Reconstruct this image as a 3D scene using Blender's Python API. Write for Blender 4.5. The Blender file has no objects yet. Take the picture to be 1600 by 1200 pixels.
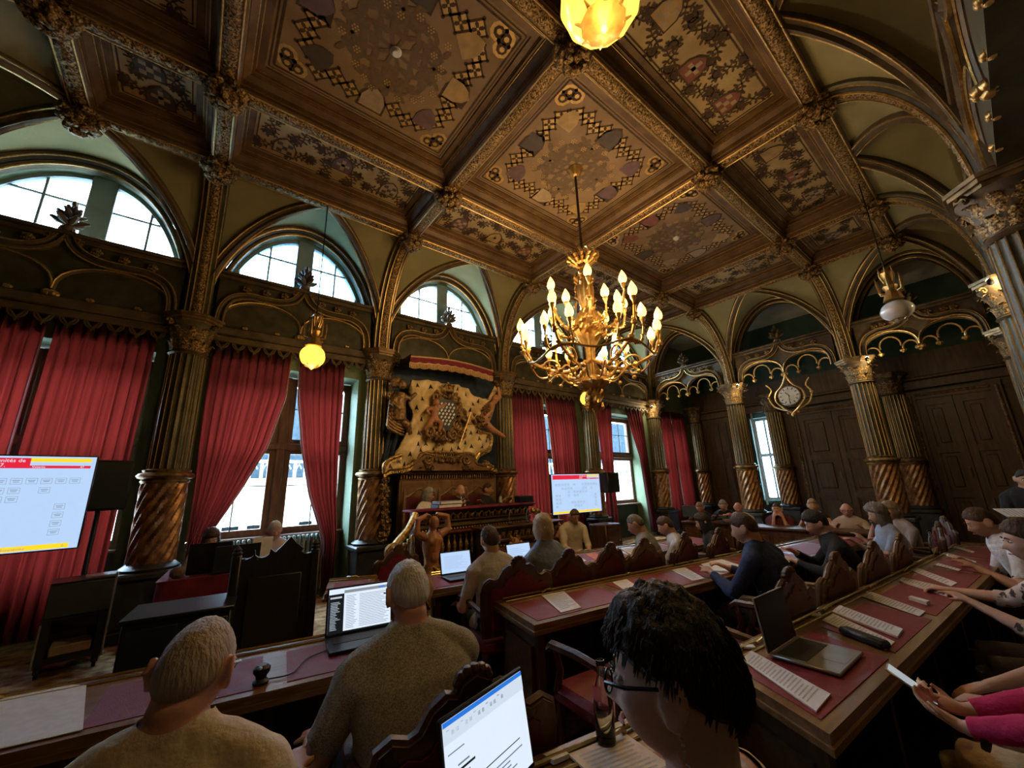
import bpy, bmesh, math, random
import numpy as np
from mathutils import Vector, Matrix, noise, kdtree
from mathutils.geometry import tessellate_polygon
PI = math.pi
random.seed(7)
SC = bpy.context.scene
COL = SC.collection

# ------------------------------------------------------------------ camera, sky, exposure
cam_d = bpy.data.cameras.new('camera')
cam = bpy.data.objects.new('camera', cam_d)
COL.objects.link(cam)
cam_d.sensor_width = 36.0
cam_d.lens = 612.0 / 1600 * 36.0
cam_d.clip_start = 0.03
cam_d.clip_end = 200
YAW, PITCH, ROLL = 0.67318, 0.25197, -0.03306
fw = Vector((math.sin(YAW)*math.cos(PITCH), math.cos(YAW)*math.cos(PITCH), math.sin(PITCH)))
rt = Vector((math.cos(YAW), -math.sin(YAW), 0))
up = rt.cross(fw)
r2 = rt*math.cos(ROLL) + up*math.sin(ROLL)
u2 = -rt*math.sin(ROLL) + up*math.cos(ROLL)
cam.matrix_world = Matrix(((r2.x, u2.x, -fw.x, 0), (r2.y, u2.y, -fw.y, 0), (r2.z, u2.z, -fw.z, 1.55), (0, 0, 0, 1)))
SC.camera = cam

world = bpy.data.worlds.new('sky')
SC.world = world
world.use_nodes = True
bg = world.node_tree.nodes['Background']
bg.inputs['Color'].default_value = (0.60, 0.80, 1.0, 1)
bg.inputs['Strength'].default_value = 24.0
SC.view_settings.view_transform = 'Standard'
SC.view_settings.look = 'None'
SC.view_settings.gamma = 1.0
SC.view_settings.use_curve_mapping = False
SC.view_settings.exposure = 0.75
SC.cycles.use_denoising = True
SC.cycles.use_adaptive_sampling = True
SC.cycles.adaptive_threshold = 0.03
SC.cycles.max_bounces = 6
SC.cycles.diffuse_bounces = 3
SC.cycles.glossy_bounces = 2
SC.cycles.transmission_bounces = 4
SC.cycles.transparent_max_bounces = 8
SC.cycles.caustics_reflective = False
SC.cycles.caustics_refractive = False
SC.cycles.sample_clamp_indirect = 4.0

CH_W = 16.0          # watts of each chandelier lamp group

# ------------------------------------------------------------------ materials
MATS = {}
def pm(name, c1, c2=None, scale=8.0, rough=0.6, metal=0.0, bump=0.0, bscale=None, emit=None, estr=0.0, stretch=None, spec=0.4, contrast=(0.35, 0.65), transl=None, sheen=0.0):
    """procedural material: noise-mixed colours on object coordinates, optional bump"""
    if name in MATS: return MATS[name]
    m = bpy.data.materials.new(name); m.use_nodes = True
    nt = m.node_tree; N = nt.nodes; L = nt.links
    b = N['Principled BSDF']; out = N['Material Output']
    b.inputs['Roughness'].default_value = rough
    b.inputs['Metallic'].default_value = metal
    b.inputs['Specular IOR Level'].default_value = spec
    if sheen:
        b.inputs['Sheen Weight'].default_value = sheen
    tc = N.new('ShaderNodeTexCoord'); mp = N.new('ShaderNodeMapping')
    L.new(tc.outputs['Object'], mp.inputs['Vector'])
    if stretch: mp.inputs['Scale'].default_value = stretch
    nz = N.new('ShaderNodeTexNoise'); nz.inputs['Scale'].default_value = scale; nz.inputs['Detail'].default_value = 5
    L.new(mp.outputs[0], nz.inputs['Vector'])
    rp = N.new('ShaderNodeValToRGB')
    rp.color_ramp.elements[0].position, rp.color_ramp.elements[1].position = contrast
    c2 = c2 or tuple(min(1, x*1.35) for x in c1)
    rp.color_ramp.elements[0].color = (*c1, 1); rp.color_ramp.elements[1].color = (*c2, 1)
    L.new(nz.outputs['Fac'], rp.inputs['Fac'])
    L.new(rp.outputs['Color'], b.inputs['Base Color'])
    if bump:
        nb = N.new('ShaderNodeTexNoise'); nb.inputs['Scale'].default_value = bscale or scale*3; nb.inputs['Detail'].default_value = 4
        L.new(mp.outputs[0], nb.inputs['Vector'])
        bp = N.new('ShaderNodeBump'); bp.inputs['Strength'].default_value = bump; bp.inputs['Distance'].default_value = 0.02
        L.new(nb.outputs['Fac'], bp.inputs['Height']); L.new(bp.outputs[0], b.inputs['Normal'])
    if emit:
        b.inputs['Emission Color'].default_value = (*emit, 1); b.inputs['Emission Strength'].default_value = estr
    if transl:
        t = N.new('ShaderNodeBsdfTranslucent'); t.inputs['Color'].default_value = (*transl[0], 1)
        mx = N.new('ShaderNodeMixShader'); mx.inputs[0].default_value = transl[1]
        L.new(b.outputs[0], mx.inputs[1]); L.new(t.outputs[0], mx.inputs[2]); L.new(mx.outputs[0], out.inputs['Surface'])
    MATS[name] = m
    return m
def glass_mat(name, tint, gloss=0.08, rough=0.05):
    m = bpy.data.materials.new(name); m.use_nodes = True
    nt = m.node_tree; N = nt.nodes; L = nt.links
    for n in list(N):
        if n.type == 'BSDF_PRINCIPLED': N.remove(n)
    tr = N.new('ShaderNodeBsdfTransparent'); tr.inputs['Color'].default_value = (*tint, 1)
    gl = N.new('ShaderNodeBsdfGlossy'); gl.inputs['Roughness'].default_value = rough
    lw = N.new('ShaderNodeLayerWeight'); lw.inputs['Blend'].default_value = gloss
    mx = N.new('ShaderNodeMixShader')
    L.new(lw.outputs['Fresnel'], mx.inputs[0]); L.new(tr.outputs[0], mx.inputs[1]); L.new(gl.outputs[0], mx.inputs[2])
    L.new(mx.outputs[0], N['Material Output'].inputs['Surface'])
    MATS[name] = m
    return m
PAINT = pm('bronze_green_paint', (0.050, 0.047, 0.027), (0.098, 0.088, 0.050), 5, 0.42, 0.25, 0.15, 40)
PAINT2 = pm('brown_stone_paint', (0.07, 0.05, 0.026), (0.14, 0.10, 0.05), 6, 0.55, 0.1, 0.2, 50)
GOLD = pm('gilding', (0.52, 0.32, 0.10), (0.80, 0.55, 0.22), 30, 0.36, 0.85, 0.2, 120)
GOLDD = pm('aged_gilt_carving', (0.045, 0.025, 0.010), (0.55, 0.35, 0.13), 55, 0.42, 0.6, 0.5, 120, contrast=(0.40, 0.66))
COPPER = pm('copper_gilt_spiral', (0.17, 0.075, 0.03), (0.42, 0.22, 0.08), 12, 0.36, 0.6, 0.15, 60)
WEB = pm('olive_green_plaster', (0.24, 0.215, 0.10), (0.32, 0.285, 0.14), 1.6, 0.85, 0, 0.1, 30)
GREENW = pm('deep_green_plaster', (0.022, 0.05, 0.03), (0.035, 0.07, 0.042), 3, 0.8, 0, 0.1, 30)
GREENP = pm('sage_green_paint', (0.13, 0.19, 0.11), (0.17, 0.24, 0.14), 3, 0.6, 0, 0.1, 40)
WOOD = pm('dark_oak', (0.045, 0.020, 0.009), (0.095, 0.044, 0.019), 4, 0.38, 0, 0.12, 30, stretch=(6, 6, 0.7))
WOODH = pm('dark_oak_long_grain', (0.05, 0.022, 0.010), (0.12, 0.055, 0.022), 4, 0.36, 0, 0.12, 30, stretch=(0.8, 7, 7))
WOODL = pm('oak_desk_top', (0.15, 0.075, 0.026), (0.25, 0.13, 0.05), 4, 0.34, 0, 0.08, 30, stretch=(0.8, 8, 8))
WOODP = pm('oak_panelling', (0.055, 0.032, 0.014), (0.10, 0.058, 0.026), 3, 0.45, 0, 0.12, 30, stretch=(6, 6, 0.7))
WFRAME = pm('window_oak', (0.14, 0.065, 0.032), (0.22, 0.11, 0.055), 4, 0.45, 0, 0.1, 30, stretch=(6, 6, 0.8))
WHITEP = pm('white_joinery', (0.62, 0.63, 0.62), (0.72, 0.73, 0.72), 4, 0.5)
VELVET = pm('red_velvet', (0.036, 0.003, 0.005), (0.07, 0.005, 0.007), 3, 0.8, 0, 0.1, 60, stretch=(3, 3, 0.4), transl=((0.34, 0.026, 0.019), 0.22), sheen=0.05)
LEATHER = pm('red_leather', (0.17, 0.012, 0.022), (0.23, 0.02, 0.032), 20, 0.5, 0, 0.15, 200)
REDCLOTH = pm('crimson_cloth', (0.13, 0.008, 0.02), (0.20, 0.014, 0.035), 10, 0.75, 0, 0.1, 100)
MAROON = pm('maroon_leather', (0.085, 0.010, 0.012), (0.13, 0.018, 0.018), 10, 0.45, 0, 0.1, 120)
BLACK = pm('black_plastic', (0.008, 0.009, 0.010), (0.014, 0.015, 0.016), 10, 0.45)
DARKCAB = pm('black_lacquer', (0.010, 0.014, 0.015), (0.018, 0.024, 0.025), 5, 0.35)
BRASS = pm('brass', (0.55, 0.42, 0.18), (0.75, 0.60, 0.28), 20, 0.28, 0.9)
STEEL = pm('brushed_metal', (0.35, 0.35, 0.34), (0.48, 0.48, 0.47), 20, 0.32, 0.8)
PAPER = pm('white_paper', (0.70, 0.69, 0.67), (0.78, 0.77, 0.75), 30, 0.8)
INK = pm('grey_print', (0.40, 0.39, 0.38), (0.52, 0.50, 0.48), 90, 0.8)
STONE = pm('pale_limestone', (0.36, 0.34, 0.29), (0.44, 0.41, 0.36), 2, 0.85, 0, 0.2, 20)
SLATE = pm('slate', (0.012, 0.017, 0.021), (0.020, 0.027, 0.032), 4, 0.9, 0, 0.2, 20, spec=0.0)
BLUEST = pm('blue_drapery', (0.014, 0.028, 0.05), (0.03, 0.055, 0.085), 8, 0.5, 0.1, 0.2, 40)
ERMINE = pm('ermine_cream', (0.66, 0.47, 0.20), (0.84, 0.66, 0.35), 7, 0.5, 0.05, 0.2, 30)
TRANSP = glass_mat('clear_pane', (0.93, 0.97, 1.0), 0.12)
FROST = glass_mat('rippled_pane', (0.62, 0.80, 0.92), 0.2, 0.25)

# ------------------------------------------------------------------ mesh building
class MB:
    def __init__(s): s.v = []; s.f = []; s.mi = []
    def add(s, vs, fs, mi=0, M=None):
        n = len(s.v)
        if M is not None: vs = [M @ Vector(v) for v in vs]
        s.v += [tuple(v) for v in vs]
        s.f += [tuple(i+n for i in f) for f in fs]
        s.mi += [mi]*len(fs)
        return s
    def merge(s, o, M=None, mi=None):
        s.add(o.v, o.f, 0, M)
        s.mi[-len(o.f):] = o.mi if mi is None else [mi]*len(o.f)
        return s
    def box(s, x0, x1, y0, y1, z0, z1, mi=0, M=None, c=0.0):
        if c <= 0:
            v = [(x, y, z) for z in (z0, z1) for y in (y0, y1) for x in (x0, x1)]
            f = [(0, 2, 3, 1), (4, 5, 7, 6), (0, 1, 5, 4), (2, 6, 7, 3), (0, 4, 6, 2), (1, 3, 7, 5)]
            return s.add(v, f, mi, M)
        c = min(c, (x1-x0)/2.01, (y1-y0)/2.01, (z1-z0)/2.01)
        v = []
        idx = {}
        X = (x0, x1); Y = (y0, y1); Z = (z0, z1)
        for i in (0, 1):
            for j in (0, 1):
                for k in (0, 1):
                    sx, sy, sz = (1-2*i), (1-2*j), (1-2*k)
                    for a in range(3):
                        p = [X[i]+sx*c, Y[j]+sy*c, Z[k]+sz*c]
                        p[a] = (X, Y, Z)[a][(i, j, k)[a]]
                        idx[i, j, k, a] = len(v); v.append(p)
        f = []
        f += [(idx[0,0,0,0], idx[0,0,1,0], idx[0,1,1,0], idx[0,1,0,0]), (idx[1,0,0,0], idx[1,1,0,0], idx[1,1,1,0], idx[1,0,1,0])]
        f += [(idx[0,0,0,1], idx[1,0,0,1], idx[1,0,1,1], idx[0,0,1,1]), (idx[0,1,0,1], idx[0,1,1,1], idx[1,1,1,1], idx[1,1,0,1])]
        f += [(idx[0,0,0,2], idx[0,1,0,2], idx[1,1,0,2], idx[1,0,0,2]), (idx[0,0,1,2], idx[1,0,1,2], idx[1,1,1,2], idx[0,1,1,2])]
        for i in (0, 1):
            for j in (0, 1):
                f.append((idx[i,j,0,0], idx[i,j,1,0], idx[i,j,1,1], idx[i,j,0,1]))
                f.append((idx[i,0,j,0], idx[i,0,j,2], idx[i,1,j,2], idx[i,1,j,0]))
                f.append((idx[0,i,j,1], idx[0,i,j,2], idx[1,i,j,2], idx[1,i,j,1]))
                for k in (0, 1): f.append((idx[i,j,k,0], idx[i,j,k,1], idx[i,j,k,2]))
        return s.add(v, f, mi, M)
    def lathe(s, prof, n=16, M=None, mi=0, mod=None, cap=True):
        v = []; f = []
        for (r, z) in prof:
            for i in range(n):
                a = 2*PI*i/n
                rr = mod(r, a, z) if mod else r
                v.append((rr*math.cos(a), rr*math.sin(a), z))
        for k in range(len(prof)-1):
            for i in range(n):
                j = (i+1) % n
                f.append((k*n+i, k*n+j, (k+1)*n+j, (k+1)*n+i))
        if cap:
            f.append(tuple(range(n-1, -1, -1))); f.append(tuple((len(prof)-1)*n+i for i in range(n)))
        return s.add(v, f, mi, M)
    def tube(s, pts, rad, n=6, M=None, mi=0, cap=True, flat=1.0):
        P = [Vector(p) for p in pts]; m = len(P)
        R = [rad]*m if isinstance(rad, (int, float)) else rad
        T = []
        for i in range(m):
            d = P[min(i+1, m-1)] - P[max(i-1, 0)]
            T.append(d.normalized() if d.length > 1e-9 else Vector((0, 0, 1)))
        N = T[0].orthogonal().normalized()
        v = []; f = []
        for i in range(m):
            N = (N - T[i]*N.dot(T[i]))
            N = N.normalized() if N.length > 1e-6 else T[i].orthogonal().normalized()
            B = T[i].cross(N)
            for k in range(n):
                a = 2*PI*k/n
                v.append(P[i] + N*(math.cos(a)*R[i]) + B*(math.sin(a)*R[i]*flat))
        for i in range(m-1):
            for k in range(n):
                j = (k+1) % n
                f.append((i*n+k, i*n+j, (i+1)*n+j, (i+1)*n+k))
        if cap:
            f.append(tuple(range(n-1, -1, -1))); f.append(tuple((m-1)*n+k for k in range(n)))
        return s.add(v, f, mi, M)
    def sweep(s, pts, nrm, prof, M=None, mi=0, cap=True):
        """profile (a,b): a along nrm, b along tangent x nrm"""
        P = [Vector(p) for p in pts]; m = len(P); k = len(prof); v = []; f = []
        for i in range(m):
            t = (P[min(i+1, m-1)] - P[max(i-1, 0)]).normalized()
            nn = Vector(nrm[i] if isinstance(nrm, list) else nrm)
            nn = (nn - t*nn.dot(t)).normalized(); b = t.cross(nn)
            for (a, c) in prof: v.append(P[i] + nn*a + b*c)
        for i in range(m-1):
            for q in range(k):
                j = (q+1) % k
                f.append((i*k+q, i*k+j, (i+1)*k+j, (i+1)*k+q))
        if cap: f.append(tuple(range(k-1, -1, -1))); f.append(tuple((m-1)*k+q for q in range(k)))
        return s.add(v, f, mi, M)
    def ball(s, c, r, n=8, m=6, M=None, mi=0, noise_amp=0.0):
        rx, ry, rz = (r, r, r) if isinstance(r, (int, float)) else r
        v = [(c[0], c[1], c[2]-rz)]; f = []
        for k in range(1, m):
            t = PI*k/m
            for i in range(n):
                a = 2*PI*i/n
                q = 1 + (random.uniform(-1, 1)*noise_amp if noise_amp else 0)
                v.append((c[0]+rx*q*math.sin(t)*math.cos(a), c[1]+ry*q*math.sin(t)*math.sin(a), c[2]-rz*q*math.cos(t)))
        v.append((c[0], c[1], c[2]+rz)); e = len(v)-1
        for i in range(n):
            j = (i+1) % n
            f.append((0, 1+j, 1+i)); f.append((e, e-n+i, e-n+j))
        for k in range(m-2):
            for i in range(n):
                j = (i+1) % n
                f.append((1+k*n+i, 1+k*n+j, 1+(k+1)*n+j, 1+(k+1)*n+i))
        return s.add(v, f, mi, M)
    def grid(s, fn, nu, nv, M=None, mi=0, closeu=False):
        v = [fn(i/nu, j/nv) for j in range(nv+1) for i in range(nu+(0 if closeu else 1))]
        w = nu if closeu else nu+1; f = []
        for j in range(nv):
            for i in range(nu):
                i2 = (i+1) % w
                f.append((j*w+i, j*w+i2, (j+1)*w+i2, (j+1)*w+i))
        return s.add(v, f, mi, M)
    def prism(s, poly, h0, h1, axis='z', M=None, mi=0):
        """poly 2D extruded along axis: z:(x,y), y:(x,z), x:(y,z)"""
        def P(p, h): return {'z': (p[0], p[1], h), 'y': (p[0], h, p[1]), 'x': (h, p[0], p[1])}[axis]
        n = len(poly); v = [P(p, h0) for p in poly] + [P(p, h1) for p in poly]
        tris = tessellate_polygon([[Vector((p[0], p[1], 0)) for p in poly]])
        f = [tuple(t) for t in tris] + [tuple(i+n for i in reversed(t)) for t in tris]
        f += [(i, (i+1) % n, n+(i+1) % n, n+i) for i in range(n)]
        return s.add(v, f, mi, M)
    def mesh(s, name, mats, smooth=False):
        me = bpy.data.meshes.new(name)
        me.from_pydata(s.v, [], s.f)
        for m in (mats if isinstance(mats, (list, tuple)) else [mats]): me.materials.append(m)
        if len(me.materials) > 1: me.polygons.foreach_set('material_index', s.mi)
        bm = bmesh.new(); bm.from_mesh(me); bmesh.ops.remove_doubles(bm, verts=bm.verts, dist=2e-5) if len(me.vertices) < 60000 else None; bmesh.ops.recalc_face_normals(bm, faces=bm.faces); bm.to_mesh(me); bm.free()
        if smooth:
            me.shade_smooth() if smooth is True else None
            if smooth is not True:
                me.shade_smooth()
                me.set_sharp_from_angle(angle=smooth)
        me.update()
        return me
def obj(name, mb, mat, parent=None, smooth=0.7, loc=None, rotz=None):
    me = mb if isinstance(mb, bpy.types.Mesh) else mb.mesh(name, mat, smooth)
    o = bpy.data.objects.new(name, me); COL.objects.link(o)
    if parent is not None: o.parent = parent
    if loc is not None: o.location = loc
    if rotz is not None: o.rotation_euler = (0, 0, rotz)
    return o
def tag(o, label=None, cat=None, group=None, kind=None):
    if label: o['label'] = label
    if cat: o['category'] = cat
    if group: o['group'] = group
    if kind: o['kind'] = kind
    return o
def thing(name, label, cat, loc=(0, 0, 0), rotz=0, group=None):
    o = bpy.data.objects.new(name, None); COL.objects.link(o)
    o.location = loc; o.rotation_euler = (0, 0, rotz); o.empty_display_size = 0.1
    return tag(o, label, cat, group)
def struct(name, label=None):
    o = bpy.data.objects.new(name, None); COL.objects.link(o); o['kind'] = 'structure'
    if label: o['label'] = label
    return o
def dup(root, loc=None, rotz=None, label=None, group=None, parent=None):
    r = root.copy(); COL.objects.link(r)
    if parent is not None: r.parent = parent
    if loc is not None: r.location = loc
    if rotz is not None: r.rotation_euler = (0, 0, rotz)
    if label: r['label'] = label
    if group: r['group'] = group
    for ch in list(root.children):
        c = ch.copy(); COL.objects.link(c); c.parent = r
        for g in list(ch.children):
            d = g.copy(); COL.objects.link(d); d.parent = c
    return r
def T(x=0, y=0, z=0, rz=0, rx=0, ry=0, s=1.0):
    return Matrix.Translation((x, y, z)) @ Matrix.Rotation(rz, 4, 'Z') @ Matrix.Rotation(ry, 4, 'Y') @ Matrix.Rotation(rx, 4, 'X') @ (Matrix.Diagonal((*s, 1)) if isinstance(s, (tuple, list)) else Matrix.Scale(s, 4))
def sstep(a, b, x):
    t = max(0.0, min(1.0, (x-a)/(b-a))); return t*t*(3-2*t)
def catmull(pts, n=8):
    P = [Vector(p) for p in pts]; out = []
    for i in range(len(P)-1):
        a = P[max(i-1, 0)]; b = P[i]; c = P[i+1]; d = P[min(i+2, len(P)-1)]
        for k in range(n):
            t = k/n
            out.append(0.5*((2*b)+(c-a)*t+(2*a-5*b+4*c-d)*t*t+(3*b-a-3*c+d)*t**3))
    out.append(P[-1]); return out
# ------------------------------------------------------------------ the room: dimensions in metres
XZ, XA0, XA, XB, XC, XD = -1.525, -0.275, 2.393, 5.147, 7.99, 9.516       # ceiling beams across
YL0, YL1, YL2, YL3 = 5.644, 4.358, 1.852, 0.586                            # ceiling beams along
YW, XE, YR, XL = 6.80, 11.05, -0.40, -3.05                                 # column planes: windows, arcade, rear, left
WCOLS = [XL, -0.30, 2.36, 5.15, 8.0, XE]
ZCAP, ZSILL, ZBEAM = 3.95, 4.80, 5.74

# floor with a patterned carpet
CARPET = pm('mottled_carpet', (0.20, 0.075, 0.03), (0.52, 0.36, 0.16), 9, 0.95, 0, 0.4, 150, contrast=(0.36, 0.66))
fl = MB(); fl.box(XL-0.6, 14.4, YR-0.5, 8.0, -0.12, 0.0)
tag(obj('floor', fl, CARPET, smooth=False), 'ochre and rust mottled carpet covering the chamber floor', kind='structure')

def grid_wall(mb, xs, zs, holes, y0, y1, M=None):
    """slab x-z with rectangular holes, one connected mesh"""
    xs = sorted(set(xs)); zs = sorted(set(zs))
    solid = {}
    for i in range(len(xs)-1):
        for k in range(len(zs)-1):
            cx = (xs[i]+xs[i+1])/2; cz = (zs[k]+zs[k+1])/2
            solid[i, k] = not any(h[0] < cx < h[1] and h[2] < cz < h[3] for h in holes)
    vi = {}; v = []; f = []
    def V(i, k, s):
        if (i, k, s) not in vi:
            vi[i, k, s] = len(v); v.append((xs[i], y1 if s else y0, zs[k]))
        return vi[i, k, s]
    for (i, k), so in solid.items():
        if not so: continue
        f.append((V(i,k,0), V(i+1,k,0), V(i+1,k+1,0), V(i,k+1,0)))
        f.append((V(i,k,1), V(i,k+1,1), V(i+1,k+1,1), V(i+1,k,1)))
        for (di, dk, a, b) in ((-1,0,(i,k),(i,k+1)), (1,0,(i+1,k),(i+1,k+1)), (0,-1,(i,k),(i+1,k)), (0,1,(i,k+1),(i+1,k+1))):
            if not solid.get((i+di, k+dk), False):
                f.append((V(*a,0), V(*b,0), V(*b,1), V(*a,1)))
    mb.add(v, f, 0, M)

# --- walls
BAYS = [(-3.05, -0.30, -1.68, 1.03), (-0.30, 2.36, 1.03, 1.03), (2.36, 5.15, 3.75, 0), (5.15, 8.0, 6.57, 1.05), (8.0, 11.05, 9.5, 1.08), (11.05, 13.7, 12.28, 0.85)]
holes = [(c-h, c+h, 0.0, 3.46) for (_, _, c, h) in BAYS if h]
wf = MB()
xs = [XL-0.5, 14.3] + [e for h in holes for e in h[:2]]
grid_wall(wf, xs, [0, 3.46, 4.6], holes, YW+0.16, YW+0.80)
wall_front = obj('wall_front', wf, GREENP, smooth=False); tag(wall_front, 'window wall with green reveals behind columns and tracery', kind='structure')
wl = MB(); wl.box(XL-0.5, XL-0.2, YR-0.4, YW+0.8, 0, 6.3)
wall_left = tag(obj('wall_left', wl, PAINT2, smooth=False), 'dark end wall at the near end of the chamber', kind='structure')
wr = MB(); wr.box(XL-0.5, 14.3, YR-0.45, YR-0.15, 0, 6.3)
wall_rear = tag(obj('wall_rear', wr, PAINT2, smooth=False), 'rear long wall under the olive vaults', kind='structure')
XBK = 13.72
we = MB(); grid_wall(we, [-0.55, 4.45, 5.05, YW+0.2], [0, 0.85, 3.35, 6.3], [(4.45, 5.05, 0.85, 3.35)], XBK, XBK+0.5, Matrix(((0,1,0,0),(1,0,0,0),(0,0,1,0),(0,0,0,1))))
m_ = MB(); grid_wall(m_, [XE-0.3, 11.45, 11.85, 14.3], [4.6, 4.95, 5.40, 6.42], [(11.45, 11.85, 4.95, 5.40)], YW+0.16, YW+0.40); obj('aisle_upper_wall', m_, WEB, wall_front, smooth=False)
wall_right = tag(obj('wall_right', we, GREENW, smooth=False), 'far wall of the aisle, dark green above oak panelling', kind='structure')
# aisle ceiling plate behind the arcade
ac = MB(); ac.box(XE+0.2, 14.3, YR-0.4, YW+0.8, 6.2, 6.3)
tag(obj('ceiling', ac, pm('pale_aisle_plaster', (0.42, 0.42, 0.36), None, 2, 0.85), smooth=False), 'pale flat ceiling over the aisle behind the arcade', kind='structure')

rf_ = MB(); rf_.box(XL-0.6, 14.4, YR-0.5, YW+0.75, 6.40, 6.52); tag(obj('light_block_roof', rf_, SLATE, smooth=False), 'unseen flat slab added over the vaults to keep sky light out', kind='structure')  # unseen slab, added so no sky light leaks in above the vaults
# --- columns
def col_flute(r, a, z): return r*(1-0.07*(0.5+0.5*math.cos(18*a))**0.5)
def make_column():
    p = {}
    m = MB()
    m.box(-0.31, 0.31, -0.31, 0.31, 0, 0.12, c=0.01); m.box(-0.27, 0.27, -0.27, 0.27, 0.12, 0.62, c=0.012); m.box(-0.31, 0.31, -0.31, 0.31, 0.62, 0.70, c=0.02)
    m.lathe([(0.27, 0.70), (0.29, 0.73), (0.25, 0.76), (0.22, 0.79)], 20)
    p['pedestal'] = (m, DARKP)
    m = MB(); zs = [0.78+0.95*i/30 for i in range(31)]
    m.lathe([(0.225, z) for z in zs], 84, mod=lambda r, a, z: r*(1+0.055*math.cos(14*(a-2.3*z))), cap=False)
    p['spiral_shaft'] = (m, COPPER)
    m = MB(); m.lathe([(0.20, 1.70), (0.235, 1.71), (0.25, 1.735), (0.235, 1.755), (0.275, 1.775), (0.295, 1.80), (0.275, 1.83), (0.235, 1.845), (0.245, 1.87), (0.20, 1.885)], 28, cap=False)
    p['ring_moulding'] = (m, pm('dull_gilt_bronze', (0.16, 0.10, 0.045), (0.42, 0.28, 0.12), 14, 0.36, 0.7)) 
    m = MB(); m.lathe([(0.205, 1.87), (0.203, 2.6), (0.195, 3.44)], 108, mod=col_flute, cap=False)
    p['fluted_shaft'] = (m, PAINT)
    m = MB(); 
    for k in range(18):
        a = 2*PI*(k+0.5)/18
        m.tube([(0.204*math.cos(a), 0.204*math.sin(a), 1.89), (0.196*math.cos(a), 0.196*math.sin(a), 3.42)], 0.0055, 4)
    p['gilt_fillets'] = (m, GOLD)
    m = MB(); m.lathe([(0.20, 3.40), (0.225, 3.425), (0.20, 3.45), (0.205, 3.60), (0.25, 3.76), (0.30, 3.84)], 24, cap=False)
    p['capital'] = (m, PAINT2)
    m = MB()
    for tier, (z0, h, out, n, off) in enumerate(((3.46, 0.19, 0.07, 10, 0), (3.60, 0.22, 0.09, 10, 0.5))):
        for k in range(n):
            a = 2*PI*(k+off)/n
            def leaf(u, v, z0=z0, h=h, out=out, a=a, tier=tier):
                r = 0.212+0.03*tier*v+out*v**2.2
                z = z0+h*(v if v < 0.8 else 0.8-(v-0.8)*0.8)
                wd = 0.062*(math.sin(PI*min(1, 0.25+v*0.75))**0.7)*(1+0.25*math.cos(9*PI*v))
                s = (u-0.5)*2
                r -= 0.018*s*s
                return (r*math.cos(a)-s*wd*math.sin(a), r*math.sin(a)+s*wd*math.cos(a), z)
            m.grid(leaf, 4, 7)
    for k in range(4):
        a = PI/4+PI/2*k
        sp = []
        for i in range(15):
            t = i/14*2.2*PI; r = 0.052*(1-i/16)
            sp.append((math.cos(a)*(0.335+r*math.cos(t)), math.sin(a)*(0.335+r*math.cos(t)), 3.80+r*math.sin(t)))
        m.tube(sp, 0.014, 5)
    p['acanthus_leaves'] = (m, GOLDD)
    m = MB()
    for (h, z0, z1) in ((0.30, 3.84, 3.875), (0.33, 3.875, 3.915), (0.35, 3.915, 3.955)):
        poly = [(h*1.06*math.cos(PI/8+PI/4*k), h*1.06*math.sin(PI/8+PI/4*k)) for k in range(8)]
        m.prism(poly, z0, z1)
    p['abacus'] = (m, pm('gilt_edge_bronze', (0.12, 0.08, 0.035), (0.30, 0.20, 0.09), 10, 0.4, 0.6))
    return {k: (m.mesh(k, mt, 0.6), mt) for k, (m, mt) in p.items()}
DARKP = pm('dark_plinth_paint', (0.022, 0.022, 0.018), (0.045, 0.042, 0.032), 5, 0.45)
CP = make_column()
def column(x, y, label, group='fluted columns around the chamber'):
    t = thing('column', label, 'column', (x, y, 0), 0, group)
    for k, (me, mt) in CP.items():
        o = obj(k, me, mt, t)
        if k in ('gilt_fillets', 'acanthus_leaves'): o['kind'] = 'stuff'
    return t
column(-0.30, YW, 'tall fluted column with spiral lower shaft, leftmost, beside the dark loudspeaker')
column(2.36, YW, 'fluted column with spiral base left of the gilded coat of arms')
column(5.15, YW, 'fluted column right of the gilded coat of arms')
column(8.0, YW, 'fluted column between the wall screen and the open casement')
column(XE, YW, 'corner fluted column between open casement and furthest red curtains')
column(XE, YL1, 'free-standing fluted column of the arcade left of the clock')
column(XE-0.05, 1.74, 'large free-standing fluted column of the arcade right of the clock')
column(13.5, 6.75, 'half-hidden fluted column on the far aisle wall beyond the red curtains', 'columns on the far aisle wall')
column(13.5, 4.30, 'fluted column on the aisle wall beside the white shutter', 'columns on the far aisle wall')
column(13.5, 1.62, 'fluted column on the aisle wall beside the dark double doors', 'columns on the far aisle wall')
column(5.15, YR-0.02, 'gilded column at the extreme right edge, higher and nearer one', 'columns of the rear wall')
column(8.0, YR-0.02, 'gilded column at the extreme right edge, lower and further one', 'columns of the rear wall')
column(XE, YR-0.02, 'corner column at the extreme right where the arcade ends', 'columns of the rear wall')

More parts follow.
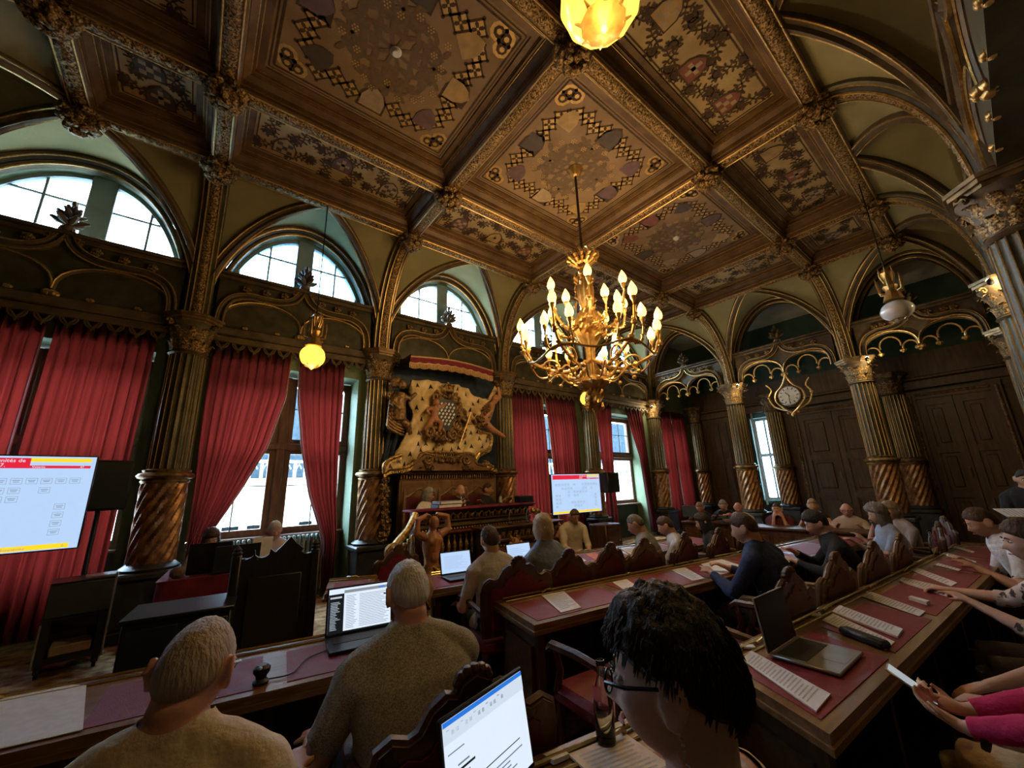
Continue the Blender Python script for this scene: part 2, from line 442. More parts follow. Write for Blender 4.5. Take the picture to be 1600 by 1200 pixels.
# ------------------------------------------------------------------ vaults round the coffered ceiling
vault = struct('ceiling', 'coffered gilded ceiling with olive vaults and painted panels')
Z0V, Z1V, ZWV = 3.98, 5.80, 6.06
def bumpy(mb, path, nrm, width, h, step, M=None, flip=1):
    """carved foliage band along a path: two columns of lobes on a strip"""
    P = [Vector(p) for p in path]
    L = [0.0]
    for i in range(1, len(P)): L.append(L[-1]+(P[i]-P[i-1]).length)
    n = max(6, int(L[-1]/step*4)); v = []; f = []
    j = 0
    for i in range(n+1):
        s = L[-1]*i/n
        while j < len(L)-2 and L[j+1] < s: j += 1
        t = (s-L[j])/max(1e-6, L[j+1]-L[j]); p = P[j].lerp(P[j+1], t)
        tg = (P[j+1]-P[j]).normalized()
        nn = Vector(nrm[min(j, len(nrm)-1)] if isinstance(nrm, list) else nrm); nn = (nn-tg*nn.dot(tg)).normalized(); b = tg.cross(nn)
        ph = 2*PI*s/step
        for q in range(7):
            c = (q-3)/3
            hh = h*max(0, 0.35+0.65*abs(math.sin(ph/2+c*1.3))*abs(math.cos(c*2.2+0.5*math.sin(ph)))) if abs(c) < 0.99 else 0
            hh *= random.uniform(0.75, 1.2)
            v.append(p+nn*hh+b*(c*width/2*(1+0.12*math.sin(ph+ (1 if c > 0 else -1)))))
    for i in range(n):
        for q in range(6): f.append((i*7+q, i*7+q+1, (i+1)*7+q+1, (i+1)*7+q))
    mb.add(v, f, 0, M)
def arcpts(fn, a0=0.0, a1=PI/2, n=18): return [fn(a0+(a1-a0)*i/n) for i in range(n+1)]
def vault_bay(M, W, xa, d, left=True, right=True, mode='solid', ribl=True, ribr=True, bayname=None):
    hw = xa
    def side(sg):
        # returns functions for the left (sg=0) or right (sg=1) half
        x0 = 0.0 if sg == 0 else W; dx = xa-x0
        main = lambda a: Vector((x0, -d*(1-math.cos(a)), Z0V+(Z1V-Z0V)*math.sin(a)))
        diag = lambda a: Vector((x0+dx*(1-math.cos(a)), -d*(1-math.cos(a)), Z0V+(Z1V-Z0V)*math.sin(a)))
        wall = lambda a: Vector((x0+dx*(1-math.cos(a)), 0.14, Z0V+(ZWV-Z0V)*math.sin(a)))
        return main, diag, wall
    web = MB()
    for sg, draw in ((0, left), (1, right)):
        main, diag, wall = side(sg)
        web.grid(lambda u, v: tuple(diag(u*PI/2).lerp(wall(u*PI/2), v)), 18, 5, M)
        if draw:
            cw = MB(); cw.grid(lambda u, v: tuple(main(u*PI/2).lerp(diag(u*PI/2), v)), 18, 5, M)
            obj('vault_web', cw, WEB, vault, smooth=0.5)
    obj('vault_web', web, WEB, vault, smooth=0.5)
    for sg, draw, rb in ((0, left, ribl), (1, right, ribr)):
        main, diag, wall = side(sg)
        # diagonal rib with two gilt fillets
        if draw or sg == 0:
            pts = arcpts(diag); nr = [M.to_3x3() @ Vector((0, -math.cos(PI/2*i/18)*0.8, -0.25-math.sin(PI/2*i/18))) for i in range(19)]
            wp = [M @ p for p in pts]
            r = MB(); r.sweep(wp, nr, [(-0.02, -0.075), (0.03, -0.075), (0.05, -0.05), (0.05, -0.02), (0.085, 0), (0.05, 0.02), (0.05, 0.05), (0.03, 0.075), (-0.02, 0.075)])
            ro = obj('diagonal_rib', r, PAINT2, vault)
            g = MB()
            for o_ in (-0.062, 0.062): g.sweep(wp, nr, [(0.03, o_-0.007), (0.048, o_-0.007), (0.048, o_+0.007), (0.03, o_+0.007)])
            obj('gilt_fillet', g, GOLD, ro)
        if rb:
            pts = [Vector((main(0).x, 0, Z0V-0.02))]+arcpts(main); nr = [M.to_3x3() @ Vector((0, -1, 0))]+[M.to_3x3() @ Vector((0, -math.cos(PI/2*i/18), -math.sin(PI/2*i/18))) for i in range(19)]
            wp = [M @ p for p in pts]
            r = MB(); r.sweep(wp, nr, [(-0.05, -0.15), (0.04, -0.15), (0.07, -0.12), (0.07, -0.09), (0.11, -0.065), (0.11, 0.065), (0.07, 0.09), (0.07, 0.12), (0.04, 0.15), (-0.05, 0.15)])
            ro = obj('rib', r, PAINT, vault)
            g = MB()
            for o_ in (-0.125, -0.07, 0.07, 0.125):
                a_ = 0.112 if abs(o_) < 0.1 else 0.06
                g.sweep(wp, nr, [(a_-0.012, o_-0.008), (a_+0.008, o_-0.008), (a_+0.008, o_+0.008), (a_-0.012, o_+0.008)])
            obj('gilt_fillet', g, GOLD, ro)
            cb = MB(); bumpy(cb, [p+n.normalized()*0.108 for p, n in zip(wp, nr)], nr, 0.11, 0.035, 0.08)
            obj('carved_band', cb, GOLDD, ro)
    # wall arch: two-step archivolt
    def ell(ins, a): return Vector((xa-(xa-ins)*math.cos(a) if a <= PI/2 else xa-(W-xa-ins)*math.cos(a), 0, Z0V+(ZWV-Z0V-ins)*math.sin(a)))
    a0 = math.asin((4.45-Z0V)/(ZWV-Z0V))
    N = 36; A = [a0+(PI-2*a0)*i/N for i in range(N+1)]
    nrm = M.to_3x3() @ Vector((0, -1, 0))
    ar = MB()
    for ins0, ins1, y0, y1 in ((0.0, 0.09, 0.05, 0.16), (0.09, 0.17, 0.11, 0.22)):
        def prof(u, v, ins0=ins0, ins1=ins1, y0=y0, y1=y1):
            a = a0+(PI-2*a0)*u
            ins, y = [(ins0, y1), (ins0+0.01, y0), ((ins0+ins1)/2, y0-0.02), (ins1-0.01, y0), (ins1, y1)][int(round(v*4))]
            p = ell(ins, a); return (p.x, y, p.z)
        ar.grid(prof, N, 4, M)
    ao = obj('arch_moulding', ar, PAINT2, vault)
    g = MB()
    for ins, y in ((0.010, 0.045), (0.082, 0.045), (0.164, 0.105)):
        g.tube([M @ Vector((ell(ins, a).x, y, ell(ins, a).z)) for a in A], 0.011, 5)
    obj('gilt_fillet', g, GOLD, ao)
    if mode != 'solid':      # infill added round the arch to block stray sky light, up to the roof
        f = MB(); n = len(A); x_l, x_r = -0.25, W+0.25
        up_ = [ell(0.0, a) for a in A]
        v_ = []
        for p in up_: v_ += [(p.x, 0.19, p.z), (p.x, 0.19, 6.40)]
        v_ += [(x_l, 0.19, 4.4), (x_l, 0.19, 6.40), (x_r, 0.19, 4.4), (x_r, 0.19, 6.40)]
        fs_ = [(2*i, 2*i+2, 2*i+3, 2*i+1) for i in range(n-1)]+[(2*n, 0, 1, 2*n+1), (2*n-2, 2*n+2, 2*n+3, 2*n-1)]
        f.add(v_, fs_, 0, M); obj('spandrel_light_block', f, GREENW, vault, smooth=False)
    ins = 0.17
    if mode == 'solid':
        f = MB(); n = len(A)
        f.add([M @ Vector((xa, 0.2, 4.4))]+[M @ Vector((ell(ins, a).x, 0.2, ell(ins, a).z)) for a in A], [(0, i+1, i+2) for i in range(n-1)])
        obj('lunette_panel', f, WEB, vault, smooth=False)
    else:
        dep = 0.40 if mode == 'window' else 0.30
        f = MB(); f.grid(lambda u, v: tuple((lambda p: (p.x, 0.2+(dep-0.2)*v, p.z))(ell(ins, a0+(PI-2*a0)*u))), N, 2, M)
        obj('arch_reveal', f, GREENP if mode == 'window' else PAINT2, vault)
    return ell, A
def lunette_window(M, W, xa, ell, A, n, glass):
    t = struct('window_%d' % n, 'arched lunette window above the tracery')
    fr = MB(); y0, y1 = 0.46, 0.54
    P = [ell(0.17, a) for a in A]
    pts = [Vector((p.x, 0.34, p.z)) for p in P]
    fr.sweep([M @ p for p in pts], M.to_3x3() @ Vector((0, -1, 0)), [(-0.05, -0.05), (0.05, -0.05), (0.05, 0.05), (-0.05, 0.05)])
    obj('arch_frame', fr, WFRAMEB, t)
    mu = MB(); mu.box(xa-0.13, xa+0.13, 0.26, 0.38, 4.55, ell(0.17, PI/2).z, M=M, c=0.01); obj('mullion', mu, WFRAMEB, t)
    for sgn in (-1, 1):
        b = MB(); b.box(xa+sgn*0.52-0.014, xa+sgn*0.52+0.014, 0.31, 0.35, 4.6, 5.75, M=M); obj('glazing_bar', b, WFRAMEB, t)
        b = MB(); x0, x1 = sorted((xa+sgn*0.13, xa+sgn*1.0)); b.box(x0, x1, 0.315, 0.345, 5.42, 5.445, M=M); obj('glazing_bar', b, WFRAMEB, t)
        half = [p for p in P if (p.x-xa)*sgn > 0.12]
        half = half if sgn < 0 else half[::-1]
        poly = [(p.x, p.z) for p in half]
        poly = [(xa+sgn*0.13, 4.6), (poly[0][0], 4.6)]+poly+[(xa+sgn*0.13, poly[-1][1])]
        g = MB(); g.prism(poly, 0.328, 0.333, 'y', M); obj('pane', g, glass, t, smooth=False)
        # side shutters panels seen as pale bluish strips
        sp = MB(); xx = xa+sgn*0.90
        sp.box(min(xx, xx+sgn*0.10), max(xx, xx+sgn*0.10), 0.32, 0.36, 4.6, 5.5, M=M); obj('side_panel', sp, WFRAMEB, t)
WFRAMEB = pm('blue_grey_window_paint', (0.22, 0.30, 0.34), (0.28, 0.37, 0.41), 4, 0.5)
wn = 1
for (x0, x1, c, h) in BAYS[:5]:
    M = T(x0, YW, 0); last = (x1 == XE); first = (x0 == XL)
    xa = {XL: XZ-XL, 8.0: XD-8.0}.get(x0, (x1-x0)/2)
    ell, A = vault_bay(M, x1-x0, xa, YW-YL0, left=not first, right=not last, mode='window', ribl=not first, ribr=False)
    lunette_window(M, x1-x0, xa, ell, A, wn, FROST if wn == 2 else TRANSP); wn += 1
EB = [(YW, YL1), (YL1, YL2), (YL2, YR)]
for k, (y0, y1) in enumerate(EB):
    M = T(XE, y0, 0, rz=-PI/2); xa = [YW-YL0, (YL1-YL2)/2, YL2-YL3][k]
    vault_bay(M, y0-y1, xa, XE-XD, left=k > 0, right=k < 2, mode='open', ribl=k > 0, ribr=False)
RB = [XE, 8.0, 5.15, 2.36, -0.30, XL]
for k in range(5):
    M = T(RB[k], YR, 0, rz=PI); W = RB[k]-RB[k+1]; xa = XE-XD if k == 0 else (W-(XZ-XL) if k == 4 else W/2)
    vault_bay(M, W, xa, YL3-YR, left=k > 0, right=k < 4, mode='solid', ribl=k > 0, ribr=False)
LB = [(YR, YL2), (YL2, YL1), (YL1, YW)]
for k, (y0, y1) in enumerate(LB):
    M = T(XL, y0, 0, rz=PI/2); W = y1-y0; xa = [YL3-YR, W/2, YL0-YL1][k]
    vault_bay(M, W, xa, XZ-XL, left=k > 0, right=k < 2, mode='solid', ribl=k > 0, ribr=False)

# ------------------------------------------------------------------ coffers
GX = [XZ, XA0, XA, XB, XC, XD]; GY = [YL3, YL2, YL1, YL0]
BW = 0.085
BEAMC = pm('brown_ceiling_moulding', (0.10, 0.055, 0.024), (0.17, 0.10, 0.045), 5, 0.5, 0.1, 0.15, 40)
PANELB = pm('painted_tan_panel', (0.21, 0.135, 0.07), (0.28, 0.185, 0.10), 2.5, 0.75, 0, 0.1, 40)
PANELG = pm('painted_gold_panel', (0.34, 0.24, 0.11), (0.46, 0.34, 0.16), 3, 0.6, 0.15, 0.1, 40)
UMBER = pm('umber_ornament', (0.045, 0.026, 0.014), (0.085, 0.05, 0.024), 20, 0.8)
FAINT = pm('faint_umber_ornament', (0.12, 0.08, 0.045), (0.16, 0.105, 0.06), 20, 0.8)
GILTP = pm('gilt_ornament', (0.42, 0.26, 0.08), (0.58, 0.38, 0.14), 20, 0.5, 0.3)
def rings(mb, x0, x1, y0, y1, lv):
    v = []; f = []
    for (ins, z) in lv:
        v += [(x0+ins, y0+ins, z), (x1-ins, y0+ins, z), (x1-ins, y1-ins, z), (x0+ins, y1-ins, z)]
    for k in range(len(lv)-1):
        for i in range(4):
            j = (i+1) % 4; f.append((k*4+i, k*4+j, k*4+4+j, k*4+4+i))
    mb.add(v, f)
def strip(mb, pts, w, z, mi=0):
    """flat painted ribbon on the ceiling at height z"""
    P = [Vector((p[0], p[1])) for p in pts]; v = []; f = []; n = len(P)
    ws = w if isinstance(w, list) else [w]*n
    for i in range(n):
        t = P[min(i+1, n-1)]-P[max(i-1, 0)]
        t = t.normalized() if t.length > 1e-9 else Vector((1, 0)); q = Vector((-t.y, t.x))
        a = P[i]+q*ws[i]/2; b = P[i]-q*ws[i]/2
        v += [(a.x, a.y, z), (b.x, b.y, z)]
    f = [(2*i, 2*i+1, 2*i+3, 2*i+2) for i in range(n-1)]
    mb.add(v, f, mi)
def disc(mb, x, y, r, z, n=7, mi=0, a0=0, sy=1.0, rot=0):
    v = [(x+math.cos(rot)*r*math.cos(a0+2*PI*k/n)-math.sin(rot)*r*sy*math.sin(a0+2*PI*k/n), y+math.sin(rot)*r*math.cos(a0+2*PI*k/n)+math.cos(rot)*r*sy*math.sin(a0+2*PI*k/n), z) for k in range(n)]
    mb.add(v, [tuple(range(n))], mi)
def scroll(mb, x, y, a, size, z, depth, rng, sgn=1):
    """acanthus scroll: a spiral stem with leaves and branching spirals"""
    pts = []; px, py, ang = x, y, a; n = 26; st = size*0.16
    for i in range(n):
        pts.append((px, py)); px += st*math.cos(ang); py += st*math.sin(ang)
        ang += sgn*(0.10+0.022*i); st *= 0.975
        if i % 3 == 1:
            for s2 in (1, -1):
                la = ang+s2*(1.0+rng.uniform(-0.2, 0.3)); ll = size*rng.uniform(0.34, 0.52)
                disc(mb, px+math.cos(la)*ll*0.5, py+math.sin(la)*ll*0.5, ll*0.5, z-rng.uniform(0, 0.0011), 7, sy=0.45, rot=la)
        if depth > 0 and i in (5, 10): scroll(mb, px, py, ang-sgn*0.9, size*0.62, z, depth-1, rng, -sgn)
    strip(mb, pts, [size*0.12*(1-i/n*0.6) for i in range(n)], z-0.0012)
    disc(mb, px, py, size*0.1, z, 8)
def shield(mb, x, y, s, z, mi, rot=0):
    pts = [(-0.5, 0.5), (0.5, 0.5), (0.5, -0.05), (0.32, -0.4), (0, -0.62), (-0.32, -0.4), (-0.5, -0.05)]
    c, q = math.cos(rot), math.sin(rot)
    mb.add([(x+s*(a*c-b*q), y+s*(a*q+b*c), z) for a, b in pts], [tuple(range(7))], mi)
SHM = [pm('shield_silver', (0.29, 0.215, 0.135), None, 10, 0.6), pm('shield_red', (0.17, 0.06, 0.04), None, 10, 0.6), pm('shield_black', (0.06, 0.045, 0.035), None, 10, 0.6), pm('shield_gold', (0.31, 0.20, 0.075), None, 10, 0.5), pm('shield_purple', (0.11, 0.065, 0.07), None, 10, 0.6)]
def big_ornament(x0, x1, y0, y1, z, rng):
    m = MB()   # mi: 0 umber, 1 gilt, 2.. shields
    zo = z-0.004; zg = z-0.002; zs = z-0.007
    # double border lines
    for ins, w in ((0.03, 0.012), (0.07, 0.022)):
        pts = [(x0+ins, y0+ins), (x1-ins, y0+ins), (x1-ins, y1-ins), (x0+ins, y1-ins), (x0+ins, y0+ins)]
        for a, b in zip(pts[:-1], pts[1:]): strip(m, [a, b], w, zo)
    # lattice band of linked squares
    ins = 0.30; cell = 0.155
    X0, X1, Y0, Y1 = x0+ins, x1-ins, y0+ins, y1-ins
    for (ax, ay, bx, by) in ((X0, Y0, X1, Y0), (X1, Y0, X1, Y1), (X1, Y1, X0, Y1), (X0, Y1, X0, Y0)):
        L = math.hypot(bx-ax, by-ay); n = int(L/cell); ux, uy = (bx-ax)/L, (by-ay)/L
        for i in range(1, n):
            if abs(i-n/2) < 0.8: continue
            cx, cy = ax+ux*L*i/n, ay+uy*L*i/n
            off = 0.028*(1 if i % 2 else -1); cx += -uy*off; cy += ux*off
            disc(m, cx, cy, 0.107, zg, 4, 1, a0=0)
            for k in range(4):
                a = PI/2*k; b = a+PI/2
                strip(m, [(cx+0.108*math.cos(a), cy+0.108*math.sin(a)), (cx+0.108*math.cos(b), cy+0.108*math.sin(b))], 0.02, zo)
                disc(m, cx+0.04*math.cos(a+PI/4), cy+0.04*math.sin(a+PI/4), 0.036, zo, 5, 0, sy=0.6, rot=a+PI/4)
                disc(m, cx+0.115*math.cos(a), cy+0.115*math.sin(a), 0.02, zo, 6)
        cx, cy = (ax+bx)/2, (ay+by)/2
        shield(m, cx, cy, 0.26, zs, 2+rng.randrange(5), rng.choice([0, PI/2]))
        shield(m, cx, cy, 0.31, zo, 0, 0)
    for (cx, cy) in ((X0-0.06, Y0-0.06), (X1+0.06, Y0-0.06), (X1+0.06, Y1+0.06), (X0-0.06, Y1+0.06)):
        dx, dy = (1 if cx < (x0+x1)/2 else -1), (1 if cy < (y0+y1)/2 else -1)
        for k in range(3):
            a = math.atan2(-dy, -dx)+(k-1)*1.25
            disc(m, cx+0.085*math.cos(a), cy+0.085*math.sin(a), 0.10, zg, 9, 1)
            disc(m, cx+0.085*math.cos(a), cy+0.085*math.sin(a), 0.062, zo, 8, 0)
            disc(m, cx+0.09*math.cos(a), cy+0.09*math.sin(a), 0.03, zs, 6, 1)
        shield(m, cx+dx*0.20, cy+dy*0.20, 0.25, zs, 2+rng.randrange(5), rng.choice([0, PI/4]))
    # centre: faint foliage and clustered dots
    cx, cy = (x0+x1)/2, (y0+y1)/2; m2 = MB()
    for k in range(8):
        a = 2*PI*k/8+0.2
        scroll(m2, cx+0.06*math.cos(a), cy+0.06*math.sin(a), a, 0.34, zo, 0, rng, 1 if k % 2 else -1)
    for k in range(22):
        a = 2*PI*k/22+rng.uniform(-0.1, 0.1); r = rng.uniform(0.4, 0.62)
        px, py = cx+r*math.cos(a)*(x1-x0)/2.2, cy+r*math.sin(a)*(y1-y0)/2.2
        for q in range(7):
            b = 2*PI*q/6; rr = 0.03 if q < 6 else 0
            disc(m, px+rr*math.cos(b), py+rr*math.sin(b), 0.010, zs, 6, 1)
    m.merge(m2, mi=7)
    return m
def foliage_ornament(x0, x1, y0, y1, z, rng):
    m = MB(); zo = z-0.004; zs = z-0.007
    pts = [(x0+0.03, y0+0.03), (x1-0.03, y0+0.03), (x1-0.03, y1-0.03), (x0+0.03, y1-0.03), (x0+0.03, y0+0.03)]
    for a, b in zip(pts[:-1], pts[1:]): strip(m, [a, b], 0.015, zo)
    w = x1-x0; h = y1-y0; sz = min(0.40, min(w, h)*0.40)
    nx = max(1, round(w/(sz*1.15))); ny = max(1, round(h/(sz*1.25)))
    for i in range(nx):
        for j in range(ny):
            cx = x0+w*(i+0.5)/nx; cy = y0+h*(j+0.5)/ny
            a = rng.uniform(0, 2*PI)
            for k in range(4): scroll(m, min(max(cx, x0+sz*0.5), x1-sz*0.5), min(max(cy, y0+sz*0.5), y1-sz*0.5), a+2*PI*k/4, sz*0.50, zo, 0, rng, 1 if (i+j+k) % 2 else -1)
    ns = max(2, round(max(w, h)/0.8))
    for k in range(ns):
        t = (k+0.5)/ns
        sx, sy = (x0+w*t, y0+h*(0.5+rng.uniform(-0.15, 0.15))) if w > h else (x0+w*(0.5+rng.uniform(-0.15, 0.15)), y0+h*t)
        s = 0.24; mi = 2+rng.randrange(5)
        shield(m, sx, sy, s*1.15, zs, 0); shield(m, sx, sy, s, zs-0.002, mi)
        if k % 2 == 0:
            for a in range(3):
                for b in range(3):
                    if (a+b) % 2: continue
                    q = s/4; m.add([(sx+(a-1.5)*q, sy+(b-1.2)*q, zs-0.004), (sx+(a-0.5)*q, sy+(b-1.2)*q, zs-0.004), (sx+(a-0.5)*q, sy+(b-0.2)*q, zs-0.004), (sx+(a-1.5)*q, sy+(b-0.2)*q, zs-0.004)], [(0, 1, 2, 3)], 2 if mi != 2 else 4)
        else:
            strip(m, [(sx-s*0.35, sy), (sx+s*0.35, sy)], s*0.2, zs-0.004, 2 if mi != 2 else 3)
            strip(m, [(sx, sy-s*0.4), (sx, sy+s*0.4)], s*0.2, zs-0.004, 2 if mi != 2 else 3)
    return m
rng = random.Random(3)
for i in range(5):
    for j in range(3):
        x0, x1, y0, y1 = GX[i]+BW, GX[i+1]-BW, GY[j]+BW, GY[j+1]-BW
        big = (j == 1 and 1 <= i <= 3)
        m = MB(); rings(m, x0, x1, y0, y1, [(-0.02, ZBEAM), (0.0, ZBEAM+0.005), (0.015, ZBEAM+0.05), (0.035, ZBEAM+0.05), (0.04, ZBEAM+0.10), (0.09, ZBEAM+0.15), (0.095, ZBEAM+0.18), (0.125, ZBEAM+0.18), (0.13, ZBEAM+0.22), (0.20, ZBEAM+0.22), (0.205, ZBEAM+0.24)])
        co = obj('coffer', m, BEAMC, vault, smooth=False)
        g = MB()
        for ins, z in ((0.018, ZBEAM+0.046), (0.093, ZBEAM+0.168), (0.128, ZBEAM+0.214)):
            for a, b in (((x0+ins, y0+ins), (x1-ins, y0+ins)), ((x1-ins, y0+ins), (x1-ins, y1-ins)), ((x1-ins, y1-ins), (x0+ins, y1-ins)), ((x0+ins, y1-ins), (x0+ins, y0+ins))):
                g.tube([(*a, z), (*b, z)], 0.008, 4)
        obj('gilt_fillet', g, GOLD, co)
        zp = ZBEAM+0.24
        p = MB(); q = 0.204; p.box(x0+q, x1-q, y0+q, y1-q, zp, zp+0.03)
        obj('painted_panel', p, PANELB if big else PANELG, co, smooth=False)
        orn = (big_ornament if big else foliage_ornament)(x0+q, x1-q, y0+q, y1-q, zp, rng)
        oo = obj('painted_ornament', orn, [UMBER, GILTP]+SHM+[FAINT], co, smooth=False); oo['kind'] = 'stuff'
# beams between the bosses, each with a carved gilt strip
def beam(a, b):
    a = Vector((*a, ZBEAM)); b = Vector((*b, ZBEAM)); d = (b-a).normalized()
    m = MB(); m.sweep([a, b], (0, 0, -1), [(-0.10, -BW-0.02), (0.0, -BW-0.02), (0.02, -BW+0.01), (0.02, BW-0.01), (0.0, BW+0.02), (-0.10, BW+0.02)])
    o = obj('beam', m, BEAMC, vault, smooth=False)
    c = MB(); bumpy(c, [a-Vector((0, 0, 0.018)), b-Vector((0, 0, 0.018))], (0, 0, -1), 0.13, 0.038, 0.085)
    obj('carved_strip', c, GOLDD, o)
    g = MB(); s = d.cross(Vector((0, 0, 1)))*0.078
    for k in (-1, 1): g.tube([a+s*k-Vector((0, 0, 0.02)), b+s*k-Vector((0, 0, 0.02))], 0.010, 5)
    obj('gilt_fillet', g, GOLD, o)
for y in GY:
    for i in range(5): beam((GX[i], y), (GX[i+1], y))
for x in GX:
    for j in range(3): beam((x, GY[j]), (x, GY[j+1]))
bm_ = MB()
for k in range(46):
    a = random.uniform(0, 2*PI); t = random.uniform(0.0, 1.0); rr = 0.165*math.sin(PI*(0.28+0.62*t))
    bm_.ball((rr*math.cos(a), rr*math.sin(a), -0.02-0.24*t), (0.052, 0.052, 0.042), 6, 4, noise_amp=0.25)
bm_.ball((0, 0, -0.09), (0.145, 0.145, 0.14), 10, 6)
bossme = bm_.mesh('boss', GOLDD, 0.9)
for x in GX:
    for y in GY: obj('boss', bossme, GOLDD, vault, loc=(x, y, ZBEAM+0.03), rotz=random.uniform(0, 6))
# ------------------------------------------------------------------ tracery between the capitals
def ogee_pts(W):
    half = [(0.27, 3.97), (0.275, 4.12), (0.31, 4.27), (0.40, 4.40), (0.58, 4.475), (0.30*W, 4.475), (0.38*W, 4.49), (0.445*W, 4.57), (0.48*W, 4.70), (0.495*W, 4.84)]
    c = catmull([Vector((x, 0, z)) for x, z in half], 5)
    return c
def finial_mesh():
    m = MB(); m.tube([(0, 0, -0.12), (0, 0, 0.1), (0, 0, 0.34)], [0.035, 0.04, 0.02], 6)
    m.lathe([(0.03, -0.06), (0.075, -0.03), (0.08, 0.0), (0.03, 0.03)], 8)
    for z, out, r in ((0.08, 0.17, 0.055), (0.17, 0.13, 0.05), (0.25, 0.08, 0.042)):
        for k in range(6):
            a = PI/3*k+(0.3 if z == 0.17 else 0)
            m.tube([(0.01*math.cos(a), 0.01*math.sin(a), z-0.03), (out*0.6*math.cos(a), out*0.6*math.sin(a), z+0.01), (out*math.cos(a), out*math.sin(a), z+0.045)], [0.02, r*0.75, r*0.35], 6)
    m.ball((0, 0, 0.35), (0.035, 0.035, 0.05), 6, 5)
    return m.mesh('finial', PAINT2, 0.9)
FIN = finial_mesh()
def crocket_mesh():
    m = MB()
    for k in range(5):
        a = 2*PI*k/5; m.ball((0.035*math.cos(a), 0, 0.035*math.sin(a)), (0.03, 0.025, 0.03), 6, 4)
    m.ball((0, -0.02, 0), 0.022, 6, 4)
    return m.mesh('crocket', GOLDD, 0.9)
CRK = crocket_mesh()
def knob_mesh():
    m = MB()
    for k in range(6):
        a = 2*PI*k/6; m.ball((0.03*math.cos(a), 0.03*math.sin(a), 0), (0.026, 0.026, 0.03), 6, 4)
    m.ball((0, 0, -0.025), 0.028, 6, 4)
    return m.mesh('pendant_knob', GOLD, 0.9)
KNB = knob_mesh()
def tracery(M, W, par, open_=False, plain=False):
    oP = ogee_pts(W); oR = [Vector((W-p.x, 0, p.z)) for p in oP]
    fp = -0.06
    # cornice ledge on top
    m = MB(); m.box(0.18, W-0.18, -0.10, 0.16, ZSILL-0.05, ZSILL, M=M, c=0.012); m.box(0.18, W-0.18, -0.06, 0.16, ZSILL-0.11, ZSILL-0.05, M=M, c=0.01)
    obj('cornice_ledge', m, PAINT2, par)
    # panel: solid above the ogee / everything for closed bays
    def sub(k, n=14):
        x0 = 0.27 if k == 0 else W/2; x1 = W/2 if k == 0 else W-0.27
        zb0 = 4.0 if k == 0 else 4.03; zb1 = 4.03 if k == 0 else 4.0
        return [Vector((x0+(x1-x0)*(0.5-0.5*math.cos(PI*i/n)), 0, zb0+(zb1-zb0)*i/n+(0.40)*math.sin(PI*i/n)**0.8)) for i in range(n+1)]
    S0, S1 = sub(0), sub(1)
    m = MB()
    if open_:
        poly = [(p.x, p.z) for p in S0]+[(p.x, p.z) for p in S1[1:]]+[(W-0.2, 4.0), (W-0.2, ZSILL-0.06), (0.2, ZSILL-0.06), (0.2, 4.0)]
        m.prism(poly, 0.0, 0.13, 'y', M)
    else:
        m.box(0.2, W-0.2, 0.0, 0.16, 3.93, ZSILL-0.06, M=M)
    obj('spandrel_panel', m, PAINT if not open_ else PAINT2, par, smooth=False)
    nr = M.to_3x3() @ Vector((0, -1, 0))
    # ogee moulding
    for P in (oP, oR):
        m = MB(); m.sweep([M @ p for p in P], nr, [(-0.02, -0.055), (0.045, -0.055), (0.07, -0.03), (0.045, 0), (0.085, 0.03), (0.045, 0.055), (-0.02, 0.055)])
        o = obj('ogee_moulding', m, PAINT2, par)
        g = MB()
        for q in (-0.047, 0.047): g.sweep([M @ p for p in P], nr, [(0.04, q-0.009), (0.062, q-0.009), (0.062, q+0.009), (0.04, q+0.009)])
        obj('gilt_fillet', g, GOLD, o)
        n = len(P)
        for fr in (0.42, 0.55, 0.68, 0.80):
            p = P[int(n*fr)]
            c = obj('crocket', CRK, GOLDD, par); c.matrix_world = M @ T(p.x, -0.04, p.z+0.12)
    if not plain:
        f = obj('finial', FIN, PAINT2, par); f.matrix_world = M @ T(W/2, -0.03, 4.86)
    # sub-arches with cusps
    for S in (S0, S1):
        m = MB(); m.sweep([M @ (p+Vector((0, 0.02, 0))) for p in S], nr, [(-0.02, -0.03), (0.03, -0.03), (0.055, 0), (0.03, 0.03), (-0.02, 0.03)])
        o = obj('sub_arch', m, PAINT2, par)
        g = MB(); g.tube([M @ (p+Vector((0, -0.035, 0))) for p in S], 0.010, 5); obj('gilt_fillet', g, GOLD, o)
        xa, xb = S[0].x, S[-1].x; w = xb-xa
        lob = [(xa+w*0.16, 4.02, w*0.13), (xa+w*0.5, 4.12, w*0.19), (xa+w*0.84, 4.02, w*0.13)]
        for (cx, cz, r) in lob:
            pts = [Vector((cx-r*math.cos(t), 0.03, cz+r*1.15*math.sin(t))) for t in [PI*i/10-0.25+0.5*i/10*1 for i in range(11)]]
            m = MB(); m.tube([M @ p for p in pts], 0.017, 6); obj('cusp', m, GOLD if open_ else GOLDD, o)
        for kx, kz in ((xa+w*0.30, 4.0), (xa+w*0.70, 4.0)):
            k = obj('pendant_knob', KNB, GOLD, o); k.matrix_world = M @ T(kx, 0.02, kz-0.03)
    k = obj('pendant_knob', KNB, GOLD, par); k.matrix_world = M @ T(W/2, -0.01, 3.97, s=1.5)
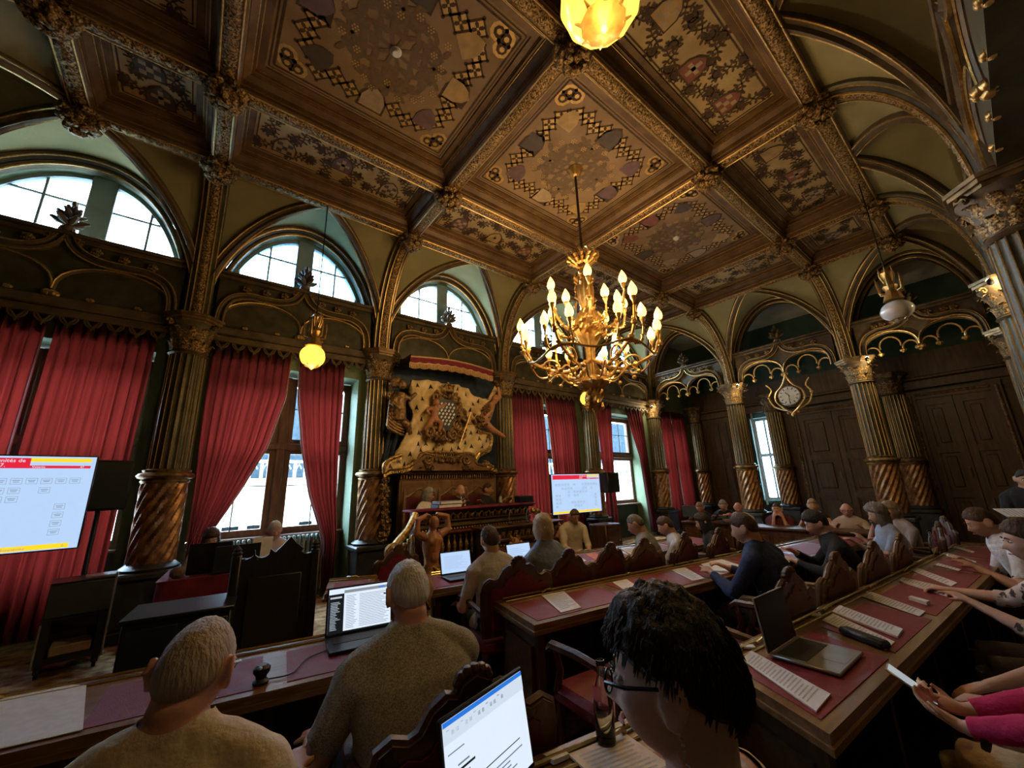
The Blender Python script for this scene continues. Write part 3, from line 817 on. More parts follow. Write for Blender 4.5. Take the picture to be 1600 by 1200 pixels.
def pelmet(M, W, par):
    m = MB(); m.box(0.2, W-0.2, -0.07, 0.12, 3.80, 3.93, M=M, c=0.015); m.box(0.2, W-0.2, -0.03, 0.12, 3.70, 3.80, M=M, c=0.01)
    o = obj('pelmet', m, PAINT2, par)
    c = MB(); n = int((W-0.5)/0.19)
    for i in range(n):
        x = 0.25+(W-0.5)*(i+0.5)/n; r = 0.075
        c.tube([M @ Vector((x-r*math.cos(t), -0.02, 3.70-0.09*math.sin(t))) for t in [PI*k/8 for k in range(9)]], 0.012, 5)
        c.tube([M @ Vector((x-0.06, -0.02, 3.70)), M @ Vector((x, -0.02, 3.60)), M @ Vector((x, -0.02, 3.565))], [0.01, 0.016, 0.008], 5)
        c.tube([M @ Vector((x+0.06, -0.02, 3.70)), M @ Vector((x, -0.02, 3.60)), M @ Vector((x+0.03, -0.02, 3.585))], [0.01, 0.016, 0.008], 5)
    cr = obj('cresting', c, PAINT2, o); cr['kind'] = 'stuff'
for (x0, x1, c, h) in BAYS[:5]:
    M = T(x0, YW, 0); tracery(M, x1-x0, wall_front); 
    if h: pelmet(M, x1-x0, wall_front)
arc_wall = struct('wall_arcade', 'openwork tracery arcade carrying the end lunettes')
for k, (y0, y1) in enumerate(EB):
    tracery(T(XE, y0, 0, rz=-PI/2), y0-y1, arc_wall, open_=True)
RBP = list(zip(RB[:-1], RB[1:]))
for (x0, x1) in RBP[:3]: tracery(T(x0, YR, 0, rz=PI), x0-x1, wall_rear, plain=True)
# throne bay solid wall
m = MB(); m.box(2.6, 4.95, YW+0.05, YW+0.18, 0, 3.95); obj('backing_panel', m, BLUEST, wall_front, smooth=False)

# ------------------------------------------------------------------ lower windows
def low_window(n, c, h, y, z1=3.44, mat=None, opened=False, label=''):
    t = struct('window_%d' % n, label); mat = mat or WFRAME
    x0, x1, zb = c-h, c+h, 0.92
    m = MB(); grid_wall(m, [x0, x0+0.10, c-0.15, c+0.15, x1-0.10, x1], [zb, zb+0.10, 2.16, 2.40, z1-0.12, z1],
        [(x0+0.10, c-0.15, zb+0.10, 2.16), (c+0.15, x1-0.10, zb+0.10, 2.16), (x0+0.10, c-0.15, 2.40, z1-0.12), (c+0.15, x1-0.10, 2.40, z1-0.12)], y, y+0.09)
    obj('window_frame', m, mat, t, smooth=False)
    m = MB(); m.box(c-0.07, c+0.07, y-0.05, y, zb, z1, c=0.02); obj('mullion', m, mat, t)
    m = MB(); m.box(x0, x1, y-0.06, y, 2.22, 2.33, c=0.02); obj('transom', m, mat, t)
    m = MB(); m.box(x0, x1, y-0.16, y+0.02, zb-0.05, zb, c=0.015); obj('window_sill', m, mat, t)
    for s in (0, 1):
        a, b = (x0+0.10, c-0.15) if s == 0 else (c+0.15, x1-0.10)
        for z0_, z1_, k in ((zb+0.10, 2.16, 0), (2.40, z1-0.12, 1)):
            if opened and k == 0 and s == 1: continue
            w = (b-a)
            m = MB(); m.box(a, b, y+0.035, y+0.042, z0_, z1_); g = obj('pane', m, TRANSP, t, smooth=False)
            bar = MB(); bar.box((a+b)/2-0.008, (a+b)/2+0.008, y+0.025, y+0.05, z0_, z1_); obj('glazing_bar', bar, LEAD, g)
            bar = MB(); zz = z0_+(z1_-z0_)*0.56; bar.box(a, b, y+0.025, y+0.05, zz-0.008, zz+0.008); obj('glazing_bar', bar, LEAD, g)
    if opened:
        M = T(x1-0.10, y+0.02, 0, rz=math.radians(108))
        L = 0.80; zz0, zz1 = zb+0.10, 2.16
        m = MB(); grid_wall(m, [0, 0.06, L-0.06, L], [zz0, zz0+0.07, (zz0+zz1)/2-0.015, (zz0+zz1)/2+0.015, zz1-0.06, zz1], [(0.06, L-0.06, zz0+0.07, (zz0+zz1)/2-0.015), (0.06, L-0.06, (zz0+zz1)/2+0.015, zz1-0.06)], -0.02, 0.02, M)
        ca = obj('open_casement', m, WHITEP, t, smooth=False)
        m = MB(); m.box(L/2-0.008, L/2+0.008, -0.015, 0.015, zz0, zz1, M=M); obj('glazing_bar', m, WHITEP, ca)
        m = MB(); m.box(0.06, L-0.06, -0.003, 0.003, zz0+0.07, zz1-0.06, M=M); obj('pane', m, TRANSP, ca)
    ap = MB(); ap.box(x0, x1, y-0.02, y+0.1, 0, zb-0.05); obj('apron_panel', ap, GREENP if not opened else pm('dark_green_panel', (0.03, 0.06, 0.045), None, 3, 0.6), t, smooth=False)
    return t
LEAD = pm('lead_came', (0.03, 0.03, 0.03), None, 10, 0.6)
low_window(11, -1.68, 1.03, 7.42, label='tall mullioned window behind the leftmost closed curtains')
low_window(12, 1.03, 1.03, 7.42, label='tall oak mullioned window between parted red curtains')
low_window(13, 6.57, 1.05, 7.42, label='tall mullioned window behind the curtains and wall screen')
low_window(14, 9.5, 1.08, 7.42, opened=True, label='tall mullioned window with a white casement swung open')
low_window(15, 12.28, 0.85, 7.42, label='tall mullioned window behind the furthest red curtains')
# aisle side window with white shutter at the far wall
t = struct('window_16', 'bright narrow window in the far aisle wall')
SW = Matrix(((0,1,0,0),(1,0,0,0),(0,0,1,0),(0,0,0,1)))
m = MB(); grid_wall(m, [4.45, 4.51, 4.72, 4.78, 4.99, 5.05], [0.85, 0.93, 2.15, 2.25, 3.27, 3.35], [(a, b, c_, d_) for a, b in ((4.51, 4.72), (4.78, 4.99)) for c_, d_ in ((0.93, 2.15), (2.25, 3.27))], XBK+0.25, XBK+0.32, SW)
obj('window_frame', m, WHITEP, t, smooth=False)
m = MB(); m.box(XBK+0.28, XBK+0.285, 4.48, 5.02, 0.9, 3.3); obj('pane', m, TRANSP, t)
# white folding shutter opened into the aisle
sh = thing('window_shutter', 'tall white panelled shutter standing open in the far aisle', 'shutter', (XBK-0.02, 4.98, 0.0), math.radians(200))
m = MB(); grid_wall(m, [0, 0.08, 0.44, 0.52], [0.75, 0.85, 1.75, 1.87, 2.6, 2.7, 3.35, 3.45], [(0.08, 0.44, 0.85, 1.75), (0.08, 0.44, 1.87, 2.6), (0.08, 0.44, 2.7, 3.35)], -0.025, 0.025)
obj('shutter_frame', m, WHITEP, sh, smooth=False)
for z0_, z1_ in ((0.85, 1.75), (1.87, 2.6), (2.7, 3.35)):
    m = MB(); m.box(0.08, 0.44, -0.012, 0.012, z0_, z1_); obj('shutter_panel', m, WHITEP, sh)

# ------------------------------------------------------------------ aisle panelling and doors
def panel_wall(y0, y1, par, ncol, x=XBK):
    w = (y1-y0)/ncol
    for k in range(ncol):
        a, b = y0+k*w, y0+(k+1)*w
        rows = [(0.15, 1.05), (1.15, 3.35)] if ncol < 5 else [(0.15, 1.0), (1.1, 2.3), (2.4, 3.3)]
        m = MB(); g = 0.09
        grid_wall(m, [a, a+g, b-g, b], [0.0, rows[0][0], rows[0][1], rows[1][0], rows[1][1], 3.5], [(a+g, b-g, r0, r1) for r0, r1 in rows], x-0.05, x, SW)
        f = obj('panel_frame', m, WOODP, par, smooth=False)
        for r0, r1 in rows:
            q = MB(); q.box(x-0.025, x, a+g, b-g, r0, r1); q.box(x-0.04, x, a+g+0.07, b-g-0.07, r0+0.07, r1-0.07, c=0.012); obj('panel', q, WOODP, f)
panel_wall(5.15, 6.6, wall_right, 2)
panel_wall(-0.5, 0.15, wall_right, 1)
panel_wall(3.92, 4.44, wall_right, 1)
def double_door(n, y0, y1, label):
    d = struct('door_%d' % n, label); h = 3.25
    m = MB(); grid_wall(m, [y0-0.16, y0, y1, y1+0.16], [0, h, h+0.2], [(y0, y1, 0, h)], XBK-0.12, XBK, SW); obj('door_frame', m, WOODP, d, smooth=False)
    fm = MB()
    for yy in (y0-0.09, y1+0.09): bumpy(fm, [(XBK-0.12, yy, 0.3), (XBK-0.12, yy, h+0.1)], (-1, 0, 0), 0.07, 0.03, 0.1)
    bumpy(fm, [(XBK-0.12, y0, h+0.1), (XBK-0.12, y1, h+0.1)], (-1, 0, 0), 0.07, 0.03, 0.1)
    o = obj('carved_border', fm, pm('dull_carved_oak', (0.06, 0.035, 0.014), (0.20, 0.12, 0.05), 30, 0.45, 0.3), d); o['kind'] = 'stuff'
    c = (y0+y1)/2
    for a, b in ((y0, c-0.006), (c+0.006, y1)):
        m = MB(); g = 0.13; rows = [(0.2, 0.95), (1.1, 1.95), (2.1, 3.08)]
        grid_wall(m, [a, a+g, b-g, b], [0, 0.2, 0.95, 1.1, 1.95, 2.1, 3.08, h], [(a+g, b-g, r0, r1) for r0, r1 in rows], XBK-0.08, XBK-0.02, SW)
        lf = obj('door_leaf', m, WOODP, d, smooth=False)
        for r0, r1 in rows:
            q = MB(); q.box(XBK-0.045, XBK-0.02, a+g, b-g, r0, r1); q.box(XBK-0.065, XBK-0.02, a+g+0.08, b-g-0.08, r0+0.08, r1-0.08, c=0.015); obj('door_panel', q, WOODP, lf)
    m = MB(); m.tube([(XBK-0.11, c+0.07, 1.62), (XBK-0.13, c+0.07, 1.60), (XBK-0.13, c+0.07, 1.42), (XBK-0.11, c+0.07, 1.40)], 0.012, 6); obj('door_handle', m, BRASS, d)
double_door(1, 2.15, 3.75, 'dark oak double door in the aisle under the clock')
double_door(2, 0.05, 1.25, 'dark oak double door at the right beyond the large column')
m = MB(); m.box(XBK-0.10, XBK, -0.5, YW, 3.5, 3.72, c=0.02); m.box(XBK-0.16, XBK, -0.5, YW, 3.72, 3.80, c=0.02); obj('cornice', m, WOODP, wall_right)
m = MB(); m.box(XBK-0.06, XBK, -0.5, YW, 3.8, 4.4); obj('frieze_board', m, WOODP, wall_right)

# ------------------------------------------------------------------ curtains
def curtain(label, x_top0, x_top1, prof, y=6.89, ztop=3.74, zbot=0.12, folds=9, seed=0, amp=0.045):
    """prof: list of (z, x0, x1) edges from top to bottom"""
    rg = random.Random(seed); ph = [rg.uniform(0, 6) for _ in range(4)]
    prof = sorted(prof)
    def edge(z, k):
        for (za, *a), (zb_, *b) in zip(prof[:-1], prof[1:]):
            if za <= z <= zb_: t = (z-za)/(zb_-za); t = t*t*(3-2*t) if False else t; return a[k]+(b[k]-a[k])*t
        return prof[-1][1+k] if z > prof[-1][0] else prof[0][1+k]
    m = MB()
    def fn(u, v):
        z = ztop+(zbot-ztop)*v; a, b = edge(z, 0), edge(z, 1)
        w = b-a; full = max(0.2, w/(x_top1-x_top0))
        f = math.sin(2*PI*folds*u+ph[0]+0.5*math.sin(2*PI*u*2+ph[1])+0.25*math.sin(3*v+ph[2]))
        f2 = math.sin(2*PI*folds*2.3*u+ph[3]+v)*0.3
        return (a+w*(u+0.012*math.sin(2*PI*folds*u*1.0+ph[2])), y+(f+f2)*amp*(0.6+0.5*v)*(1.2-0.3*full), z)
    m.grid(fn, folds*12, 30)
    t = thing('curtain', label, 'curtain', (0, 0, 0), 0, 'red velvet curtains')
    obj('drape', m, VELVET, t, smooth=True)
    # fringe trim along the inner edge and header tape
    hd = MB(); hd.tube([fn(i/40, 0.0) for i in range(41)], 0.018, 5); obj('heading', hd, MAROON, t)
    return t, fn
def trim(t, fn, u):
    m = MB(); m.tube([fn(u, j/40) for j in range(41)], 0.013, 5); obj('fringe_trim', m, pm('red_gold_fringe', (0.25, 0.10, 0.05), (0.42, 0.20, 0.10), 60, 0.8), t)
t, fn = curtain('leftmost drawn red curtain behind the left screen', -2.75, -1.62, [(3.74, -2.75, -1.64), (0.1, -2.7, -1.66)], folds=11, seed=1)
t, fn = curtain('drawn red curtain between the left screen and the dark loudspeaker', -1.58, -0.66, [(3.74, -1.58, -0.66), (0.1, -1.62, -0.72)], folds=9, seed=2)
t, fn = curtain('red curtain swept to the left of the bright mullioned window', -0.03, 0.93, [(3.74, -0.05, 0.96), (3.0, -0.05, 0.94), (2.2, -0.03, 0.77), (1.6, 0.0, 0.52), (1.05, 0.02, 0.25), (0.75, 0.02, 0.14), (0.1, 0.0, 0.13)], folds=9, seed=3); trim(t, fn, 1.0)
t, fn = curtain('red curtain swept to the right of the bright mullioned window', 1.08, 1.80, [(3.74, 1.08, 1.79), (3.0, 1.12, 1.80), (2.2, 1.25, 1.80), (1.5, 1.42, 1.82), (0.85, 1.66, 1.86), (0.1, 1.70, 1.84)], folds=7, seed=4); trim(t, fn, 0.0)
t, fn = curtain('broad red curtain left of the wall screen', 5.50, 6.50, [(3.74, 5.48, 6.42), (2.6, 5.45, 6.50), (0.1, 5.45, 6.56)], folds=10, seed=5); trim(t, fn, 1.0)
t, fn = curtain('red curtain directly behind the wall screen', 6.52, 7.62, [(3.74, 6.48, 7.55), (2.8, 6.60, 7.62), (0.1, 6.78, 7.62)], folds=10, seed=6); trim(t, fn, 0.0)
t, fn = curtain('narrow red curtain left of the open casement', 8.42, 9.10, [(3.74, 8.40, 9.12), (2.6, 8.50, 9.0), (1.6, 8.55, 8.92), (0.1, 8.56, 8.90)], folds=7, seed=7)
t, fn = curtain('slim red curtain pulled aside right of the open casement', 9.9, 10.6, [(3.74, 9.75, 10.62), (3.0, 9.95, 10.62), (2.2, 10.25, 10.6), (0.1, 10.45, 10.62)], folds=6, seed=8)
t, fn = curtain('far red curtain in the aisle, left of its pair', 11.45, 12.25, [(3.74, 11.42, 12.2), (0.1, 11.42, 12.28)], folds=8, seed=9); trim(t, fn, 1.0)
t, fn = curtain('far red curtain in the aisle, right of its pair', 12.3, 13.1, [(3.74, 12.26, 13.1), (0.1, 12.36, 13.1)], folds=8, seed=10)

# ------------------------------------------------------------------ the building across the court
fac = thing('stone_building', 'pale stone building across the court seen through the windows', 'building', (0, 19, 0))
m = MB(); fx = [-14, 34]; wh = []
cx = -12.0
wins = []
while cx < 32:
    for dx in (0, 0.8):
        for (a, b) in ((-2.2, -0.9), (-0.7, 0.35)): wins.append((cx+dx, cx+dx+0.55, a, b))
    cx += 2.6
grid_wall(m, fx+[e for w_ in wins for e in w_[:2]], [-6, -2.2, -0.9, -0.7, 0.35, 2.0], wins, 0, 0.6)
obj('facade', m, STONE, fac, smooth=False)
for (a, b, c_, d_) in wins:
    if -8 < a < 26:
        q = MB(); q.box(a, b, 0.3, 0.33, c_, d_); q.box((a+b)/2-0.02, (a+b)/2+0.02, 0.26, 0.3, c_, d_)
        obj('window', q, pm('far_window_glass', (0.007, 0.009, 0.010), (0.011, 0.013, 0.014), 3, 0.9, spec=0.0), fac, smooth=False)
m = MB(); m.box(-14, 34, -0.15, 0.1, 1.05, 1.2); m.box(-14, 34, -0.2, 0.2, 2.0, 2.12); obj('string_course', m, STONE, fac, smooth=False)
bal = MB(); bal.box(-14, 34, -0.1, 0.1, 2.75, 2.85); x = -10.0
while x < 28:
    bal.box(x, x+0.10, -0.06, 0.06, 2.12, 2.75); bal.tube([(x+0.1, 0, 2.5), (x+0.2, 0, 2.7), (x+0.3, 0, 2.5)], 0.03, 4); x += 0.4
o = obj('balustrade', bal, STONE, fac, smooth=False); o['kind'] = 'stuff'
m = MB(); m.add([(-14, 0.8, 2.1), (34, 0.8, 2.1), (34, 4.5, 7.0), (-14, 4.5, 7.0), (-14, 4.6, 2.1), (34, 4.6, 2.1)], [(0, 1, 2, 3), (3, 2, 5, 4)]); obj('slate_roof', m, SLATE, fac, smooth=False)
m = MB(); m.box(-30, 50, -10.9, 30, -6.2, -6.0)
court = tag(obj('floor', m, STONE, smooth=False), 'pale paved courtyard outside the windows', kind='structure'); court.location = (0, 19, 0)
# ------------------------------------------------------------------ people
SKIN = {k: pm('skin_'+k, c, tuple(min(1, x*1.15) for x in c), 14, 0.5, 0, 0.06, 160, spec=0.35) for k, c in dict(fair=(0.60, 0.37, 0.27), tan=(0.50, 0.28, 0.185), ruddy=(0.58, 0.30, 0.22), olive=(0.45, 0.26, 0.165)).items()}
def hairmat(n, c1, c2): return pm('hair_'+n, c1, c2, 26, 0.55, 0, 0.6, 120, stretch=(1, 1, 0.18), contrast=(0.3, 0.7))
HAIR = dict(white=hairmat('white', (0.52, 0.51, 0.49), (0.78, 0.77, 0.74)), grey=hairmat('grey', (0.20, 0.19, 0.17), (0.36, 0.34, 0.31)), dark=hairmat('dark', (0.012, 0.010, 0.008), (0.035, 0.027, 0.02)),
    brown=hairmat('brown', (0.05, 0.028, 0.014), (0.11, 0.062, 0.03)), blond=hairmat('blond', (0.40, 0.30, 0.17), (0.60, 0.48, 0.30)), ash=hairmat('ash', (0.24, 0.17, 0.10), (0.40, 0.30, 0.18)), stubble=hairmat('stubble', (0.36, 0.28, 0.22), (0.52, 0.44, 0.37)), salt=hairmat('salt', (0.09, 0.075, 0.06), (0.22, 0.19, 0.155)))
EYEW = pm('eye_white', (0.72, 0.70, 0.68), None, 5, 0.3); EYED = pm('eye_iris', (0.03, 0.02, 0.015), None, 5, 0.2); LIP = pm('lip_rose', (0.32, 0.10, 0.085), None, 20, 0.5)
def head_pt(d):
    x, y, z = d
    p = Vector((0.077*x, 0.097*y, 0.118*z))
    w = sstep(0.05, 1.0, -z)
    p.x *= 1-0.30*w
    if y < 0: p.y *= 1-0.42*w
    else: p.y = p.y*(1-0.04*w)+0.012*w*sstep(0.2, 0.8, y)
    if z > 0: p.x *= 1-0.05*z
    if y > 0:
        f = sstep(0.35, 0.9, y)
        p.y -= 0.006*f*math.exp(-((p.z-0.03)/0.05)**2)
        # nose
        zz = p.z
        prof = sstep(0.022, -0.030, zz)*(1-sstep(-0.034, -0.044, zz))
        p.y += 0.030*prof*math.exp(-(p.x/0.0135)**2)*f
        for s in (-1, 1):
            p.y -= 0.010*math.exp(-(((p.x-s*0.031)/0.014)**2+((zz-0.008)/0.011)**2))*f
            p.y += 0.004*math.exp(-(((p.x-s*0.030)/0.02)**2+((zz-0.027)/0.008)**2))*f
            p.y += 0.004*math.exp(-(((p.x-s*0.042)/0.02)**2+((zz+0.02)/0.018)**2))*f
        p.y += 0.005*math.exp(-((p.x/0.022)**2+((zz+0.064)/0.007)**2))*f
        p.y -= 0.005*math.exp(-((p.x/0.025)**2+((zz+0.082)/0.006)**2))*f
        p.y += 0.007*math.exp(-((p.x/0.02)**2+((zz+0.102)/0.012)**2))*f
    return p
def head_mesh(nu=44, nv=36):
    v = []; f = []
    for j in range(nv+1):
        t = PI*j/nv
        for i in range(nu):
            a = 2*PI*i/nu
            v.append(head_pt((math.sin(t)*math.cos(a), math.sin(t)*math.sin(a), math.cos(t))))
    for j in range(nv):
        for i in range(nu):
            k = (i+1) % nu; f.append((j*nu+i, (j+1)*nu+i, (j+1)*nu+k, j*nu+k))
    return v, f
HEADV, HEADF = head_mesh()
class Body:
    def __init__(s): s.v = []; s.f = []; s.l = []
    def add(s, v, f, lab):
        n = len(s.v); s.v += [tuple(p) for p in v]; s.f += [tuple(i+n for i in q) for q in f]
        s.l += (lab if isinstance(lab, list) else [lab]*len(v))
    def limb(s, pts, rad, labs, n=12, flat=None):
        m = MB(); m.tube(pts, rad, n); lab = []
        for i in range(len(pts)): lab += [labs if isinstance(labs, str) else labs[i]]*n
        s.add(m.v, m.f, lab)
    def ball(s, c, r, lab, n=12, k=8):
        m = MB(); m.ball(c, r, n, k); s.add(m.v, m.f, lab)
def hand_parts(B, wrist, fdir, palm, side, curl=0.5, spread=0.10, lab='hand', thumb_out=0.7):
    """palm with four unequal bent fingers and a thumb from the side of the palm"""
    f = Vector(fdir).normalized(); n = Vector(palm); n = (n-f*n.dot(f)).normalized(); s = f.cross(n)*side   # s points to the thumb side
    w = Vector(wrist)
    m = MB(); secs = [(0.0, 0.024, 0.020), (0.03, 0.034, 0.018), (0.065, 0.040, 0.016), (0.09, 0.040, 0.014)]
    v = []; q = 12; fc = []
    for (t, a, b) in secs:
        for k in range(q):
            an = 2*PI*k/q; v.append(w+f*t+s*(a*math.cos(an))+n*(b*math.sin(an)))
    for i in range(len(secs)-1):
        for k in range(q): fc.append((i*q+k, i*q+(k+1) % q, (i+1)*q+(k+1) % q, (i+1)*q+k))
    fc += [tuple(range(q-1, -1, -1)), tuple((len(secs)-1)*q+k for k in range(q))]
    B.add(v, fc, lab)
    for k, (off, L) in enumerate(((0.030, 0.072), (0.010, 0.080), (-0.010, 0.074), (-0.029, 0.058))):
        p = w+f*0.085+s*off; d = (f+s*(spread*(1.5-k)*0.5)).normalized(); pts = [p-d*0.02, p]; c = curl*(0.8+0.15*k)
        ang = 0
        for j, fr in enumerate((0.45, 0.32, 0.23)):
            ang += c*(0.7 if j == 0 else 0.9)
            dd = d*math.cos(ang)+n*math.sin(ang)
            p = p+dd*(L*fr); pts.append(p)
        B.limb(pts, [0.0095, 0.0098, 0.0088, 0.0080, 0.0062], lab, 8)
    p = w+f*0.028+s*0.026; d1 = (f*0.55+s*thumb_out+n*0.25).normalized(); d2 = (f*0.85+s*0.25+n*0.35).normalized()
    B.limb([p-d1*0.015, p, p+d1*0.036, p+d1*0.036+d2*0.03], [0.013, 0.0125, 0.011, 0.0075], lab, 8)
def ik(a, t, l1, l2, pole):
    a = Vector(a); t = Vector(t); d = t-a; L = min(d.length, (l1+l2)*0.995); d = d.normalized()
    x = (l1*l1-l2*l2+L*L)/(2*L); h = math.sqrt(max(0, l1*l1-x*x))
    p = Vector(pole); p = p-d*p.dot(d); p = p.normalized()
    return a+d*x+p*h, a+d*L
def person(label, loc, face, lean=0.15, head=(0, 0, 0), hands=((0.12, 0.42, 0.80), (-0.12, 0.42, 0.80)), skin='fair', hair='brown', style='short', shirt=((0.6, 0.6, 0.6), 'shirt'), trousers=(0.03, 0.035, 0.05), sleeve='short', girth=1.0, size=1.0, female=False, seat=0.46, glasses=None, voxel=0.013, standing=False, curl=0.5, collar=True, face_detail=True, shirtmat=None, twist=0.0, strands=0, elbow_out=(0.5, 0.5), palm=(0, 0, -1), hand_dir=None, beard=None, ears=True, bare_neck=False, neck=0.122):
    """face: heading of the face direction in radians (0 = +y, positive to the left). seated by default."""
    B = Body()
    sh = (0.165 if female else 0.192); g = girth
    if standing: P = Vector((0, 0, 0.95))
    else: P = Vector((0, 0, seat+0.09))
    def spine(t):   # t metres along the spine
        a = lean*(0.55+0.9*t/0.5); return P+Vector((0, math.sin(lean*0.75)*t+0.05*math.sin(lean)*(t/0.5)**2, t*math.cos(a*0.6)))
    tw = lambda t: Matrix.Rotation(twist*t/0.5, 3, 'Z')
    secs = [(-0.13, 0.12, 0.11), (-0.08, 0.168, 0.14), (0.0, 0.178, 0.145), (0.10, 0.165 if not female else 0.142, 0.128), (0.20, 0.162 if not female else 0.14, 0.122), (0.30, 0.172 if not female else 0.15, 0.125), (0.38, 0.182 if not female else 0.158, 0.118), (0.44, 0.175 if not female else 0.15, 0.100), (0.485, 0.135 if not female else 0.118, 0.078), (0.515, 0.085, 0.066), (0.54, 0.062, 0.060)]
    v = []; f = []; lab = []; q = 24
    for (t, a, b) in secs:
        c = spine(t); gg = g if t < 0.40 else 1+(g-1)*0.4
        for k in range(q):
            an = 2*PI*k/q; ca, sa = math.cos(an), math.sin(an)
            ex = 0.8
            o = tw(max(t, 0)) @ Vector((a*gg*math.copysign(abs(ca)**ex, ca), b*gg*math.copysign(abs(sa)**ex, sa), 0))
            v.append(c+o); lab.append('neck' if (t > 0.52 and not collar) or (bare_neck and t > 0.49) else ('torso' if t > -0.03 else 'hip'))
    for i in range(len(secs)-1):
        for k in range(q): f.append((i*q+k, i*q+(k+1) % q, (i+1)*q+(k+1) % q, (i+1)*q+k))
    f += [tuple(range(q-1, -1, -1)), tuple((len(secs)-1)*q+k for k in range(q))]
    B.add(v, f, lab)
    Nb = spine(0.52)
    hyaw, hpit, hroll = head
    HR = Matrix.Rotation(hyaw+twist*0.6, 4, 'Z') @ Matrix.Rotation(-lean*0.35-hpit, 4, 'X') @ Matrix.Rotation(hroll, 4, 'Y')
    hc = Nb+Vector((0, 0.010+0.02*math.sin(lean+hpit), 0.0))+(HR.to_3x3() @ Vector((0, 0.012, neck)))
    HM = Matrix.Translation(hc) @ HR
    if female: HM = HM @ Matrix.Scale(0.96, 4)
    B.limb([Nb-Vector((0, 0, 0.06)), Nb+Vector((0, 0.008, 0.02)), hc-(HR.to_3x3() @ Vector((0, 0.03, 0.05)))], [0.066*(0.9 if female else 1.05), 0.060*(0.88 if female else 1.06), 0.060*(0.88 if female else 1.04)], ['torso' if collar else 'neck', 'neck', 'head'], 16)
    B.add([HM @ p for p in HEADV], HEADF, 'head')
    for s in (-1, 1):
        m = MB(); m.ball((s*0.082, -0.010, -0.004), (0.013, 0.022, 0.034), 10, 8); B.add([HM @ Vector(p) for p in m.v], m.f, 'head')
        m = MB(); m.tube([(s*0.082, 0.008, -0.030), (s*0.091, -0.012, -0.034), (s*0.099, -0.034, 0.006), (s*0.095, -0.024, 0.033), (s*0.084, 0.006, 0.028)], [0.007, 0.008, 0.008, 0.008, 0.006], 7); B.add([HM @ Vector(p) for p in m.v], m.f, 'head')
    # arms
    for s, tgt, eo in ((1, hands[0], elbow_out[0]), (-1, hands[1], elbow_out[1])):
        S = spine(0.405)+(tw(0.405) @ Vector((s*sh*(0.96+(g-1)*0.35), -0.005, 0)))
        rb = 0.064*(0.88 if female else 1)*(1+(g-1)*0.4); B.ball(S, rb, 'sleeve')
        B.limb([spine(0.50)+Vector((s*0.04, -0.01, 0)), spine(0.475)+(tw(0.47) @ Vector((s*sh*0.55, -0.012, 0))), S+Vector((0, 0, 0.012))], [0.05, 0.052, rb*0.86], 'torso', 12)
        if tgt is None: continue
        E, Wr = ik(S, tgt, 0.285, 0.255, (s*eo, -0.45, -0.8))
        ua = [S.lerp(E, k/6) for k in range(7)]
        k_ = (0.86 if female else 1.0)*(1+(g-1)*0.5)
        rl = [0.066, 0.062, 0.057, 0.053, 0.050, 0.047, 0.045]
        short = {'none': 0, 'cap': 2, 'short': 4, 'roll': 6, 'long': 7}[sleeve]
        B.limb(ua, [r*k_ for r in rl], ['sleeve' if i <= short else 'arm' for i in range(7)], 14)
        fa = [E.lerp(Wr, k/6) for k in range(7)]
        B.ball(E, 0.045*k_, 'sleeve' if short >= 6 else 'arm', 10, 6)
        B.limb(fa, [r*k_ for r in (0.044, 0.045, 0.042, 0.038, 0.033, 0.029, 0.027)], ['sleeve' if (sleeve == 'long' and i < 6) or (sleeve == 'roll' and i < 2) else 'arm' for i in range(7)], 14)
        fd = (Wr-E).normalized()
        if hand_dir: fd = Vector(hand_dir[0 if s == 1 else 1])
        pl = palm[0 if s == 1 else 1] if isinstance(palm[0], tuple) else palm
        hand_parts(B, Wr, fd, pl, -s if Vector(pl).z < 0 else s, curl)
    # legs
    for s in (1, -1):
        if standing:
            K = Vector((s*0.10, 0.02, 0.50)); A = Vector((s*0.11, 0, 0.09)); H = Vector((s*0.09, 0, 0.92))
        else:
            H = P+Vector((s*0.09, 0, -0.03)); K = Vector((s*0.14, 0.44, seat+0.06)); A = Vector((s*0.13, 0.42, 0.09))
        B.limb([H, H.lerp(K, 0.5), K], [0.092*g, 0.080*g, 0.062], 'leg', 14)
        B.limb([K, K.lerp(A, 0.35), A], [0.060, 0.056, 0.040], 'leg', 12)
        B.limb([A+Vector((0, -0.04, -0.04)), A+Vector((0, 0.06, -0.045)), A+Vector((0, 0.17, -0.06))], [0.042, 0.045, 0.03], 'foot', 10)
    B.v = [(x*size, y*size, z*size) for x, y, z in B.v]
    me0 = bpy.data.meshes.new('tmp'); me0.from_pydata(B.v, [], B.f); me0.update()
    o0 = bpy.data.objects.new('tmp', me0); COL.objects.link(o0)
    md = o0.modifiers.new('r', 'REMESH'); md.mode = 'VOXEL'; md.voxel_size = voxel; md.use_smooth_shade = True
    ms = o0.modifiers.new('s', 'SMOOTH'); ms.factor = 0.5; ms.iterations = 2 if voxel > 0.009 else 4
    dg = bpy.context.evaluated_depsgraph_get(); ev = o0.evaluated_get(dg)
    me = bpy.data.meshes.new_from_object(ev); bpy.data.objects.remove(o0); bpy.data.meshes.remove(me0)
    me.name = 'person'; me.materials.clear(); me.materials.append(SKIN[skin]); me.shade_smooth()
    o = bpy.data.objects.new('person', me); COL.objects.link(o); o.location = loc; o.rotation_euler = (0, 0, face)
    tag(o, label, 'person', 'people in the chamber')
    kd = kdtree.KDTree(len(B.v))
    for i, p in enumerate(B.v): kd.insert(p, i)
    kd.balance()
    nv = len(me.vertices); co = np.empty(nv*3); me.vertices.foreach_get('co', co); co = co.reshape(-1, 3)
    no = np.empty(nv*3); me.vertices.foreach_get('normal', no); no = no.reshape(-1, 3)
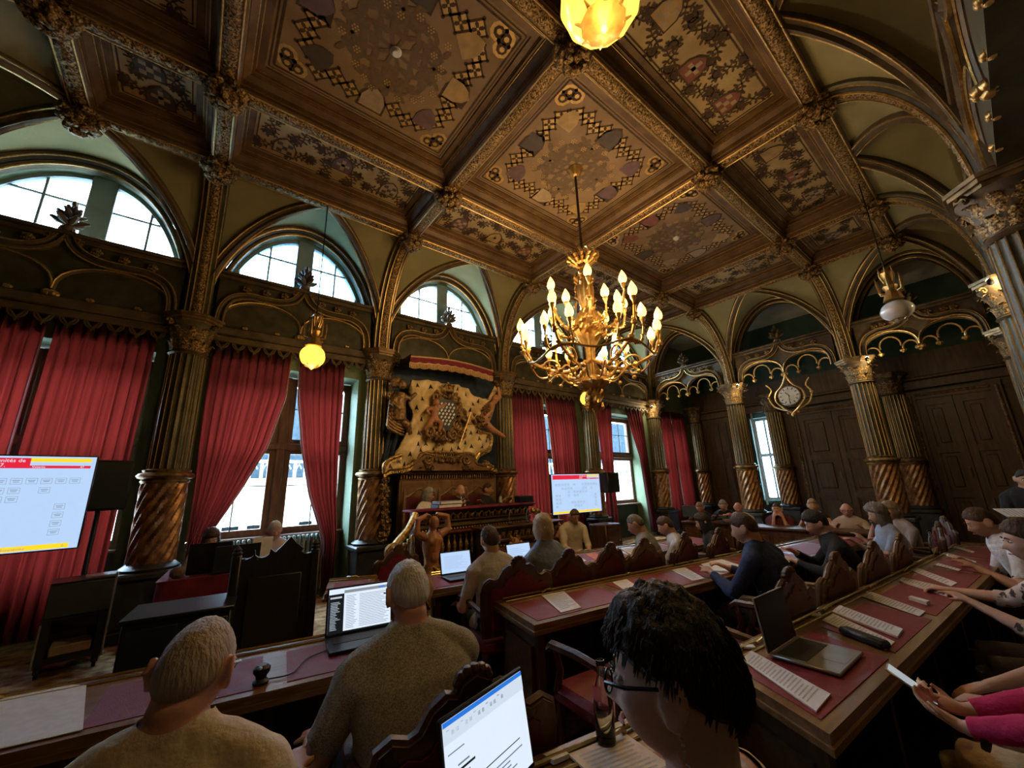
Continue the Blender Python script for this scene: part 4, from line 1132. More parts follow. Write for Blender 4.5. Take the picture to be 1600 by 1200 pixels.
    CL = {'torso': 1, 'sleeve': 1, 'hip': 2, 'leg': 2, 'foot': 3}
    cls = np.array([CL.get(B.l[kd.find(c)[1]], 0) for c in co])
    oh = np.eye(4)[cls]; ne = len(me.edges); ed = np.empty(ne*2, dtype=np.int32); me.edges.foreach_get('vertices', ed); ed = ed.reshape(-1, 2)
    for _ in range(12 if voxel < 0.01 else 7):
        acc = oh.copy(); np.add.at(acc, ed[:, 0], oh[ed[:, 1]]); np.add.at(acc, ed[:, 1], oh[ed[:, 0]]); oh = acc/acc.sum(1, keepdims=True)
    cls = oh.argmax(1)
    polys = [tuple(p.vertices) for p in me.polygons]
    def garment(name, keep, off, mat, wr=0.004, rim=True):
        mk = (cls == keep)
        fs = [p for p in polys if sum(mk[i] for i in p) >= 3]
        if not fs: return None
        used = sorted({i for p in fs for i in p}); mp = {i: k for k, i in enumerate(used)}
        vs = []
        for i in used:
            c = co[i]; n = no[i]
            wv = noise.noise(Vector((c[0]*9, c[1]*9, c[2]*5)))*wr + noise.noise(Vector((c[0]*24+3, c[1]*24, c[2]*14)))*wr*0.6
            vs.append(tuple(c+n*(off+wv)))
        gm = bpy.data.meshes.new(name); gm.from_pydata(vs, [], [tuple(mp[i] for i in p) for p in fs])
        gm.materials.append(mat); gm.shade_smooth()
        if rim:
            bm = bmesh.new(); bm.from_mesh(gm); bm.normal_update()
            for _ in range(3):
                bv = [x for x in bm.verts if x.is_boundary]; npos = {}
                for x in bv:
                    nb = [e.other_vert(x).co for e in x.link_edges if e.is_boundary]
                    if nb: npos[x] = x.co*0.4+sum(nb, Vector())/len(nb)*0.6
                for x, p in npos.items(): x.co = p
            bm.to_mesh(gm); bm.free()
        go = bpy.data.objects.new(name, gm); COL.objects.link(go); go.parent = o
        return go
    smat = shirtmat or pm('cloth_%02d%02d%02d' % tuple(int(c*99) for c in shirt[0]), shirt[0], tuple(min(1, c*1.12) for c in shirt[0]), 12, 0.85, 0, 0.25, 45)
    garment(shirt[1], 1, 0.008, smat, 0.006)
    garment('trousers', 2, 0.007, pm('cloth_%02d%02d%02d' % tuple(int(c*99) for c in trousers), trousers, None, 12, 0.85, 0, 0.25, 45), 0.006)
    for sg_ in (-1, 1):
        cls[(cls == 3) & (co[:, 0]*sg_ > 0)] = 5
        garment('shoe', 5, 0.008, BLACK, 0.0); cls[cls == 5] = 6
    SM = Matrix.Scale(size, 4) @ HM
    hs = random.Random(hash(label) % 9999)
    # hair
    if style != 'bald':
        hm = MB(); nu, nv_ = (64, 44) if voxel < 0.01 else (36, 26)
        th = {'short': 0.011, 'crop': 0.005, 'full': 0.022, 'bob': 0.026, 'long': 0.024, 'bun': 0.014, 'fringe': 0.006, 'curly': 0.04, 'pixie': 0.026}[style]
        def hairp(u, v):
            t = PI*v; a = 2*PI*u
            d = (math.sin(t)*math.cos(a), math.sin(t)*math.sin(a), math.cos(t)); x, y, z = d
            if style == 'pixie': line = (0.14+0.42*y**1.1) if y > 0 else 0.14+0.66*y
            elif style in ('bob', 'long'): line = (0.10+0.42*y**1.1) if y > 0 else 0.10+0.75*y
            else: line = (0.02+0.52*y**1.1) if y > 0 else 0.02+0.62*y
            k = sstep(-0.08, 0.16, z-line)
            if style == 'fringe': k *= 1-sstep(0.25, 0.55, z+0.35*max(0, y))
            p = head_pt(d)
            nn = noise.noise(Vector((x*7+hs.seed if False else x*7, y*7, z*4)))
            tk = th*(1+0.35*nn+0.2*noise.noise(Vector((x*22, y*22, z*7))))*(0.75+0.5*max(0, z))
            if style == 'curly': tk *= 1+0.5*noise.noise(Vector((x*16, y*16, z*16)))
            q = p+Vector(d)*(tk*k-(1-k)*0.010)
            return SM @ q
        hm.grid(hairp, nu, nv_, closeu=True)
        if style in ('bob', 'long', 'curly'):
            L = {'bob': 0.155, 'long': 0.33, 'curly': 0.24}[style]
            def fall(u, v):
                a = math.radians(-128+256*u); side = abs(a)/math.radians(128)
                top = Vector((0.083*math.sin(a), -0.10*math.cos(a), 0.05))
                r = 1.06+0.16*math.sin(PI*min(1, v*1.1))-0.06*v+0.03*noise.noise(Vector((u*30, v*2, 0)))
                return SM @ Vector((top.x*r, top.y*r-0.01*v, 0.05-L*v*(1-0.12*side)))
            hm.grid(fall, 40, 14)
            def fall2(u, v):
                p = SM.inverted() @ fall(u, v); return SM @ Vector((p.x*0.86, p.y*0.86, p.z))
            hm.grid(fall2, 40, 14)
        if style == 'bun': 
            hm.ball((0, 0, 0), 1.0, 14, 10, M=SM @ T(0, -0.115, 0.035, s=(0.045, 0.04, 0.045)))
        for k in range(strands):
            t = math.acos(hs.uniform(-0.35, 1)); a = hs.uniform(0, 2*PI)
            d = Vector((math.sin(t)*math.cos(a), math.sin(t)*math.sin(a), math.cos(t)))
            pl_ = lambda q: (0.14+0.42*q.y**1.1) if q.y > 0 else 0.14+0.66*q.y
            if d.z < pl_(d)+0.10: continue
            crown = Vector((0.1, -0.35, 0.93)).normalized()
            tg = (d-crown); tg = tg-d*tg.dot(d); tg = tg.normalized() if tg.length > 1e-3 else Vector((0, 1, 0))
            pts = []
            dd = d.copy()
            for j in range(4):
                if j > 1 and dd.z < pl_(dd)-0.02: break
                p = head_pt(dd); pts.append(SM @ (p+dd*(th*(0.85+0.22*hs.random())+0.001*j)))
                dd = (dd+tg*0.07+Vector((hs.uniform(-1, 1), hs.uniform(-1, 1), hs.uniform(-0.5, 1)))*0.012).normalized()
            hm.tube(pts, [0.0022, 0.0022, 0.0017, 0.0006][:len(pts)-1]+[0.0006], 3, cap=False)
        ho = obj('hair', hm, HAIR[hair], o, smooth=True)
    if face_detail:
        for s in (-1, 1):
            m = MB(); m.ball((0, 0, 0), 0.0105, 10, 8, M=SM @ T(s*0.031, 0.0775, 0.008, s=(1.15, 1, 0.62))); m.ball((0, 0, 0), 0.0056, 8, 6, mi=1, M=SM @ T(s*0.031, 0.0842, 0.008)); obj('eye', m, [EYEW, EYED], o, smooth=True)
            m = MB(); m.tube([SM @ Vector((s*0.014, 0.0925, 0.026)), SM @ Vector((s*0.030, 0.0915, 0.031)), SM @ Vector((s*0.046, 0.083, 0.026))], [0.003, 0.004, 0.002], 5); obj('eyebrow', m, HAIR[hair], o)
        m = MB(); m.tube([SM @ Vector((-0.023, 0.090, -0.063)), SM @ Vector((-0.008, 0.0985, -0.061)), SM @ Vector((0.008, 0.0985, -0.061)), SM @ Vector((0.023, 0.090, -0.063))], [0.002, 0.0045, 0.0045, 0.002], 6); obj('lips', m, LIP, o)
    if beard:
        m = MB(); m.grid(lambda u, v: SM @ (lambda d: head_pt(d)*1.04)((math.sin(PI*(0.60+0.3*v))*math.cos(PI*(0.12+0.76*u)), math.sin(PI*(0.60+0.3*v))*math.sin(PI*(0.12+0.76*u)), math.cos(PI*(0.60+0.3*v)))), 20, 8); obj('beard', m, HAIR[beard], o, smooth=True)
    if glasses:
        m = MB(); 
        for s in (-1, 1):
            m.tube([SM @ Vector((s*0.033+0.022*math.cos(t), 0.1, 0.006+0.017*math.sin(t))) for t in [2*PI*k/12 for k in range(13)]], 0.0022, 5)
            m.tube([SM @ Vector((s*0.055, 0.099, 0.012)), SM @ Vector((s*0.078, 0.06, 0.014)), SM @ Vector((s*0.083, -0.005, 0.016)), SM @ Vector((s*0.083, -0.02, 0.0))], [0.003, 0.0035, 0.003, 0.002], 6)
        m.tube([SM @ Vector((-0.011, 0.1, 0.012)), SM @ Vector((0.011, 0.1, 0.012))], 0.002, 5)
        obj('glasses', m, glasses, o)
    return o, SM
# ------------------------------------------------------------------ desks
def quad_at(Q, u, v):
    A, B, C, D = [Vector((q[0], q[1])) for q in Q]     # front-left, front-right, back-right, back-left
    return A.lerp(B, u).lerp(D.lerp(C, u), v)
def quad_slab(mb, Q, u0, u1, v0, v1, z0, z1):
    P = [quad_at(Q, u0, v0), quad_at(Q, u1, v0), quad_at(Q, u1, v1), quad_at(Q, u0, v1)]
    mb.prism([(p.x, p.y) for p in P], z0, z1)
def shrink(Q, d):
    c = sum((Vector((q[0], q[1])) for q in Q), Vector((0, 0)))/4
    out = []
    for k in range(4):
        p = Vector((Q[k][0], Q[k][1])); a = (Vector((Q[(k+1) % 4][0], Q[(k+1) % 4][1]))-p).normalized(); b = (Vector((Q[k-1][0], Q[k-1][1]))-p).normalized()
        out.append(tuple(p+(a+b)*d))
    return out
def desk(label, Q, n, zt=0.75, rail=True, front_closed=True):
    o = thing('council_desk', label, 'desk', (0, 0, 0), 0, 'long council desks with red leather tops')
    m = MB(); m.prism([tuple(q) for q in Q], zt-0.035, zt); Q2 = shrink(Q, -0.012); m.prism(Q2, zt-0.055, zt-0.033)
    obj('desk_top', m, WOODL, o, smooth=False)
    L = (Vector(Q[1])-Vector(Q[0])).length; D_ = (Vector(Q[3])-Vector(Q[0])).length
    eu, ev = 0.05/L, 0.07/D_
    for k in range(n):
        u0 = eu+(1-2*eu)*k/n+0.05/L; u1 = eu+(1-2*eu)*(k+1)/n-0.05/L
        if k == 0: u0 = eu
        if k == n-1: u1 = 1-eu
        m = MB(); quad_slab(m, Q, u0, u1, ev*0.7, 1-0.17/D_, zt, zt+0.003)
        obj('leather_inlay', m, LEATHER, o, smooth=False)
    if rail:
        m = MB(); zz = zt+0.012
        a, b = quad_at(Q, 0.01, 1-0.05/D_), quad_at(Q, 0.99, 1-0.05/D_)
        m.tube([(a.x, a.y, zz), (b.x, b.y, zz)], 0.008, 6); a2, b2 = quad_at(Q, 0.01, 1-0.10/D_), quad_at(Q, 0.99, 1-0.10/D_)
        m.tube([(a2.x, a2.y, zt+0.004), (b2.x, b2.y, zt+0.004)], 0.006, 6)
        r = obj('brass_rail', m, BRASS, o); r['kind'] = 'stuff'
        for k in range(n):
            p = quad_at(Q, (k+0.5)/n, 1-0.075/D_); q = MB(); q.tube([(p.x-0.05, p.y+0.01, zt+0.01), (p.x-0.02, p.y-0.008, zt+0.028), (p.x+0.02, p.y-0.008, zt+0.028), (p.x+0.05, p.y+0.0, zt+0.01)], 0.007, 5); obj('pen_rest', q, BRASS, o)
    S = shrink(Q, 0.05)
    m = MB()
    quad_slab(m, S, 0, 1, 1-0.05/D_, 1, 0.05, zt-0.05); obj('modesty_panel', m, WOOD, o, smooth=False)
    for u0, u1 in ((0, 0.05/L), (1-0.05/L, 1)):
        m = MB(); quad_slab(m, S, u0, u1, 0, 1-0.05/D_, 0.05, zt-0.05); e = obj('end_panel', m, WOOD, o, smooth=False)
        m = MB(); quad_slab(m, S, u0-0.004 if u0 == 0 else u1, u1 if u0 == 0 else u1+0.004, 0.12, 0.84, 0.15, zt-0.15); obj('raised_panel', m, WOODH, e, smooth=False)
    m = MB(); quad_slab(m, shrink(Q, 0.02), 0, 1, 0, 1, 0.0, 0.06); obj('plinth', m, WOOD, o, smooth=False)
    for k in range(1, n):
        m = MB(); u = k/n; quad_slab(m, S, u-0.02/L, u+0.02/L, 0.1, 1-0.05/D_, 0.06, zt-0.05); obj('divider', m, WOOD, o, smooth=False)
    return o
Q_R2L = [(-1.6, 2.46), (1.06, 2.02), (1.18, 2.60), (-1.6, 3.08)]
Q_R2R = [(1.67, 1.96), (6.75, 1.28), (6.90, 1.88), (1.80, 2.55)]
Q_R1R = [(1.69, 0.56), (6.60, 0.22), (6.75, 0.66), (1.96, 1.08)]
Q_R3 = [(1.59, 3.14), (5.50, 2.62), (5.70, 3.20), (1.86, 3.74)]
Q_R1L = [(0.42, 0.66), (1.22, 0.50), (1.40, 1.02), (0.52, 1.17)]
desk('long desk with red leather inlays at the left, in front of the white-haired man', Q_R2L, 4)
desk('long middle desk with red leather and white papers', Q_R2R, 6)
desk('nearest right-hand desk with a silver laptop and scattered papers', Q_R1R, 6)
desk('long desk in the third row with orange and white papers', Q_R3, 5)
desk('short desk end with pink-lit leather beyond the mail laptop', [(0.93, 3.66), (1.26, 3.56), (1.49, 4.02), (1.10, 4.20)], 1)
desk('near desk end carrying the laptop and empty glass bottle', Q_R1L, 2)

# ------------------------------------------------------------------ chairs
def chair_parts(back_mat, frame_mat):
    p = {}
    m = MB(); m.box(-0.27, 0.27, -0.24, 0.26, 0.38, 0.48, c=0.03); p['seat'] = (m, back_mat, None)
    half = [(0.26, 0.50), (0.275, 0.66), (0.285, 0.80), (0.27, 0.865), (0.235, 0.885), (0.19, 0.87), (0.155, 0.885), (0.125, 0.935), (0.085, 0.962), (0.055, 0.955), (0.04, 0.985), (0.0, 1.005)]
    ol = [(x, z) for x, z in half]+[(-x, z) for x, z in half[:-1][::-1]]
    sk = Matrix(((1, 0, 0, 0), (0, 1, -0.16, 0), (0, 0, 1, 0), (0, 0, 0, 1)))      # leaning back
    M = T(0, -0.16, 0) @ sk
    m = MB(); m.prism(ol, -0.03, 0.02, 'y', M); p['backrest'] = (m, frame_mat, None)
    inn = [(x*0.82, 0.54+(z-0.5)*0.78) for x, z in ol]
    m = MB(); m.prism(inn, 0.02, 0.035, 'y', M); m.prism(inn, -0.038, -0.03, 'y', M); p['upholstery'] = (m, back_mat, None)
    m = MB(); m.tube([M @ Vector((x, -0.005, z)) for x, z in ol], 0.017, 6); p['carved_rail'] = (m, frame_mat, None)
    m = MB()
    for k in range(7):
        a = PI*k/6; m.ball((0.045*math.cos(a), 0, 0.985+0.03*math.sin(a)), (0.02, 0.022, 0.02), 7, 5, M=M)
    m.ball((0, 0, 0.985), (0.028, 0.025, 0.028), 8, 6, M=M)
    p['crest'] = (m, frame_mat, None)
    for s in (-1, 1):
        m = MB(); m.tube([(s*0.265, -0.27, 0.66), (s*0.29, 0.0, 0.69), (s*0.29, 0.20, 0.68), (s*0.285, 0.24, 0.65)], [0.02, 0.024, 0.026, 0.022], 7); m.tube([(s*0.28, 0.19, 0.67), (s*0.265, 0.17, 0.56), (s*0.255, 0.22, 0.44)], [0.018, 0.02, 0.022], 7)
        p['armrest%d' % s] = (m, frame_mat, 'armrest')
        for yy in (-0.21, 0.22):
            m = MB(); m.tube([(s*0.235, yy, 0.40), (s*0.235, yy*1.02, 0.25), (s*0.24, yy*1.1, 0.0)], [0.028, 0.022, 0.018], 7); p['leg%d%f' % (s, yy)] = (m, frame_mat, 'leg')
    return [((n or k), m.mesh(n or k, mt, 0.7), mt) for k, (m, mt, n) in p.items()]
CHW = pm('carved_walnut', (0.06, 0.028, 0.013), (0.12, 0.058, 0.026), 8, 0.38, 0, 0.2, 40)
CHW2 = pm('worn_oak', (0.13, 0.075, 0.035), (0.20, 0.12, 0.06), 8, 0.4, 0, 0.2, 40)
CH_A = chair_parts(MAROON, CHW); CH_B = chair_parts(LEATHER, CHW); CH_C = chair_parts(MAROON, CHW2)
def chair(label, x, y, face, kind='a', s=1.0):
    t = thing('armchair', label, 'chair', (x, y, 0), face, 'carved armchairs behind the desks')
    for n, me, mt in {'a': CH_A, 'b': CH_B, 'c': CH_C}[kind]: obj(n, me, mt, t)
    t.scale = (s, s, s)
    return t

# ------------------------------------------------------------------ laptops, papers, text
def text_mesh(body, size, mat, name='lettering', align='LEFT'):
    cu = bpy.data.curves.new('txt', 'FONT'); cu.body = body; cu.size = size; cu.align_x = align; cu.resolution_u = 2
    o = bpy.data.objects.new('txt', cu); COL.objects.link(o)
    dg = bpy.context.evaluated_depsgraph_get(); me = bpy.data.meshes.new_from_object(o.evaluated_get(dg))
    bpy.data.objects.remove(o); me.materials.clear(); me.materials.append(mat); me.name = name
    return me
def emis(name, c, s):
    return pm(name, tuple(x*0.2 for x in c), None, 5, 0.3, emit=c, estr=s)
SCRB = emis('screen_pale_blue', (0.46, 0.64, 0.92), 0.62); SCRW = emis('screen_white', (0.72, 0.82, 0.95), 0.62); SCRR = emis('screen_red', (0.75, 0.02, 0.05), 0.62); SCRY = emis('screen_yellow', (0.95, 0.62, 0.02), 0.7)
SCRG = emis('screen_grey_blue', (0.36, 0.46, 0.62), 0.55); SCRD = emis('screen_dark', (0.02, 0.025, 0.03), 0.2); SCRU = emis('screen_blue_bar', (0.02, 0.16, 0.62), 0.7); SCRT = emis('screen_text_grey', (0.22, 0.26, 0.33), 0.5)
LAPS = pm('silver_laptop', (0.34, 0.33, 0.31), (0.40, 0.39, 0.37), 10, 0.38, 0.6); LAPD = pm('black_laptop', (0.012, 0.013, 0.014), (0.02, 0.021, 0.022), 10, 0.42, 0.2)
KEYS = pm('dark_keys', (0.03, 0.028, 0.024), (0.05, 0.046, 0.04), 60, 0.6)
def laptop(label, x, y, face, w=0.32, d=0.22, h=0.215, tilt=0.28, body=LAPS, screen=None, z=0.757, content=None, s=1.0):
    """face: heading from user toward the screen; hinge at local y=0, base towards -y"""
    t = thing('laptop', label, 'laptop', (x, y, z), face, 'open laptops on the desks'); t.scale = (s, s, s)
    m = MB(); m.box(-w/2, w/2, -d, 0, 0, 0.014, c=0.004); obj('base', m, body, t)
    m = MB(); m.box(-w/2+0.03, w/2-0.03, -d*0.52, -0.02, 0.014, 0.0155); k = obj('keyboard', m, KEYS, t, smooth=False)
    m = MB(); m.box(-0.05, 0.05, -d+0.012, -d*0.6, 0.014, 0.0148); obj('touchpad', m, body, t, smooth=False)
    ML = T(0, 0.002, 0.012) @ Matrix.Rotation(-tilt, 4, 'X')
    m = MB(); m.box(-w/2, w/2, 0, 0.008, 0, h, M=ML, c=0.003); obj('lid', m, body, t)
    m = MB(); m.box(-w/2+0.003, w/2-0.003, -0.0015, 0.0, 0.003, h-0.003, M=ML); obj('bezel', m, BLACK, t, smooth=False)
    m = MB(); m.box(-w/2+0.010, w/2-0.010, -0.003, -0.0015, 0.014, h-0.010, M=ML); dsp = obj('display', m, screen or BLACK, t, smooth=False)
    if content:
        X0, X1, Z0_, Z1_ = -w/2+0.010, w/2-0.010, 0.014, h-0.010
        groups = {}
        for (u0, u1, v0, v1, mt) in content: groups.setdefault(mt.name, (mt, MB()))[1].box(X0+(X1-X0)*u0, X0+(X1-X0)*u1, -0.0042, -0.003, Z0_+(Z1_-Z0_)*v0, Z0_+(Z1_-Z0_)*v1, M=ML)
        for nme, (mt, mb) in groups.items():
            c = obj('screen_content', mb, mt, dsp, smooth=False); c['kind'] = 'stuff'
    return t, ML
def lines(u0, u1, v0, v1, n, mt, seed=1, th=0.012, ragged=0.4):
    r = random.Random(seed); return [(u0, u0+(u1-u0)*(1-ragged*r.random()), v0+(v1-v0)*k/n, v0+(v1-v0)*k/n+th, mt) for k in range(n)]
def paper(label, Q, z=0.7545, mat=PAPER, nl=12, stack=0.003, dark=None, seed=0, group='papers on the desks', name='paper_sheet', cat='paper', curl=0.0):
    o = thing(name, label, cat, (0, 0, 0), 0, group)
    m = MB(); m.prism([tuple(q) for q in Q], z, z+stack); obj('sheet', m, mat, o, smooth=False)
    if nl:
        r = random.Random(seed); A, B, C, D = [Vector(q) for q in Q[:4]]
        pm_ = MB(); zz = z+stack+0.0006
        for k in range(nl):
            t = 0.08+0.84*k/nl; e = 0.92-0.35*r.random()*(r.random() < 0.4)
            # lines run along the short side (A->B), stacked from A to D
            a = A.lerp(D, t); b = B.lerp(C, t); p, q = a.lerp(b, 0.1), a.lerp(b, e); dn = (D-A)*0.35/nl
            pm_.add([(p.x, p.y, zz), (q.x, q.y, zz), (q.x+dn.x, q.y+dn.y, zz), (p.x+dn.x, p.y+dn.y, zz)], [(0, 1, 2, 3)])
        c = obj('printed_lines', pm_, INK, o, smooth=False); c['kind'] = 'stuff'
    return o
INK.node_tree.nodes['Principled BSDF'].inputs['Alpha'].default_value = 1.0
paper('paper sheet at the near left end of the middle desk', [(2.11, 2.38), (2.31, 2.35), (2.10, 1.98), (1.93, 2.00)], seed=1)
paper('second paper sheet along the middle desk', [(2.78, 2.26), (2.94, 2.24), (2.72, 1.91), (2.58, 1.94)], seed=2)
paper('third paper sheet along the middle desk', [(3.50, 2.16), (3.68, 2.13), (3.39, 1.80), (3.25, 1.83)], seed=3)
paper('overlapping papers on the middle desk near the man in blue', [(3.92, 2.10), (4.10, 2.07), (3.78, 1.74), (3.58, 1.78)], seed=4)
paper('loose open leaflet on the middle desk near the man in blue', [(4.06, 2.09), (4.24, 2.05), (4.04, 1.76), (3.86, 1.80)], z=0.760, seed=14)
paper('printed leaflet with pictures on the third-row desk', [(3.30, 3.38), (3.52, 3.34), (3.33, 3.02), (3.00, 3.02)], seed=5)
paper('orange folder on the third-row desk', [(3.62, 3.30), (3.78, 3.28), (3.53, 2.92), (3.40, 2.95)], mat=pm('orange_card', (0.55, 0.12, 0.03), None, 20, 0.6), nl=0, name='paper_folder', cat='folder')
paper('long white sheet beside the orange folder', [(3.82, 3.24), (3.96, 3.22), (3.60, 2.84), (3.46, 2.86)], seed=6)
paper('white sheet near the grey-shirted reader on the third-row desk', [(4.15, 3.20), (4.40, 3.16), (4.05, 2.82), (3.88, 2.84)], seed=7)
paper('open white booklet before the man in the pale T-shirt', [(2.28, 3.60), (2.58, 3.56), (2.52, 3.28), (2.22, 3.30)], seed=8, stack=0.012, z=0.755)
paper('printed page at the near corner of the right-hand desk', [(2.03, 0.96), (2.16, 0.97), (1.96, 0.62), (1.79, 0.62)], seed=9, nl=18, stack=0.006)
paper('upper printed page in the middle of the right-hand desk', [(3.24, 0.88), (3.07, 0.88), (2.83, 0.56), (2.98, 0.56)], seed=10, nl=16, stack=0.010)
paper('lower printed page in the middle of the right-hand desk', [(2.88, 0.88), (3.05, 0.87), (2.76, 0.56), (2.61, 0.57)], seed=11, nl=16)
paper('narrow sheet beyond the printed pages on the right-hand desk', [(3.78, 0.84), (3.60, 0.85), (3.32, 0.54), (3.46, 0.53)], seed=12, nl=16)
paper('fanned white brochure on the right-hand desk', [(4.38, 0.75), (4.24, 0.75), (3.94, 0.48), (4.16, 0.45)], seed=13, nl=14, stack=0.012)
paper('white page under the resting hand on the right-hand desk', [(4.80, 0.76), (4.94, 0.74), (4.46, 0.47), (4.30, 0.49)], seed=15, nl=10)
paper('small white sheet past the resting hand on the right-hand desk', [(5.28, 0.64), (5.18, 0.65), (4.98, 0.50), (5.06, 0.49)], seed=16, nl=6)
paper('white sheet before the bowed man on the right-hand desk', [(6.02, 0.66), (5.88, 0.67), (5.40, 0.44), (5.56, 0.43)], seed=17, nl=10)
paper('furthest white sheet on the right-hand desk', [(6.58, 0.64), (6.46, 0.65), (6.10, 0.48), (6.22, 0.47)], seed=18, nl=8)
paper('small folded name card on the right-hand desk', [(3.74, 0.62), (3.70, 0.63), (3.62, 0.54), (3.67, 0.53)], nl=0, stack=0.02, name='name_card', cat='card')
paper('big white page with cut corner at lower left', [(-0.56, 2.85), (-0.32, 2.81), (-0.26, 2.74), (-0.20, 2.26), (-0.44, 2.30)], nl=0)
paper('pinkish printed page in front of the dark-haired woman', [(0.99, 1.03), (1.20, 0.98), (1.16, 0.70), (0.95, 0.75)], mat=pm('warm_paper', (0.62, 0.52, 0.42), None, 20, 0.8), seed=19, nl=14, stack=0.006)
paper('crumpled paper scrap beside the near laptop', [(0.925, 1.07), (0.99, 1.06), (0.985, 1.02), (0.93, 1.03)], nl=0, stack=0.012, name='paper_scrap', cat='paper')
m = MB(); m.box(-0.11, 0.11, -0.03, 0.03, 0, 0.035, c=0.01); tag(obj('glasses_case', m, BLACK, loc=(2.68, 0.66, 0.7535), rotz=1.05), 'dark case lying under the pages on the right-hand desk', 'case')
m = MB(); m.box(-0.02, 0.02, -0.03, 0.03, 0, 0.012, c=0.003); tag(obj('wrapped_sweet', m, PAPER, loc=(2.20, 1.00, 0.752), rotz=0.6), 'tiny white wrapped sweet at the edge of the right-hand desk', 'sweet')
m = MB(); m.box(-0.02, 0.02, -0.03, 0.03, 0, 0.012, c=0.003); tag(obj('wrapped_sweet', m, PAPER, loc=(2.95, 0.93, 0.752), rotz=0.2), 'tiny white wrapped sweet above the printed pages', 'sweet')

doc = [(0, 1, 0.955, 1, SCRU)]+[(0, 1, 0.80, 0.955, emis('screen_toolbar', (0.62, 0.72, 0.84), 0.6))]
for k in range(14): doc.append((0.03+k*0.05, 0.03+k*0.05+0.028, 0.86, 0.90, SCRT) if k % 3 else (0.03+k*0.05, 0.06+k*0.05, 0.91, 0.925, SCRT))
doc += [(0.03, 0.2, 0.70, 0.71, SCRT), (0.12, 0.24, 0.56, 0.575, SCRT), (0.10, 0.30, 0.51, 0.53, SCRD), (0.10, 0.24, 0.46, 0.475, SCRT), (0.22, 0.86, 0.34, 0.348, SCRD)]+lines(0.1, 0.9, 0.04, 0.30, 6, SCRT, 3)
laptop('laptop with a text document on screen, lowest in the picture', 0.705, 0.995, math.atan2(0.09, 0.32), w=0.345, h=0.245, d=0.235, tilt=0.16, body=LAPD, screen=SCRW, content=doc)
mail = [(0, 0.235, 0, 0.88, SCRD), (0, 1, 0.955, 1, SCRW), (0.235, 1, 0.88, 0.95, emis('screen_grey_band', (0.3, 0.33, 0.36), 0.5)), (0.80, 0.90, 0.895, 0.935, SCRU), (0.02, 0.20, 0.78, 0.82, SCRW), (0, 1, 0.0, 0.03, SCRD)]
mail += lines(0.03, 0.18, 0.08, 0.72, 18, SCRW, 5, 0.012, 0.5)+lines(0.27, 0.45, 0.08, 0.84, 20, SCRT, 6, 0.010)+lines(0.48, 0.98, 0.08, 0.84, 20, SCRT, 7, 0.010, 0.3)
laptop('laptop showing a mail list before the man in the speckled shirt', 0.845, 2.52, -0.16, w=0.36, h=0.245, d=0.24, tilt=0.2, body=LAPD, screen=SCRW, content=mail)
laptop('laptop with pale page before the man in the pale T-shirt', 2.02, 3.44, -0.16, w=0.31, h=0.20, d=0.23, tilt=0.3, body=LAPD, screen=SCRB, content=lines(0.1, 0.9, 0.2, 0.85, 12, SCRG, 8, 0.012))
laptop('laptop with chart page in front of the blond woman', 2.72, 3.36, -0.10, w=0.30, h=0.20, d=0.22, tilt=0.25, body=LAPD, screen=SCRB, content=lines(0.1, 0.9, 0.15, 0.85, 7, SCRG, 9, 0.02))
laptop('open silver laptop with dark lid on the right-hand desk', 2.315, 0.885, -0.03, w=0.33, h=0.225, d=0.26, tilt=0.12, body=LAPS, screen=None)

# clear bottle at the near desk
def bottle(label, x, y, z, s=1.0, tint=(0.9, 0.95, 0.93)):
    t = thing('glass_bottle', label, 'bottle', (x, y, z)); t.scale = (s, s, s)
    m = MB(); m.lathe([(0.0, 0.0), (0.028, 0.0), (0.031, 0.006), (0.031, 0.11), (0.027, 0.145), (0.014, 0.185), (0.0125, 0.215), (0.0150, 0.217), (0.0150, 0.230), (0.0125, 0.232), (0.011, 0.232), (0.0105, 0.19), (0.024, 0.145), (0.028, 0.11), (0.028, 0.012), (0.0, 0.010)], 24, cap=False)
    g = bpy.data.materials.get('bottle_glass')
    if not g:
        g = pm('bottle_glass', (0.9, 0.95, 0.93), None, 5, 0.02); b = g.node_tree.nodes['Principled BSDF']; b.inputs['Transmission Weight'].default_value = 1.0; b.inputs['IOR'].default_value = 1.45
    obj('bottle_body', m, g, t, smooth=True)
    return t
b_ = bottle('empty clear glass bottle on the near desk beside the woman', 1.12, 0.99, 0.7535)
m = MB(); m.grid(lambda u, v: ((0.0295+0.001)*math.cos(2.2+1.5*u), (0.0305)*math.sin(2.2+1.5*u), 0.125+0.04*v), 8, 1); obj('paper_label', m, pm('red_bottle_label', (0.45, 0.10, 0.09), None, 30, 0.6), b_)
bottle('clear glass bottle standing on the right-hand desk by the clasped hands', 5.75, 0.70, 0.7535, 1.0)

